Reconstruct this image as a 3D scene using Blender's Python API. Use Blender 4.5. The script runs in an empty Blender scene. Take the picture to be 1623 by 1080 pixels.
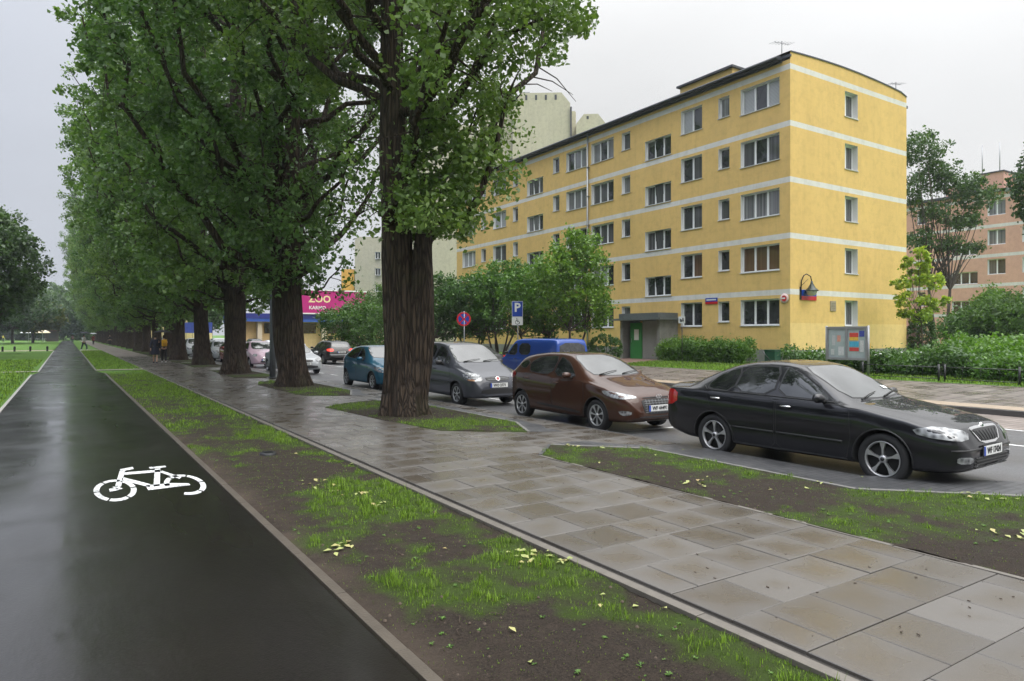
import bpy, bmesh, math, random
import numpy as np
from mathutils import Vector, Matrix, noise
from mathutils.bvhtree import BVHTree
from mathutils.geometry import delaunay_2d_cdt
R = math.radians
SC = bpy.context.scene
COL = SC.collection
F, A0, CXP, HY, CAMH = 1092.0, R(32.9), 811.5, 531.0, 1.72

# ---------------------------------------------------------------- objects
def link(o, parent=None):
    COL.objects.link(o)
    if parent is not None: o.parent = parent
    return o
def empty(name, loc=(0, 0, 0), rz=0.0, parent=None):
    o = bpy.data.objects.new(name, None); o.location = loc; o.rotation_euler = (0, 0, rz)
    return link(o, parent)
def tag(o, label=None, cat=None, group=None, kind=None):
    if label: o['label'] = label
    if cat: o['category'] = cat
    if group: o['group'] = group
    if kind: o['kind'] = kind
    return o
def copy_tree(o, parent=None):
    c = o.copy(); COL.objects.link(c)
    if parent is not None: c.parent = parent
    for ch in list(o.children): copy_tree(ch, c)
    return c
def mesh_fast(name, verts, faces_n, idx, mats, parent=None, smooth=False, mat_idx=None):
    """faces_n vertices per face, idx flat int array"""
    me = bpy.data.meshes.new(name)
    v = np.asarray(verts, dtype=np.float32).reshape(-1)
    idx = np.asarray(idx, dtype=np.int32).reshape(-1)
    nf = len(idx) // faces_n
    me.vertices.add(len(v) // 3); me.vertices.foreach_set('co', v)
    me.loops.add(len(idx)); me.loops.foreach_set('vertex_index', idx)
    me.polygons.add(nf)
    me.polygons.foreach_set('loop_start', np.arange(nf, dtype=np.int32) * faces_n)
    if smooth: me.polygons.foreach_set('use_smooth', np.ones(nf, dtype=bool))
    for m in (mats if isinstance(mats, (list, tuple)) else [mats]): me.materials.append(m)
    if mat_idx is not None: me.polygons.foreach_set('material_index', np.asarray(mat_idx, dtype=np.int32))
    me.update(calc_edges=True)
    o = bpy.data.objects.new(name, me)
    return link(o, parent)

class MB:
    """collects boxes, tubes and faces into ONE mesh"""
    def __init__(s): s.v = []; s.f = []; s.m = []; s.sm = []
    def face(s, pts, mi=0, sm=False):
        n = len(s.v); s.v += [tuple(p) for p in pts]; s.f.append(tuple(range(n, n + len(pts)))); s.m.append(mi); s.sm.append(sm)
    def box(s, x0, x1, y0, y1, z0, z1, mi=0, rz=0.0, c=None):
        P = [(x0, y0, z0), (x1, y0, z0), (x1, y1, z0), (x0, y1, z0), (x0, y0, z1), (x1, y0, z1), (x1, y1, z1), (x0, y1, z1)]
        if rz:
            cx, cy = c if c else ((x0 + x1) / 2, (y0 + y1) / 2); k, q = math.cos(rz), math.sin(rz)
            P = [(cx + (p[0] - cx) * k - (p[1] - cy) * q, cy + (p[0] - cx) * q + (p[1] - cy) * k, p[2]) for p in P]
        n = len(s.v); s.v += P
        for f in ((0, 3, 2, 1), (4, 5, 6, 7), (0, 1, 5, 4), (1, 2, 6, 5), (2, 3, 7, 6), (3, 0, 4, 7)):
            s.f.append(tuple(n + i for i in f)); s.m.append(mi); s.sm.append(False)
        return s
    def tube(s, pts, rad, seg=8, mi=0, caps=True, sm=True):
        pts = [Vector(p) for p in pts]; n0 = len(s.v); K = len(pts)
        if not hasattr(rad, '__len__'): rad = [rad] * K
        up = None
        for i, p in enumerate(pts):
            d = (pts[min(i + 1, K - 1)] - pts[max(i - 1, 0)])
            if d.length < 1e-9: d = Vector((0, 0, 1))
            d.normalize()
            if up is None: up = d.orthogonal().normalized()
            else:
                up = up - d * up.dot(d)
                up = up.normalized() if up.length > 1e-6 else d.orthogonal().normalized()
            q = d.cross(up)
            for j in range(seg):
                t = 2 * math.pi * j / seg
                s.v.append(tuple(p + (up * math.cos(t) + q * math.sin(t)) * rad[i]))
        for i in range(K - 1):
            for j in range(seg):
                a = n0 + i * seg + j; b = n0 + i * seg + (j + 1) % seg
                s.f.append((a, b, b + seg, a + seg)); s.m.append(mi); s.sm.append(sm)
        if caps:
            s.f.append(tuple(n0 + j for j in reversed(range(seg)))); s.m.append(mi); s.sm.append(False)
            s.f.append(tuple(n0 + (K - 1) * seg + j for j in range(seg))); s.m.append(mi); s.sm.append(False)
        return s
    def lathe(s, prof, seg=24, mi=0, axis='z', c=(0, 0, 0), sm=True, mis=None):
        n0 = len(s.v); K = len(prof)
        for (r, h) in prof:
            for j in range(seg):
                t = 2 * math.pi * j / seg; a, b = r * math.cos(t), r * math.sin(t)
                p = (a, b, h) if axis == 'z' else ((a, h, b) if axis == 'y' else (h, a, b))
                s.v.append((p[0] + c[0], p[1] + c[1], p[2] + c[2]))
        for i in range(K - 1):
            for j in range(seg):
                a = n0 + i * seg + j; b = n0 + i * seg + (j + 1) % seg
                s.f.append((a, b, b + seg, a + seg)); s.m.append(mis[i] if mis else mi); s.sm.append(sm)
        return s
    def prism(s, poly, z0, z1, mi=0):
        """vertical prism of an xy polygon"""
        n = len(poly); k = len(s.v)
        s.v += [(p[0], p[1], z0) for p in poly] + [(p[0], p[1], z1) for p in poly]
        s.f.append(tuple(k + i for i in reversed(range(n)))); s.f.append(tuple(k + n + i for i in range(n)))
        s.m += [mi, mi]; s.sm += [False, False]
        for i in range(n):
            j = (i + 1) % n; s.f.append((k + i, k + j, k + n + j, k + n + i)); s.m.append(mi); s.sm.append(False)
        return s
    def add(s, o, M=None, mi=None):
        n = len(s.v)
        s.v += [tuple(M @ Vector(p)) if M else p for p in o.v]
        s.f += [tuple(i + n for i in f) for f in o.f]
        s.m += [mi if mi is not None else m for m in o.m]; s.sm += o.sm
        return s
    def build(s, name, mats, parent=None, bevel=0.0, recalc=False, smooth_angle=None):
        me = bpy.data.meshes.new(name); me.from_pydata(s.v, [], s.f)
        for m in (mats if isinstance(mats, (list, tuple)) else [mats]): me.materials.append(m)
        me.polygons.foreach_set('material_index', s.m); me.polygons.foreach_set('use_smooth', s.sm)
        if bevel or recalc:
            bm = bmesh.new(); bm.from_mesh(me)
            bmesh.ops.recalc_face_normals(bm, faces=bm.faces)
            if bevel:
                ed = [e for e in bm.edges if len(e.link_faces) == 2 and e.calc_face_angle(0) > 0.6]
                bmesh.ops.bevel(bm, geom=ed, offset=bevel, segments=2, affect='EDGES', profile=0.6)
            bm.to_mesh(me); bm.free()
        me.update()
        if smooth_angle: me.set_sharp_from_angle(angle=smooth_angle)
        o = bpy.data.objects.new(name, me)
        return link(o, parent)

def sm01(a, b, x):
    t = min(1, max(0, (x - a) / (b - a))); return t * t * (3 - 2 * t)
def lerp(a, b, t): return a + (b - a) * t
def interp(x, pts): return float(np.interp(x, [p[0] for p in pts], [p[1] for p in pts]))
def nz(x, y, z=0.0, s=1.0): return noise.noise(Vector((x * s, y * s, z)))
def fbm(x, y, z=0.0, s=1.0, o=4): return noise.fractal(Vector((x * s, y * s, z)), 1.0, 2.0, o)

# ---------------------------------------------------------------- materials
class N:
    def __init__(s, name):
        s.mat = bpy.data.materials.new(name); s.mat.use_nodes = True
        s.t = s.mat.node_tree; s.t.nodes.clear()
        s.out = s.n('ShaderNodeOutputMaterial')
        s.b = s.n('ShaderNodeBsdfPrincipled'); s.l(s.b.outputs[0], s.out.inputs[0])
    def n(s, t, **kw):
        x = s.t.nodes.new(t)
        for k, v in kw.items(): setattr(x, k, v)
        return x
    def l(s, a, b): s.t.links.new(a, b)
    def set(s, **kw):
        names = dict(col='Base Color', rough='Roughness', metal='Metallic', ior='IOR', coat='Coat Weight', coatr='Coat Roughness',
                     spec='Specular IOR Level', trans='Transmission Weight', emit='Emission Color', estr='Emission Strength', sheen='Sheen Weight')
        for k, v in kw.items():
            i = s.b.inputs[names[k]]
            if hasattr(v, 'is_output'): s.l(v, i)
            else:
                if k in ('col', 'emit') and len(v) == 3: v = (*v, 1)
                i.default_value = v
        return s
    def val(s, v):
        x = s.n('ShaderNodeValue'); x.outputs[0].default_value = v; return x.outputs[0]
    def coord(s, kind='Object', scale=None):
        c = s.n('ShaderNodeTexCoord').outputs[kind]
        if scale is not None:
            m = s.n('ShaderNodeMapping'); m.inputs['Scale'].default_value = scale; s.l(c, m.inputs['Vector']); c = m.outputs[0]
        return c
    def pos(s, scale=None):
        c = s.n('ShaderNodeNewGeometry').outputs['Position']
        if scale is not None:
            m = s.n('ShaderNodeMapping'); m.inputs['Scale'].default_value = scale; s.l(c, m.inputs['Vector']); c = m.outputs[0]
        return c
    def noise(s, vec, scale=5, detail=4, rough=0.55, out=0):
        x = s.n('ShaderNodeTexNoise'); x.inputs['Scale'].default_value = scale; x.inputs['Detail'].default_value = detail
        x.inputs['Roughness'].default_value = rough; s.l(vec, x.inputs['Vector']); return x.outputs[out]
    def vor(s, vec, scale=5, feature='F1', out='Distance'):
        x = s.n('ShaderNodeTexVoronoi', feature=feature); x.inputs['Scale'].default_value = scale; s.l(vec, x.inputs['Vector']); return x.outputs[out]
    def ramp(s, fac, stops, interp='LINEAR'):
        x = s.n('ShaderNodeValToRGB'); x.color_ramp.interpolation = interp; e = x.color_ramp.elements
        while len(e) < len(stops): e.new(0.5)
        for k, (p, c) in enumerate(stops):
            e[k].position = p; e[k].color = (c, c, c, 1) if not hasattr(c, '__len__') else (*c[:3], 1)
        s.l(fac, x.inputs[0]); return x.outputs[0]
    def mix(s, f, a, b, mode='MIX'):
        x = s.n('ShaderNodeMix', data_type='RGBA', blend_type=mode)
        for sock, v in ((x.inputs[0], f), (x.inputs[6], a), (x.inputs[7], b)):
            if hasattr(v, 'is_output'): s.l(v, sock)
            elif hasattr(v, '__len__'): sock.default_value = (*v[:3], 1)
            else: sock.default_value = v
        return x.outputs[2]
    def math(s, op, a, b=0.0, c=None):
        x = s.n('ShaderNodeMath', operation=op)
        for i, v in enumerate((a, b, c)):
            if v is None: continue
            if hasattr(v, 'is_output'): s.l(v, x.inputs[i])
            else: x.inputs[i].default_value = v
        return x.outputs[0]
    def bump(s, h, strength=0.3, dist=0.01, normal=None):
        x = s.n('ShaderNodeBump'); x.inputs['Strength'].default_value = strength; x.inputs['Distance'].default_value = dist
        s.l(h, x.inputs['Height'])
        if normal is not None: s.l(normal, x.inputs['Normal'])
        s.l(x.outputs[0], s.b.inputs['Normal']); return x.outputs[0]
    def sep(s, v):
        x = s.n('ShaderNodeSeparateXYZ'); s.l(v, x.inputs[0]); return x.outputs
    def attr(s, name):
        return s.n('ShaderNodeAttribute', attribute_name=name).outputs
    def island(s): return s.n('ShaderNodeNewGeometry').outputs['Random Per Island']
    def objrand(s): return s.n('ShaderNodeObjectInfo').outputs['Random']

def simple(name, col, rough=0.6, metal=0.0, var=0.0, vs=6.0, coat=0.0, bump=0.0, bs=40.0, **kw):
    m = N(name); c = m.coord('Object')
    if var:
        n = m.noise(c, vs, 4)
        m.set(col=m.mix(n, tuple(max(0, x * (1 - var)) for x in col), tuple(min(1, x * (1 + var)) for x in col)))
    else: m.set(col=col)
    m.set(rough=rough, metal=metal, coat=coat, coatr=0.03, **kw)
    if bump: m.bump(m.noise(c, bs, 3), bump, 0.01)
    return m.mat

def px(u, v, z):
    """ground point seen at a pixel of the photograph"""
    d = F * (CAMH - z) / (v - HY); l = (u - CXP) / F * d
    return (d * math.sin(A0) + l * math.cos(A0), d * math.cos(A0) - l * math.sin(A0))
def ray(u):
    t = (u - CXP) / F
    return (math.sin(A0) + t * math.cos(A0), math.cos(A0) - t * math.sin(A0))
def at_depth(u, v, d):
    r = ray(u); return Vector((d * r[0], d * r[1], CAMH + (HY - v) * d / F))

# ground heights
def gz(x):
    if x < 8.1: return 0.0
    if x < 8.2: return lerp(0, -0.10, (x - 8.1) / 0.1)
    if x < 19.3: return -0.10 - 0.015 * (x - 8.2)
    if x < 19.31: return lerp(-0.266, -0.13, (x - 19.3) / 0.01)
    if x < 30: return lerp(-0.13, 0.3, (x - 19.31) / 10.69)
    return 0.3

# ---------------------------------------------------------------- camera, world, sun
cam = bpy.data.objects.new('camera', bpy.data.cameras.new('camera')); COL.objects.link(cam)
cam.data.lens = F / 1623 * 36; cam.data.sensor_width = 36; cam.data.shift_y = -9 / 1623
cam.data.clip_start = 0.05; cam.data.clip_end = 3000
cam.location = (0, 0, CAMH); cam.rotation_euler = (R(90), 0, -A0); SC.camera = cam
SC.view_settings.view_transform = 'Standard'; SC.view_settings.look = 'None'; SC.view_settings.exposure = 0.0; SC.view_settings.gamma = 1
SC.cycles.use_denoising = True
SC.cycles.max_bounces = 6; SC.cycles.diffuse_bounces = 3; SC.cycles.glossy_bounces = 3; SC.cycles.transmission_bounces = 3
SC.cycles.transparent_max_bounces = 8; SC.cycles.caustics_reflective = False; SC.cycles.caustics_refractive = False
SC.cycles.sample_clamp_indirect = 6.0

SUN_EL, SUN_DIR = R(52), Vector((0.25, -0.75))      # soft light from behind and right of the camera
w = bpy.data.worlds.new('World'); SC.world = w; w.use_nodes = True; wt = w.node_tree; wt.nodes.clear()
def wn(t): return wt.nodes.new(t)
sky = wn('ShaderNodeTexSky'); sky.sky_type = 'NISHITA'; sky.sun_disc = False; sky.sun_elevation = SUN_EL
sky.sun_rotation = math.atan2(SUN_DIR.x, SUN_DIR.y); sky.dust_density = 6; sky.air_density = 2
hs = wn('ShaderNodeHueSaturation'); hs.inputs['Saturation'].default_value = 0.25; wt.links.new(sky.outputs[0], hs.inputs['Color'])
b1 = wn('ShaderNodeBackground'); b1.inputs[1].default_value = 0.12; wt.links.new(hs.outputs[0], b1.inputs[0])
tc = wn('ShaderNodeTexCoord'); sp = wn('ShaderNodeSeparateXYZ'); wt.links.new(tc.outputs['Generated'], sp.inputs[0])
def wm(op, a, b, c=None):
    x = wn('ShaderNodeMath'); x.operation = op
    for i, v in enumerate((a, b, c)):
        if v is None: continue
        if hasattr(v, 'is_output'): wt.links.new(v, x.inputs[i])
        else: x.inputs[i].default_value = v
    return x.outputs[0]
el = wm('MAXIMUM', sp.outputs[2], 0.0)
zen = wm('MULTIPLY_ADD', wm('POWER', el, 3.8), 8.6, 1.0)     # overcast sky: brighter towards the zenith
side = wm('MULTIPLY_ADD', wm('SUBTRACT', wm('MULTIPLY', sp.outputs[0], 0.85), wm('MULTIPLY', sp.outputs[1], 0.5)), 0.27, 1.0)
nt = wn('ShaderNodeTexNoise'); nt.inputs['Scale'].default_value = 2.2; nt.inputs['Detail'].default_value = 5
mp = wn('ShaderNodeMapping'); mp.inputs['Scale'].default_value = (1, 1, 2.5); wt.links.new(tc.outputs['Generated'], mp.inputs[0]); wt.links.new(mp.outputs[0], nt.inputs[0])
cl = wm('MULTIPLY_ADD', nt.outputs[0], 0.24, 0.88)
lum = wm('MULTIPLY', wm('MULTIPLY', zen, side), cl)
rp = wn('ShaderNodeValToRGB'); rp.color_ramp.elements[0].position = 0.80; rp.color_ramp.elements[0].color = (0.86, 0.93, 1.09, 1)
rp.color_ramp.elements[1].position = 1.0; rp.color_ramp.elements[1].color = (0.99, 0.995, 1.0, 1); wt.links.new(side, rp.inputs[0])
vm = wn('ShaderNodeVectorMath'); vm.operation = 'SCALE'; wt.links.new(rp.outputs[0], vm.inputs[0]); wt.links.new(lum, vm.inputs['Scale'])
b2 = wn('ShaderNodeBackground'); b2.inputs[1].default_value = 0.77; wt.links.new(vm.outputs[0], b2.inputs[0])
mx = wn('ShaderNodeMixShader'); mx.inputs[0].default_value = 0.9; wt.links.new(b1.outputs[0], mx.inputs[1]); wt.links.new(b2.outputs[0], mx.inputs[2])
wo = wn('ShaderNodeOutputWorld'); wt.links.new(mx.outputs[0], wo.inputs[0])
sl = bpy.data.lights.new('sun', 'SUN'); sl.energy = 1.0; sl.angle = R(40); sl.color = (1.0, 0.965, 0.91)
so = bpy.data.objects.new('sun', sl); COL.objects.link(so)
sd = Vector((SUN_DIR.x, SUN_DIR.y, 0)).normalized() * math.cos(SUN_EL) + Vector((0, 0, math.sin(SUN_EL)))
so.rotation_euler = sd.to_track_quat('Z', 'Y').to_euler()
# ================================================================ GROUND
def mat_asphalt(name, base, wet0, wet1, streak=(0.25, 0.06, 1), dirt=(0.05, 0.042, 0.036), film=0):
    m = N(name); p = m.pos()
    fine = m.noise(p, 42, 5, .95); vor = m.vor(p, 75)
    big = m.noise(m.pos(streak), 2.0, 3, 0.5)
    c = m.mix(m.ramp(fine, [(0.38, 0), (0.66, 1)]), tuple(x * 0.45 for x in base), tuple(x * 2.1 for x in base)); c = m.mix(m.ramp(vor, [(.05, .8), (.16, 0)]), c, tuple(x * 3.4 for x in base))
    c = m.mix(m.ramp(m.noise(p, 0.7, 5), [(0.42, 0), (0.7, 0.45)]), c, dirt)
    m.set(col=c, rough=m.ramp(big, [(0.36, wet0), (0.62, wet1)]), spec=.22 if film else .5)
    h = m.math('MULTIPLY_ADD', vor, 0.5, m.math('MULTIPLY', fine, 0.5))
    h = m.math('MULTIPLY_ADD', m.noise(m.pos((1, 0.35, 1)), 5, 3), 5.0, h)
    m.bump(h, 0.5, 0.0022)
    if film: m.set(coat=m.ramp(big, [(.3, film), (.7, film * .65)]), coatr=m.ramp(m.noise(m.pos((.35, .55, 1)), 2.2, 4, .6), [(.38, .05), (.66, .22)])); m.b.inputs['Coat IOR'].default_value = 1.42
    return m.mat
M_PATH = mat_asphalt('wet_path_asphalt', (0.0095, 0.008, 0.0072), 0.26, 0.40, streak=(0.5, 0.10, 1), dirt=(.018, .0145, .012), film=.8)
M_ROAD = mat_asphalt('road_asphalt', (0.075, 0.076, 0.08), 0.28, 0.55)
def worn():
    m = N('road_paint'); p = m.pos(); n = m.noise(p, 45, 5, .75); n2 = m.noise(p, 5, 3)
    k = m.ramp(m.math('ADD', m.math('MULTIPLY', n, .7), m.math('MULTIPLY', n2, .3)), [(.425, 0), (.46, 1)])
    c = m.mix(m.noise(p, 9, 4), (.60, .61, .60), (.78, .79, .78)); m.set(col=m.mix(k, (.10, .10, .10), c), rough=.45); m.bump(m.noise(p, 160, 2), .3, .002); return m.mat
M_WHITE = worn()

def mat_lawn(name, g0, g1, soil, lo=0.35, hi=0.6, sc=0.9):
    m = N(name); p = m.pos()
    n1 = m.noise(p, sc, 6, 0.65); n2 = m.noise(p, 28, 4, 0.7)
    g = m.mix(m.ramp(n2, [(0.3, 0), (0.7, 1)]), g0, g1)
    k = m.math('ADD', m.math('MULTIPLY', n1, 0.8), m.math('MULTIPLY', n2, 0.2))
    m.set(col=m.mix(m.ramp(k, [(lo, 0), (hi, 1)]), soil, g), rough=0.9, spec=0.2)
    m.bump(n2, 0.9, 0.04); return m.mat
SOIL = (0.062, 0.046, 0.036)
M_LAWN = mat_lawn('lawn_grass', (0.055, 0.12, 0.022), (0.12, 0.225, 0.036), (0.085, 0.10, 0.035), 0.2, 0.45)
# base sheet to the horizon
def base_sheet():
    xs = sorted(set([-900, -300, -120, -60, -30, -15, -8, -4, -2, -1.3, 0, 1.5, 3.3, 5, 8.1, 8.2, 12, 19.3, 19.31, 24, 30, 40, 60, 100, 200, 400, 1200]))
    ys = [-200, -60, -20, -5, 0, 5, 10, 20, 40, 80, 150, 300, 600, 1800]
    v = [(x, y, gz(x) - 0.09) for y in ys for x in xs]; nx = len(xs)
    f = [(j * nx + i, j * nx + i + 1, (j + 1) * nx + i + 1, (j + 1) * nx + i) for j in range(len(ys) - 1) for i in range(nx - 1)]
    o = mesh_fast('ground', v, 4, f, M_LAWN); tag(o, kind='structure')
base_sheet()

def strip(name, pts_l, pts_r, zf, mat, ny=None, dz=0.0):
    """sheet between two polylines sampled with same count"""
    n = len(pts_l); v = []
    for a, b in zip(pts_l, pts_r):
        v += [(a[0], a[1], zf(a[0]) + dz), (b[0], b[1], zf(b[0]) + dz)]
    f = [(2 * i, 2 * i + 1, 2 * i + 3, 2 * i + 2) for i in range(n - 1)]
    o = mesh_fast(name, v, 4, f, mat); tag(o, kind='structure'); return o
# --- cycle path: wide near the camera, narrower beyond the first crossing
pl = [(-1.22, -12), (-1.22, 36), (-1.05, 38.5), (-1.10, 90), (-1.0, 235)]
pr = [(1.50, -12), (1.42, 36), (1.17, 38.5), (1.20, 90), (1.25, 235)]
strip('cycle_path', pl, pr, lambda x: 0, M_PATH, dz=0.0)
M_KERBC = simple('edging_concrete', (0.125, 0.112, 0.096), 0.5, var=0.35, vs=9, bump=0.3, bs=60)
M_KERBP = simple('path_edging', (0.075, 0.062, 0.048), 0.5, var=0.35, vs=7, bump=0.4, bs=60)
def kerb_line(name, pts, wid, z0, z1, mat, side=1, joint=1.0, label=None, zf=None):
    mb = MB()
    for i in range(len(pts) - 1):
        a = Vector((*pts[i], 0)); b = Vector((*pts[i + 1], 0)); L = (b - a).length; d = (b - a) / L
        nrm = Vector((-d.y, d.x, 0)) * side * wid; k = max(1, round(L / joint))
        if L > 60: k = int(k / 6) + 1
        for j in range(k):
            p = a + d * (L * j / k + 0.003); q = a + d * (L * (j + 1) / k - 0.003)
            zz = (zf(p.x) if zf else 0.0) + nz(p.x, p.y, 3.1, 7) * 0.004
            poly = [p, q, q + nrm, p + nrm]
            mb.prism([(t.x, t.y) for t in poly], zz + z0, zz + z1)
    o = mb.build(name, mat, recalc=True, bevel=0.004 if len(mb.f) < 3000 else 0); tag(o, kind='structure'); return o
kerb_line('path_edging', [(1.50, 0.5), (1.42, 36)], 0.07, -0.08, 0.012, M_KERBP, side=-1)
kerb_line('path_edging', [(-1.22, 0.5), (-1.22, 36)], 0.07, -0.08, 0.016, simple('pale_edging', (0.33, 0.32, 0.29), 0.5, var=0.2, vs=9), side=1)
kerb_line('path_edging', [(-1.05, 38.6), (-1.08, 88)], 0.08, -0.08, 0.02, bpy.data.materials['pale_edging'], side=1, joint=3)
kerb_line('path_edging', [(1.17, 38.6), (1.2, 88)], 0.07, -0.08, 0.01, M_KERBC, side=-1, joint=3)

# --- pavement slabs with real joints
def mat_slab():
    m = N('wet_paving_slab'); uv = m.n('ShaderNodeUVMap', uv_map='slab').outputs[0]
    p = m.pos(); r = m.attr('slabrand')[2]
    s = m.sep(uv)
    dx = m.math('ABSOLUTE', m.math('SUBTRACT', s[0], 0.5)); dy = m.math('ABSOLUTE', m.math('SUBTRACT', s[1], 0.5))
    e = m.math('MAXIMUM', dx, dy)                                   # 0 middle .. 0.5 rim
    e2 = m.math('ADD', e, m.math('MULTIPLY', m.math('SUBTRACT', m.noise(p, 2.6, 1), 0.5), 0.6))
    e2 = m.math('ADD', e2, m.math('MULTIPLY', m.math('SUBTRACT', r, 0.5), 0.28))
    wet = m.ramp(e2, [(0.12, 1), (0.52, 0)])
    grey = m.mix(r, (0.082, 0.075, 0.068), (0.118, 0.109, 0.099)); brown = m.mix(r, (0.070, 0.056, 0.037), (0.098, 0.080, 0.055))
    c = m.mix(m.math('MULTIPLY', wet, 0.6), grey, brown)
    c = m.mix(m.ramp(m.noise(p, 170, 2), [(0.35, 0), (0.7, 1)]), m.mix(1.0, c, (0.80, 0.80, 0.80), 'MULTIPLY'), m.mix(1.0, c, (1.1, 1.1, 1.1), 'MULTIPLY'))
    m.set(col=c, rough=m.math('MULTIPLY_ADD', wet, -0.16, m.ramp(m.noise(p, 1.1, 4), [(0.35, 0.30), (0.65, 0.5)])))
    m.bump(m.math('ADD', m.noise(p, 240, 2), m.math('MULTIPLY', m.noise(p, 6, 3), 2.0)), 0.25, 0.002)
    return m.mat
M_SLAB = mat_slab()
def inside(poly, x, y):
    c = False; n = len(poly)
    for i in range(n):
        x1, y1 = poly[i]; x2, y2 = poly[(i + 1) % n]
        if (y1 > y) != (y2 > y) and x < (x2 - x1) * (y - y1) / (y2 - y1) + x1: c = not c
    return c
# tree islands between pavement and parking bay (last value: the tree's Y)
ISL_C = [(5.66, 8.05), (6.32, 8.72), (7.38, 7.62), (7.38, 4.35), (8.5, 3.25), (8.9, 2.8), (8.9, -3), (5.66, -3)]
ISL_B = [(5.62, 11.1), (6.85, 10.1), (7.38, 11.3), (7.38, 15.3), (6.75, 17.2), (5.9, 16.8), (5.15, 16.1), (5.35, 13.2)]
ISL_A = [(5.6, 19.6), (6.75, 18.9), (7.38, 20.6), (7.38, 25.2), (6.7, 26.6), (5.9, 26.2), (5.5, 24.5)]
def far_isl(y): return [(5.65, y - 3.6), (6.7, y - 4.2), (7.38, y - 3.0), (7.38, y + 2.6), (6.6, y + 3.6), (5.8, y + 3.2)]
TREE_Y = [13.8, 23.4, 32.6, 43.2, 51.9, 60.0, 67.6, 78.3, 88, 97.5, 107, 117, 127, 138, 149, 160, 172, 185, 199, 214]
TREE_X = [6.15, 6.42, 6.35, 6.6, 6.45, 6.9, 6.7, 6.8, 6.9, 6.8, 6.8, 6.9, 6.8, 6.7, 6.9, 6.8, 6.8, 6.8, 6.8, 6.8]
ISL = [ISL_C, ISL_B, ISL_A] + [far_isl(y) for y in TREE_Y[2:]]

def slabs():
    rng = random.Random(4); V = []; Fc = []; UV = []; RN = []
    def slab(x0, x1, y0, y1, z):
        g = 0.0035; bv = 0.005; d = rng.uniform(-0.0025, 0.0025); t1, t2 = rng.uniform(-0.002, 0.002), rng.uniform(-0.002, 0.002)
        n = len(V)
        for ring, (o, zz) in enumerate(((g, -0.03), (g, -0.004), (g + bv, 0.0))):
            for (sx, sy) in ((0, 0), (1, 0), (1, 1), (0, 1)):
                x = lerp(x0 + o, x1 - o, sx); y = lerp(y0 + o, y1 - o, sy)
                V.append((x, y, z + zz + d + t1 * (sx - .5) + t2 * (sy - .5)))
        r = rng.random() ** 1.2
        if rng.random() < 0.025: r = 1.6
        def put(idx):
            Fc.append(tuple(n + i for i in idx))
            for i in idx: UV.append((((V[n + i][0] - x0) / 0.5), ((V[n + i][1] - y0) / 0.5))); RN.append(r)
        put((8, 9, 10, 11))
        for i in range(4):
            j = (i + 1) % 4; put((4 + i, 4 + j, 8 + j, 8 + i)); put((i, j, 4 + j, 4 + i))
    y = -2.73; k = 0
    while y < 62:
        row = [3.375, 3.875, 4.375, 4.875, 5.375, 5.635] if k % 2 else [3.375, 3.635, 4.135, 4.635, 5.135, 5.635]
        ext = []
        if y > 7.6:
            x = 5.635
            while x < 7.9: ext.append((x, x + 0.5)); x += 0.5
        for i in range(len(row) - 1): 
            xm, ym = (row[i] + row[i + 1]) / 2, y + .25
            if not any(all(inside(I, a_, b_) for a_ in (row[i] - .03, row[i + 1] + .03) for b_ in (y - .03, y + .53)) for I in ISL): slab(row[i], row[i + 1], y, y + 0.5, 0.0)
        for (a, b) in ext:
            if not any(all(inside(I, a_, b_) for a_ in (a - .03, b + .03) for b_ in (y - .03, y + .53)) for I in ISL): slab(a, b, y, y + 0.5, -0.004)
        y += 0.5; k += 1
    me = bpy.data.meshes.new('sidewalk'); me.from_pydata(V, [], Fc); me.materials.append(M_SLAB)
    uvl = me.uv_layers.new(name='slab'); uvl.data.foreach_set('uv', np.array(UV, dtype=np.float32).reshape(-1))
    at = me.attributes.new('slabrand', 'FLOAT', 'CORNER'); at.data.foreach_set('value', np.array(RN, dtype=np.float32))
    o = bpy.data.objects.new('sidewalk', me); COL.objects.link(o); tag(o, kind='structure')
slabs()
M_SAND = simple('joint_dirt', (0.03, 0.026, 0.022), 0.8, var=0.4, vs=30)
strip('sidewalk_bed', [(3.29, -4), (3.29, 62)], [(8.12, -4), (8.12, 62)], lambda x: 0, M_SAND, dz=-0.022)
def mat_farwalk():
    m = N('far_paving'); p = m.pos()
    br = m.n('ShaderNodeTexBrick'); br.inputs['Scale'].default_value = 1.0; br.inputs['Brick Width'].default_value = .5; br.inputs['Row Height'].default_value = .5
    br.inputs['Mortar Size'].default_value = .012; m.l(p, br.inputs[0])
    br.inputs['Color1'].default_value = (.2, .17, .15, 1); br.inputs['Color2'].default_value = (.27, .235, .21, 1); br.inputs['Mortar'].default_value = (.07, .06, .05, 1)
    m.set(col=m.mix(m.noise(p, 1.2, 4), br.outputs[0], (.17, .14, .12)), rough=m.ramp(m.noise(p, .8, 4), [(.35, .3), (.65, .55)])); m.bump(m.noise(p, 30, 3), .2, .004); return m.mat
M_FARW = mat_farwalk()
strip('sidewalk_far', [(3.3, 62), (3.3, 240)], [(5.7, 62), (5.7, 240)], lambda x: 0, M_FARW, dz=-0.001)
kerb_line('sidewalk_kerb', [(3.215, -3), (3.215, 62)], 0.08, -0.08, 0.012, M_KERBC, side=-1)
kerb_line('sidewalk_kerb', [(3.215, 62), (3.215, 235)], 0.08, -0.08, 0.012, M_KERBC, side=-1, joint=8)

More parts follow.
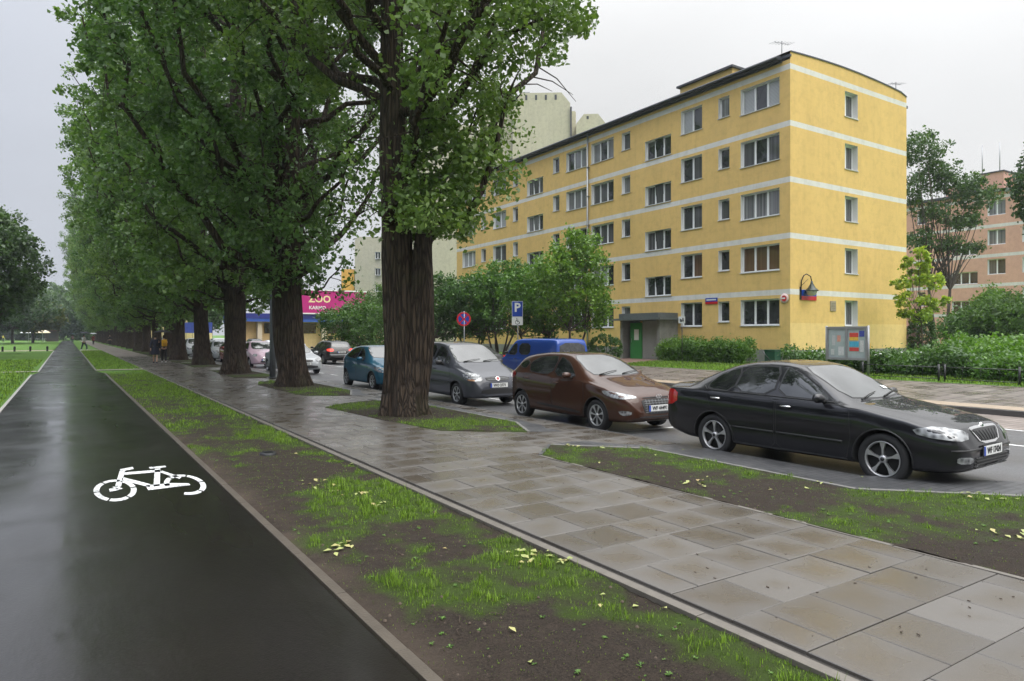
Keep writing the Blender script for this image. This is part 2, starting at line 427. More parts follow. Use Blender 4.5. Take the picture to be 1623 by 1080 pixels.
# --- setts strip along the bay, road, far bay, far pavement
def mat_setts(name, c0, c1, scale, r0=.3, r1=.5, mortar=(.02, .02, .02)):
    m = N(name); p = m.pos()
    br = m.n('ShaderNodeTexBrick'); br.inputs['Scale'].default_value = scale; br.inputs['Brick Width'].default_value = 1.0; br.inputs['Row Height'].default_value = 1.0
    br.inputs['Mortar Size'].default_value = .09; br.inputs['Mortar Smooth'].default_value = .6; m.l(p, br.inputs[0])
    br.inputs['Color1'].default_value = (*c0, 1); br.inputs['Color2'].default_value = (*c1, 1); br.inputs['Mortar'].default_value = (*mortar, 1)
    c = m.mix(m.ramp(m.noise(p, 1.5, 4), [(.3, 0), (.8, .7)]), br.outputs[0], tuple(x * .55 for x in c0))
    m.set(col=c, rough=m.ramp(m.noise(p, 1.0, 4), [(.35, r0), (.65, r1)])); m.bump(br.outputs['Fac'], -0.5, .006); return m.mat
M_SETT = mat_setts('dark_granite_setts', (.06, .062, .066), (.10, .10, .104), 10.0)
M_COB = mat_setts('far_bay_paving', (.20, .165, .145), (.28, .235, .21), 5.0, .32, .6, (.08, .065, .055))
M_FPAVE = mat_setts('far_pavement_slabs', (.15, .125, .11), (.22, .19, .165), 2.0, .18, .5, (.05, .04, .035))
for I in ISL[:8]:
    # dark setts band hugging the island on its road side
    if I is ISL_C: edge = [(6.32, 8.72), (7.38, 7.62), (7.38, 4.35), (8.5, 3.25), (8.9, 2.8)]; out = [(7.45, 8.95), (8.14, 7.9), (8.14, 4.75), (9.2, 3.7), (9.9, 3.0)]
    else:
        e = [I[1], I[2], I[3], I[4]]; edge = e; out = [(7.75, e[0][1] - 0.35), (8.14, e[1][1] + .1), (8.14, e[2][1] - .1), (7.7, e[3][1] + .3)]
    v = []
    for (a, b) in zip(edge, out): v += [(a[0], a[1], .004), (b[0], b[1], -.012)]
    f = [(2 * i, 2 * i + 1, 2 * i + 3, 2 * i + 2) for i in range(len(edge) - 1)]
    tag(mesh_fast('setts_strip', v, 4, f, M_SETT), kind='structure')
    kerb_line('island_edging', edge, 0.05, -0.06, 0.018, simple('island_edging', (.17, .165, .155), .45, var=.25) if 'island_edging' not in bpy.data.materials else bpy.data.materials['island_edging'], side=-1)
if True:
    kerb_line('island_edging', [(5.66, 8.05), (6.32, 8.72)], .05, -.06, .018, M_SETT, side=-1)
    kerb_line('island_edging', [(8.9, 2.8), (8.9, -6)], .06, -.2, .018, M_SETT, side=1)
    kerb_line('island_edging', [(5.64, -3), (5.64, 8.05)], .05, -.06, .004, M_KERBC, side=-1)
# bay kerb (a low dark step down to the asphalt)
kerb_line('bay_kerb', [(8.14, 4.75), (8.14, 62)], 0.10, -0.2, -0.015, M_SETT, side=-1)
kerb_line('bay_kerb', [(9.9, 3.0), (9.2, 3.7), (8.14, 4.75)], 0.10, -0.2, -0.015, M_SETT, side=-1)
# road
def gridsheet(name, xs, ys, zf, mat, dz=0):
    v = [(x, y, zf(x) + dz) for y in ys for x in xs]; nx = len(xs)
    f = [(j * nx + i, j * nx + i + 1, (j + 1) * nx + i + 1, (j + 1) * nx + i) for j in range(len(ys) - 1) for i in range(nx - 1)]
    return tag(mesh_fast(name, v, 4, f, mat), kind='structure')
gridsheet('road', [8.2, 10.5, 16.35], [4.8, 30, 100, 300], lambda x: gz(x), M_ROAD)
gridsheet('road', [9.95, 12, 16.35], [-40, 3.05, 4.8], lambda x: gz(x), M_ROAD)
gridsheet('road', [8.85, 9.95], [-40, 3.05], lambda x: gz(x), M_ROAD)
gridsheet('road', [9.0, 9.95], [3.05, 4.8], lambda x: gz(x), M_ROAD)
gridsheet('road', [8.2, 9.0], [3.9, 4.8], lambda x: gz(x), M_ROAD)
gridsheet('far_bay', [16.35, 19.3], [-40, 30, 100, 300], lambda x: gz(min(x, 19.29)), M_COB)
kerb_line('far_kerb', [(19.3, -20), (19.3, 60)], 0.14, -0.2, 0.0, simple('dark_kerb', (.085, .082, .08), .4, var=.3), side=-1, zf=lambda x: -0.128)
kerb_line('far_kerb', [(19.3, 60), (19.3, 200)], 0.14, -0.2, 0.0, bpy.data.materials['dark_kerb'], side=-1, zf=lambda x: -0.128, joint=8)
gridsheet('far_pavement', [19.44, 20.1], [-40, 30, 100, 200], lambda x: gz(x), simple('tan_slabs', (.30, .235, .17), .45, var=.25, vs=3), dz=0.004)
gridsheet('far_pavement', [20.1, 24.9], [-40, 30, 100, 200], lambda x: gz(x), M_FPAVE, dz=0.004)
gridsheet('far_pavement', [24.9, 30.3], [28.4, 32.7], lambda x: gz(x), simple('red_paving', (.20, .12, .095), .5, var=.25, vs=3), dz=0.006)
# painted lines
mb = MB()
def rz_(x): return gz(x) + 0.004
def line(x0, x1, y0, y1): mb.face([(x0, y0, rz_(x0)), (x1, y0, rz_(x1)), (x1, y1, rz_(x1)), (x0, y1, rz_(x0))])
for y in np.arange(-3.3, 60, 2.0): line(10.33, 10.45, y, y + 1.0)
line(13.65, 13.77, -30, 300)
line(16.12, 16.24, -30, 120)
line(8.9, 10.28, 9.75, 9.87)
tag(mb.build('road_marking', M_WHITE), kind='structure')

# crossing strips
strip('lawn', [(1.15, 35.0), (1.15, 39.3)], [(3.212, 35.0), (3.212, 39.3)], lambda x: 0, M_LAWN, dz=-.006)
strip('lawn', [(-1.6, 35.0), (-1.6, 88.4)], [(-1.0, 35.0), (-1.0, 88.4)], lambda x: 0, M_LAWN, dz=-.006)
M_PALEP = simple('pale_crossing', (.34, .30, .25), .6, var=.2, vs=3)
strip('crossing_path', [(-40, 38.35), (-1.15, 38.35)], [(-40, 39.1), (-1.15, 39.1)], lambda x: 0, M_PALEP, dz=.03)
strip('crossing_path', [(1.22, 38.3), (3.2, 38.3)], [(1.22, 38.9), (3.2, 38.9)], lambda x: 0, M_PALEP, dz=.03)
strip('crossing_path', [(-60, 87.5), (-1.2, 88.5)], [(-60, 92), (-1.2, 92)], lambda x: 0, simple('sandy_path', (.30, .22, .17), .55, var=.2, vs=3), dz=.012)
strip('crossing_path', [(1.25, 88), (3.2, 88)], [(1.25, 92), (3.2, 92)], lambda x: 0, bpy.data.materials['sandy_path'], dz=.012)

# --- soil with grass, displaced; grass blades grow where the density is high
def density(x, y, near=True):
    """how much grass grows at a point, 0 bare earth .. 1 thick"""
    d = 0.41 + 0.75 * fbm(x, y, 1.7, 0.9, 3) + 0.7 * fbm(x, y, 5.0, 3.2, 3)
    if 1.4 < x < 3.3:
        d += 1.0 * math.exp(-(((x - 2.55) / .42) ** 2 + ((y - 7.15) / .62) ** 2))      # the bright tuft
        d -= 0.95 * math.exp(-(((x - 2.35) / .8) ** 2 + ((y - 9.4) / 1.0) ** 2))       # bare scar
        d -= 0.55 * sm01(2.0, 1.55, x) * sm01(12, 9, y)
        d -= 0.10 * sm01(6.5, 3, y)
        d += 0.35 * sm01(13, 22, y)
        d += .22 * sm01(2.5, 3.1, x) + .25 * sm01(2.3, 2.9, x) * sm01(6, 4, y)
        d -= .5 * math.exp(-(((x - 2.2) / .55) ** 2 + ((y - 3.1) / .5) ** 2))
    else:
        if y < 9: d += 0.35 * sm01(6.6, 7.3, x) - 0.25 * math.exp(-((x - 6.4) / .5) ** 2)
        for tx, ty in zip(TREE_X[:7], TREE_Y[:7]):
            r = math.hypot(x - tx, y - ty)
            if r < 3: d -= 0.9 * sm01(1.9, .5, r); d += .35 * sm01(1.0, 1.6, r) 
    return max(0.0, min(1.0, d))
def soil_h(x, y): return 0.016 * fbm(x, y, 0.3, 2.2, 4) + 0.010 * fbm(x, y, 7, 11, 3) + .006 * fbm(x, y, 9, 40, 2)
def ground_z(x, y):
    return soil_h(x, y) - .012 if x < 4.5 else .006 + max(-.003, soil_h(x, y) * .8)
def mat_soil():
    m = N('wet_soil_and_grass'); p = m.pos(); g = m.attr('grass')[2]
    n = m.noise(p, 75, 6, .8); n2 = m.noise(p, 5, 4, .6); n3 = m.noise(p, 190, 3, .7)
    s = m.mix(m.ramp(n, [(.38, 0), (.64, 1)]), (.013, .010, .0075), (.062, .047, .036))
    s = m.mix(m.ramp(n2, [(.5, 0), (.75, .5)]), s, (.075, .058, .046))
    bx = m.sep(p); ed = m.math('MULTIPLY', m.ramp(m.math('SUBTRACT', bx[0], 1.5), [(0.0, 1), (.38, 0)]), m.ramp(m.noise(p, 2.2, 4), [(.35, 0), (.6, 1)])); s = m.mix(m.math('MULTIPLY', ed, .75), s, (.10, .076, .058))
    gr = m.mix(m.ramp(n3, [(.3, 0), (.7, 1)]), (.022, .034, .008), (.065, .11, .015))
    k = m.math('ADD', g, m.math('MULTIPLY', m.math('SUBTRACT', n, .5), 1.1))
    m.set(col=m.mix(m.ramp(k, [(.22, 0), (.72, .9)]), s, gr), rough=m.ramp(n2, [(.3, .65), (.6, .95)]), spec=.18)
    m.bump(m.math('ADD', m.math('MULTIPLY', n, 1.0), m.math('MULTIPLY', n3, .5)), .9, .022); return m.mat
M_SOIL = mat_soil()
def soil_patch(name, poly, step, z=0.0):
    xs = [p[0] for p in poly]; ys = [p[1] for p in poly]
    pts = []
    for i in range(len(poly)):
        a = Vector(poly[i]); b = Vector(poly[(i + 1) % len(poly)]); k = max(1, int((b - a).length / step))
        for j in range(k): pts.append(a.lerp(b, j / k))
    nb = len(pts); rng = random.Random(1)
    y = min(ys) + step / 2
    while y < max(ys):
        x = min(xs) + step / 2
        while x < max(xs):
            if inside(poly, x, y) and all(abs(x - q) > .0 for q in (0,)): pts.append(Vector((x + rng.uniform(-.2, .2) * step, y + rng.uniform(-.2, .2) * step)))
            x += step
        y += step
    r = delaunay_2d_cdt(pts, [(i, (i + 1) % nb) for i in range(nb)], [], 1, 1e-5)
    V = [(p.x, p.y, (z + soil_h(p.x, p.y)) if name == 'verge' else ground_z(p.x, p.y)) for p in r[0]]
    FF = [tuple(f) for f in r[2]]; nv = len(V); V += [(V[i][0], V[i][1], -.07) for i in range(nb)]; FF += [(i, nv + i, nv + (i + 1) % nb, (i + 1) % nb) for i in range(nb)]
    me = bpy.data.meshes.new(name); me.from_pydata(V, [], FF); me.materials.append(M_SOIL)
    me.polygons.foreach_set('use_smooth', [True] * len(me.polygons))
    at = me.attributes.new('grass', 'FLOAT', 'POINT'); at.data.foreach_set('value', [density(v[0], v[1]) for v in V])
    o = bpy.data.objects.new(name, me); COL.objects.link(o); tag(o, kind='structure')
soil_patch('verge', [(1.565, .8), (3.212, .8), (3.212, 12), (1.535, 12)], .045, -.012)
soil_patch('verge', [(1.535, 12), (3.212, 12), (3.212, 38.3), (1.48, 36), ], .13, -.012)
strip('verge', [(1.26, 38.9), (1.27, 88)], [(3.212, 38.9), (3.212, 88)], lambda x: 0, M_LAWN, dz=0)
soil_patch('island', ISL_C[:5] + [(8.9, 1.0), (5.66, 1.0)], .06, -.005)
soil_patch('island', [(5.66, 1.0), (5.66, -6), (8.9, -6), (8.9, 1.0)], .25, -.005)
soil_patch('verge', [(1.565, -6), (3.212, -6), (3.212, .8), (1.565, .8)], .12, -.012)
soil_patch('island', ISL_B, .07, -.003)
soil_patch('island', ISL_A, .12, -.003)
for I in ISL[3:9]: soil_patch('island', I, .4, -.003)
strip('verge', [(1.3, 92), (1.35, 235)], [(3.21, 92), (3.21, 235)], lambda x: 0, M_LAWN, dz=0)
strip('island', [(5.75, 92), (5.75, 235)], [(8.1, 92), (8.1, 235)], lambda x: 0, M_LAWN, dz=0)
strip('lawn', [(-60, -5), (-60, 38.3)], [(-1.3, -5), (-1.3, 38.3)], lambda x: 0, M_LAWN, dz=.0)
strip('lawn', [(-60, 39.1), (-60, 87.4)], [(-1.15, 39.1), (-1.15, 88.4)], lambda x: 0, M_LAWN, dz=.0)
strip('lawn', [(-60, 92), (-60, 240)], [(-1.2, 92), (-1.1, 240)], lambda x: 0, M_LAWN, dz=.0)
gridsheet('lawn', [24.9, 30.4], [-40, 10, 28.4], lambda x: gz(x), M_LAWN, dz=.01)
gridsheet('lawn', [24.9, 30.4], [32.7, 60, 84], lambda x: gz(x), M_LAWN, dz=.01)

def mat_grass(name, c0, c1, c2):
    m = N(name); r = m.island()
    c = m.ramp(r, [(0, c0), (.5, c1), (1, c2)])
    m.set(col=c, rough=.45, spec=.35)
    tr = m.n('ShaderNodeBsdfTranslucent'); m.l(c, tr.inputs[0]); mxs = m.n('ShaderNodeMixShader'); mxs.inputs[0].default_value = .35
    m.l(m.b.outputs[0], mxs.inputs[1]); m.l(tr.outputs[0], mxs.inputs[2]); m.l(mxs.outputs[0], m.out.inputs[0]); return m.mat
M_GRASS = mat_grass('grass_blade', (.05, .085, .012), (.15, .27, .026), (.28, .43, .05))
def blades(name, P, H, W, mat, seed=0, lean=.55, label=None):
    """P (n,3) roots; H heights; W widths -> bent blades of 2 quads"""
    rng = np.random.default_rng(seed); n = len(P); P = np.asarray(P); az = rng.uniform(0, 2 * np.pi, n); ln = rng.uniform(.15, 1, n) * lean
    d = np.stack([np.cos(az), np.sin(az), np.zeros(n)], 1); a2 = az + np.pi / 2 + rng.uniform(-.5, .5, n); s = np.stack([np.cos(a2), np.sin(a2), np.zeros(n)], 1)
    up = np.array([0, 0, 1.0]); H = H[:, None]; W = W[:, None]; ln = ln[:, None]
    mid = P + up * H * .55 + d * H * ln * .3; tip = P + up * H * (1 - .35 * ln) + d * H * ln
    V = np.stack([P - s * W, P + s * W, mid + s * W * .8, mid - s * W * .8, tip + s * W * .12, tip - s * W * .12], 1).reshape(-1, 3)
    b = (np.arange(n) * 6)[:, None]; I = np.concatenate([b + 0, b + 1, b + 2, b + 3, b + 3, b + 2, b + 4, b + 5], 1)
    o = mesh_fast(name, V, 4, I, mat, smooth=True); tag(o, label, 'grass', kind='stuff'); return o
def scatter_grass():
    rng = np.random.default_rng(7)
    for (nm, poly, dens, h0, h1, wid, k) in (
            ('grass', [(1.6, 1.0), (3.2, 1.0), (3.2, 6), (1.6, 6)], 6800, .010, .080, .0020, 0),
            ('grass', [(1.6, 6), (3.2, 6), (3.2, 14), (1.56, 14)], 5200, .012, .078, .0026, 1),
            ('grass', [(1.56, 14), (3.2, 14), (3.2, 38), (1.5, 36)], 1100, .025, .07, .006, 2),
            ('grass', ISL_C[:5] + [(8.88, -1.0), (5.68, -1.0)], 3600, .010, .045, .0030, 3),
            ('grass', ISL_B, 2200, .02, .06, .0032, 4), ('grass', ISL_A, 1100, .02, .06, .005, 5)):
        xs = [p[0] for p in poly]; ys = [p[1] for p in poly]
        Ar = (max(xs) - min(xs)) * (max(ys) - min(ys)); n = int(dens * Ar)
        X = rng.uniform(min(xs), max(xs), n); Y = rng.uniform(min(ys), max(ys), n); U = rng.random(n); P = []; H = []
        for x, y, u in zip(X, Y, U):
            if not inside(poly, x, y): continue
            d = density(x, y)
            cl_ = 0.5 + 0.9 * noise.noise(Vector((x * 9, y * 9, 2.2)))            # small tufts
            q = max(0, d - .10) * 1.25 * max(0.06, cl_)
            if u < q * q * .85 + q * .30 + .10:
                P.append((x, y, ground_z(x, y) - .003)); H.append(lerp(h0, h1, min(1, q * q * 1.2)) * (0.45 + 1.1 * rng.random() ** 1.6))
        W = np.full(len(P), wid) * rng.uniform(.7, 1.3, len(P))
        blades(nm, P, np.array(H), W, M_GRASS, seed=k, label=['fresh grass tufts on the verge beside the bike path, nearest', 'bright grass sprouting on the verge past the bike symbol', 'thin grass on the far stretch of verge', 'sparse grass on the earth island beside the black car', 'grass round the nearest poplar trunk', 'grass round the second poplar trunk'][k])
    # lawns left of the path
    n = 26000; Y = 12 + 45 * rng.random(n) ** 1.4; X = -1.35 - rng.random(n) * (1.5 + Y * .12)
    P = np.stack([X, Y, np.zeros(n)], 1)
    blades('grass', P, rng.uniform(.02, .07, n) * (1 + Y / 60), .004 + Y * .00035, M_GRASS, seed=11, label='mown lawn along the left edge of the bike path')
    n = 9000; Y = rng.uniform(38.9, 88, n); X = rng.uniform(1.28, 3.2, n); P = np.stack([X, Y, np.zeros(n)], 1)
    blades('grass', P, rng.uniform(.04, .09, n), np.full(n, .016), M_GRASS, seed=13, label='mown grass between bike path and pavement beyond the crossing strip')
    n = 16000; X = 24.95 + 3.2 * rng.random(n); Y = rng.uniform(9, 28.3, n); P = np.stack([X, Y, np.array([gz(x) for x in X])], 1)
    blades('grass', P, rng.uniform(.05, .14, n), np.full(n, .014), M_GRASS, seed=12, label='green lawn in front of the yellow block')
scatter_grass()
def weeds():
    rng = random.Random(12); V = []
    for _ in range(230):
        x, y = (rng.uniform(1.65, 3.15), 1.6 + 13 * rng.random() ** 1.5) if rng.random() < .6 else (rng.uniform(5.75, 7.3), rng.uniform(2.5, 8.2))
        z = ground_z(x, y); n = rng.randint(4, 7); s = rng.uniform(.007, .021); a0 = rng.random() * 6
        for k in range(n):
            a = a0 + k * 6.283 / n + rng.uniform(-.3, .3); d = Vector((math.cos(a), math.sin(a), 0)); q = Vector((-d.y, d.x, 0)); c = Vector((x, y, z)); u = rng.uniform(.2, .9)
            V += [tuple(c), tuple(c + d * s * .6 + q * s * .34 + Vector((0, 0, s * u))), tuple(c + d * s * 1.25 + Vector((0, 0, s * u * .8))), tuple(c + d * s * .6 - q * s * .34 + Vector((0, 0, s * u)))]
    o = mesh_fast('weeds', V, 4, np.arange(len(V)), mat_grass('weed_leaf', (.05, .12, .02), (.10, .20, .035), (.16, .27, .07))); tag(o, 'small broad-leaved weeds dotted over the bare earth', 'weeds', kind='stuff')
weeds()

# --- bicycle symbol painted on the path
def bike():
    mb = MB(); z = .004
    def bar(p, q, w0, w1=None):
        w1 = w1 if w1 is not None else w0
        mb.face([(p[0] - w0[0], p[1] - w0[1], z), (p[0] + w0[0], p[1] + w0[1], z), (q[0] + w1[0], q[1] + w1[1], z), (q[0] - w1[0], q[1] - w1[1], z)])
    def arc(c, a0, a1):
        k = 12
        for i in range(k):
            t0, t1 = R(lerp(a0, a1, i / k)), R(lerp(a0, a1, (i + 1) / k)); g = lambda t, rx, ry: (c[0] + rx * math.cos(t), c[1] + ry * math.sin(t), z)
            mb.face([g(t0, .150, .49), g(t0, .205, .62), g(t1, .205, .62), g(t1, .150, .49)])
    for c in ((.455, 8.80), (1.145, 8.70)):
        for a in range(3, 363, 60): arc(c, a + 3, a + 57) if not (c[0] > 1 and a == 183) else None
    h = (.0, .085)
    bar((.575, 10.02), (.725, 10.12), h); bar((.595, 9.98), (.49, 8.95), (.030, 0)); bar((.60, 9.76), (1.0, 9.72), h)
    bar((.40, 8.80), (.49, 8.82), (0, .09), (0, .05)); bar((.46, 8.98), (.50, 8.8), (.03, 0))
    bar((.90, 10.0), (1.09, 10.0), (0, .06)); bar((.985, 9.9), (.86, 8.75), (.032, 0)); bar((.56, 9.44), (.80, 8.82), (.012, .09))
    bar((.76, 8.72), (1.02, 8.72), (0, .15), (0, .12)); bar((1.02, 8.72), (1.19, 8.66), (0, .12), (0, .06)); bar((1.0, 9.66), (1.15, 9.1), (.018, .05))
    tag(mb.build('cycle_symbol', M_WHITE), kind='structure')
bike()
# ================================================================ BUILDINGS
def mat_render(name, col, var=.06, stain=.25, panel=None):
    m = N(name); p = m.pos(); n1 = m.noise(m.pos((1, 1, .25)), .7, 5, .6); n2 = m.noise(p, 2.6, 5, .65); n3 = m.noise(p, 90, 2)
    c = m.mix(m.ramp(n1, [(.3, 0), (.7, 1)]), tuple(x * (1 - var) for x in col), tuple(min(1, x * (1 + var)) for x in col))
    c = m.mix(m.ramp(n2, [(.46, 0), (.8, stain * 1.7)]), c, tuple(x * .62 for x in col))
    c = m.mix(m.ramp(m.noise(m.pos((3.0, 3.0, .16)), 1.6, 5, .7), [(.52, 0), (.8, stain * 1.3)]), c, tuple(x * .66 for x in col))
    if panel:
        # insulation-board joints showing faintly through the render
        br = m.n('ShaderNodeTexBrick'); br.inputs['Scale'].default_value = 1; br.inputs['Brick Width'].default_value = 1.0; br.inputs['Row Height'].default_value = .5
        br.inputs['Mortar Size'].default_value = .014; br.inputs['Mortar Smooth'].default_value = 1.0
        s = m.sep(p); cb = m.n('ShaderNodeCombineXYZ'); m.l(m.math('ADD', s[0], s[1]), cb.inputs[0]); m.l(s[2], cb.inputs[1]); m.l(cb.outputs[0], br.inputs[0])
        c = m.mix(m.math('MULTIPLY', br.outputs['Fac'], .16), c, tuple(x * .6 for x in col))
    m.set(col=c, rough=.85, spec=.2); m.bump(n3, .25, .006); return m.mat
M_YEL = mat_render('yellow_render', (.69, .475, .175), panel=1)
M_YEL2 = mat_render('repainted_yellow', (.74, .54, .225), panel=1)
M_BAND = mat_render('white_band', (.66, .65, .62), stain=.3)
M_PLINTH = mat_render('grey_plinth', (.25, .25, .23), stain=.5)
M_FRAME = simple('white_window_plastic', (.78, .79, .80), .35)
M_REVEAL = simple('white_reveal', (.72, .72, .71), .7, var=.06)
M_SILL = simple('window_sill', (.55, .55, .54), .4, var=.1)
M_DKMET = simple('dark_sheet_metal', (.06, .065, .075), .4, metal=.3, var=.2)
M_GALV = simple('galvanised', (.36, .37, .38), .42, metal=.6, var=.12)
def glass(name, c0, c1, folds=0, rough=.04, hs=(1, 1, 1)):
    m = N(name); p = m.pos(hs)
    if folds:
        s = m.sep(m.pos()); t = m.math('ADD', s[0], s[1]); cb = m.n('ShaderNodeCombineXYZ'); m.l(t, cb.inputs[0])
        f = m.noise(cb.outputs[0], folds, 2)
    else: f = m.noise(p, 1.3, 3)
    m.set(col=m.mix(m.ramp(f, [(.35, 0), (.65, 1)]), c0, c1), rough=rough, spec=.6, coat=.6, coatr=.02); m.bump(m.noise(p, .9, 2), .12, .03); return m.mat
M_GL = [glass('dark_pane', (.012, .014, .016), (.05, .052, .055)), glass('net_curtain_pane', (.07, .072, .075), (.26, .262, .27), folds=9),
        glass('grey_curtain_pane', (.03, .031, .035), (.13, .13, .135), folds=7), glass('brown_curtain_pane', (.09, .05, .028), (.14, .085, .05), folds=8)]
def blind():
    m = N('blind_pane'); w = m.n('ShaderNodeTexWave'); w.bands_direction = 'Z'; w.inputs['Scale'].default_value = 4.5; m.l(m.pos(), w.inputs[0])
    m.set(col=m.mix(w.outputs[0], (.22, .23, .24), (.45, .46, .47)), rough=.06, coat=.5); return m.mat
M_GL.append(blind())

def wall_grid(mb, u0, u1, z0, z1, holes, place, bands=(), extra=(), mi_fn=None):
    """wall cells between cut lines, leaving the holes open; place(u, z) -> 3D"""
    us = sorted(set([u0, u1] + [h[0] for h in holes] + [h[1] for h in holes] + list(extra)))
    zs = sorted(set([z0, z1] + [h[2] for h in holes] + [h[3] for h in holes] + [b for q in bands for b in q]))
    us = [u for u in us if u0 <= u <= u1]; zs = [z for z in zs if z0 <= z <= z1]
    for j in range(len(zs) - 1):
        zm = (zs[j] + zs[j + 1]) / 2; mi = mi_fn(zm) if mi_fn else (1 if any(b[0] < zm < b[1] for b in bands) else 0)
        run = None
        for i in range(len(us) - 1):
            um = (us[i] + us[i + 1]) / 2
            hole = any(h[0] < um < h[1] and h[2] < zm < h[3] for h in holes)
            if not hole: mb.face([place(us[i], zs[j]), place(us[i + 1], zs[j]), place(us[i + 1], zs[j + 1]), place(us[i], zs[j + 1])], mi)

def window(parent, place, u0, u1, z0, z1, sashes, rng, depth=.20, pane_mi=None, name='window', detail=True, fr=M_FRAME, tilt=None):
    """place(u, z, d): d metres into the wall. frame mesh (part) with pane and sill sub-parts"""
    fb = MB(); P = place
    def fbox(a0, a1, b0, b1, d0, d1, mi=0):
        v = [P(a0, b0, d0), P(a1, b0, d0), P(a1, b1, d0), P(a0, b1, d0), P(a0, b0, d1), P(a1, b0, d1), P(a1, b1, d1), P(a0, b1, d1)]
        for f in ((0, 1, 2, 3), (0, 4, 5, 1), (1, 5, 6, 2), (2, 6, 7, 3), (3, 7, 4, 0)): fb.face([v[i] for i in f], mi)
    # reveal
    for (a, b, c, d) in (((u0, z0), (u1, z0), 0, 1), ((u1, z0), (u1, z1), 0, 1), ((u1, z1), (u0, z1), 0, 1), ((u0, z1), (u0, z0), 0, 1)):
        fb.face([P(*a, 0), P(*b, 0), P(*b, depth + .06), P(*a, depth + .06)], 1)
    t = .07; D = depth
    fbox(u0, u1, z0, z0 + t, D - .02, D + .04); fbox(u0, u1, z1 - t, z1, D - .02, D + .04)
    fbox(u0, u0 + t, z0 + t, z1 - t, D - .02, D + .04); fbox(u1 - t, u1, z0 + t, z1 - t, D - .02, D + .04)
    cuts = [lerp(u0 + t / 2, u1 - t / 2, k / sashes) for k in range(sashes + 1)] if isinstance(sashes, int) else [lerp(u0, u1, k) for k in sashes]
    for c in cuts[1:-1]: fbox(c - .05, c + .05, z0 + t, z1 - t, D - .035, D + .04)
    f = fb.build(name, [fr, M_REVEAL], parent)
    pm = pane_mi if pane_mi is not None else rng.choice([0, 1, 1, 2, 2, 4])
    pb = MB()
    for i in range(len(cuts) - 1):
        a, b = cuts[i] + .02, cuts[i + 1] - .02; tl = 0.0
        if tilt is not None and i == tilt: tl = -.10
        pb.face([P(a, z0 + .03, D + .012), P(b, z0 + .03, D + .012), P(b, z1 - .03, D + .012 + tl), P(a, z1 - .03, D + .012 + tl)], 0 if rng.random() < .75 else 1)
    pb.build('pane', [M_GL[pm], M_GL[0]], f)
    if detail:
        sb = MB(); v = [P(u0 - .04, z0 - .035, -.05), P(u1 + .04, z0 - .035, -.05), P(u1 + .04, z0 + .0, -.05), P(u0 - .04, z0 + .0, -.05), P(u0 - .04, z0 + .004, D - .02), P(u1 + .04, z0 + .004, D - .02)]
        sb.face([v[0], v[1], v[2], v[3]]); sb.face([v[3], v[2], v[5], v[4]]); sb.face([v[0], v[1], P(u1 + .04, z0 - .035, .001), P(u0 - .04, z0 - .035, .001)])
        sb.build('sill', M_SILL, f)
    return f

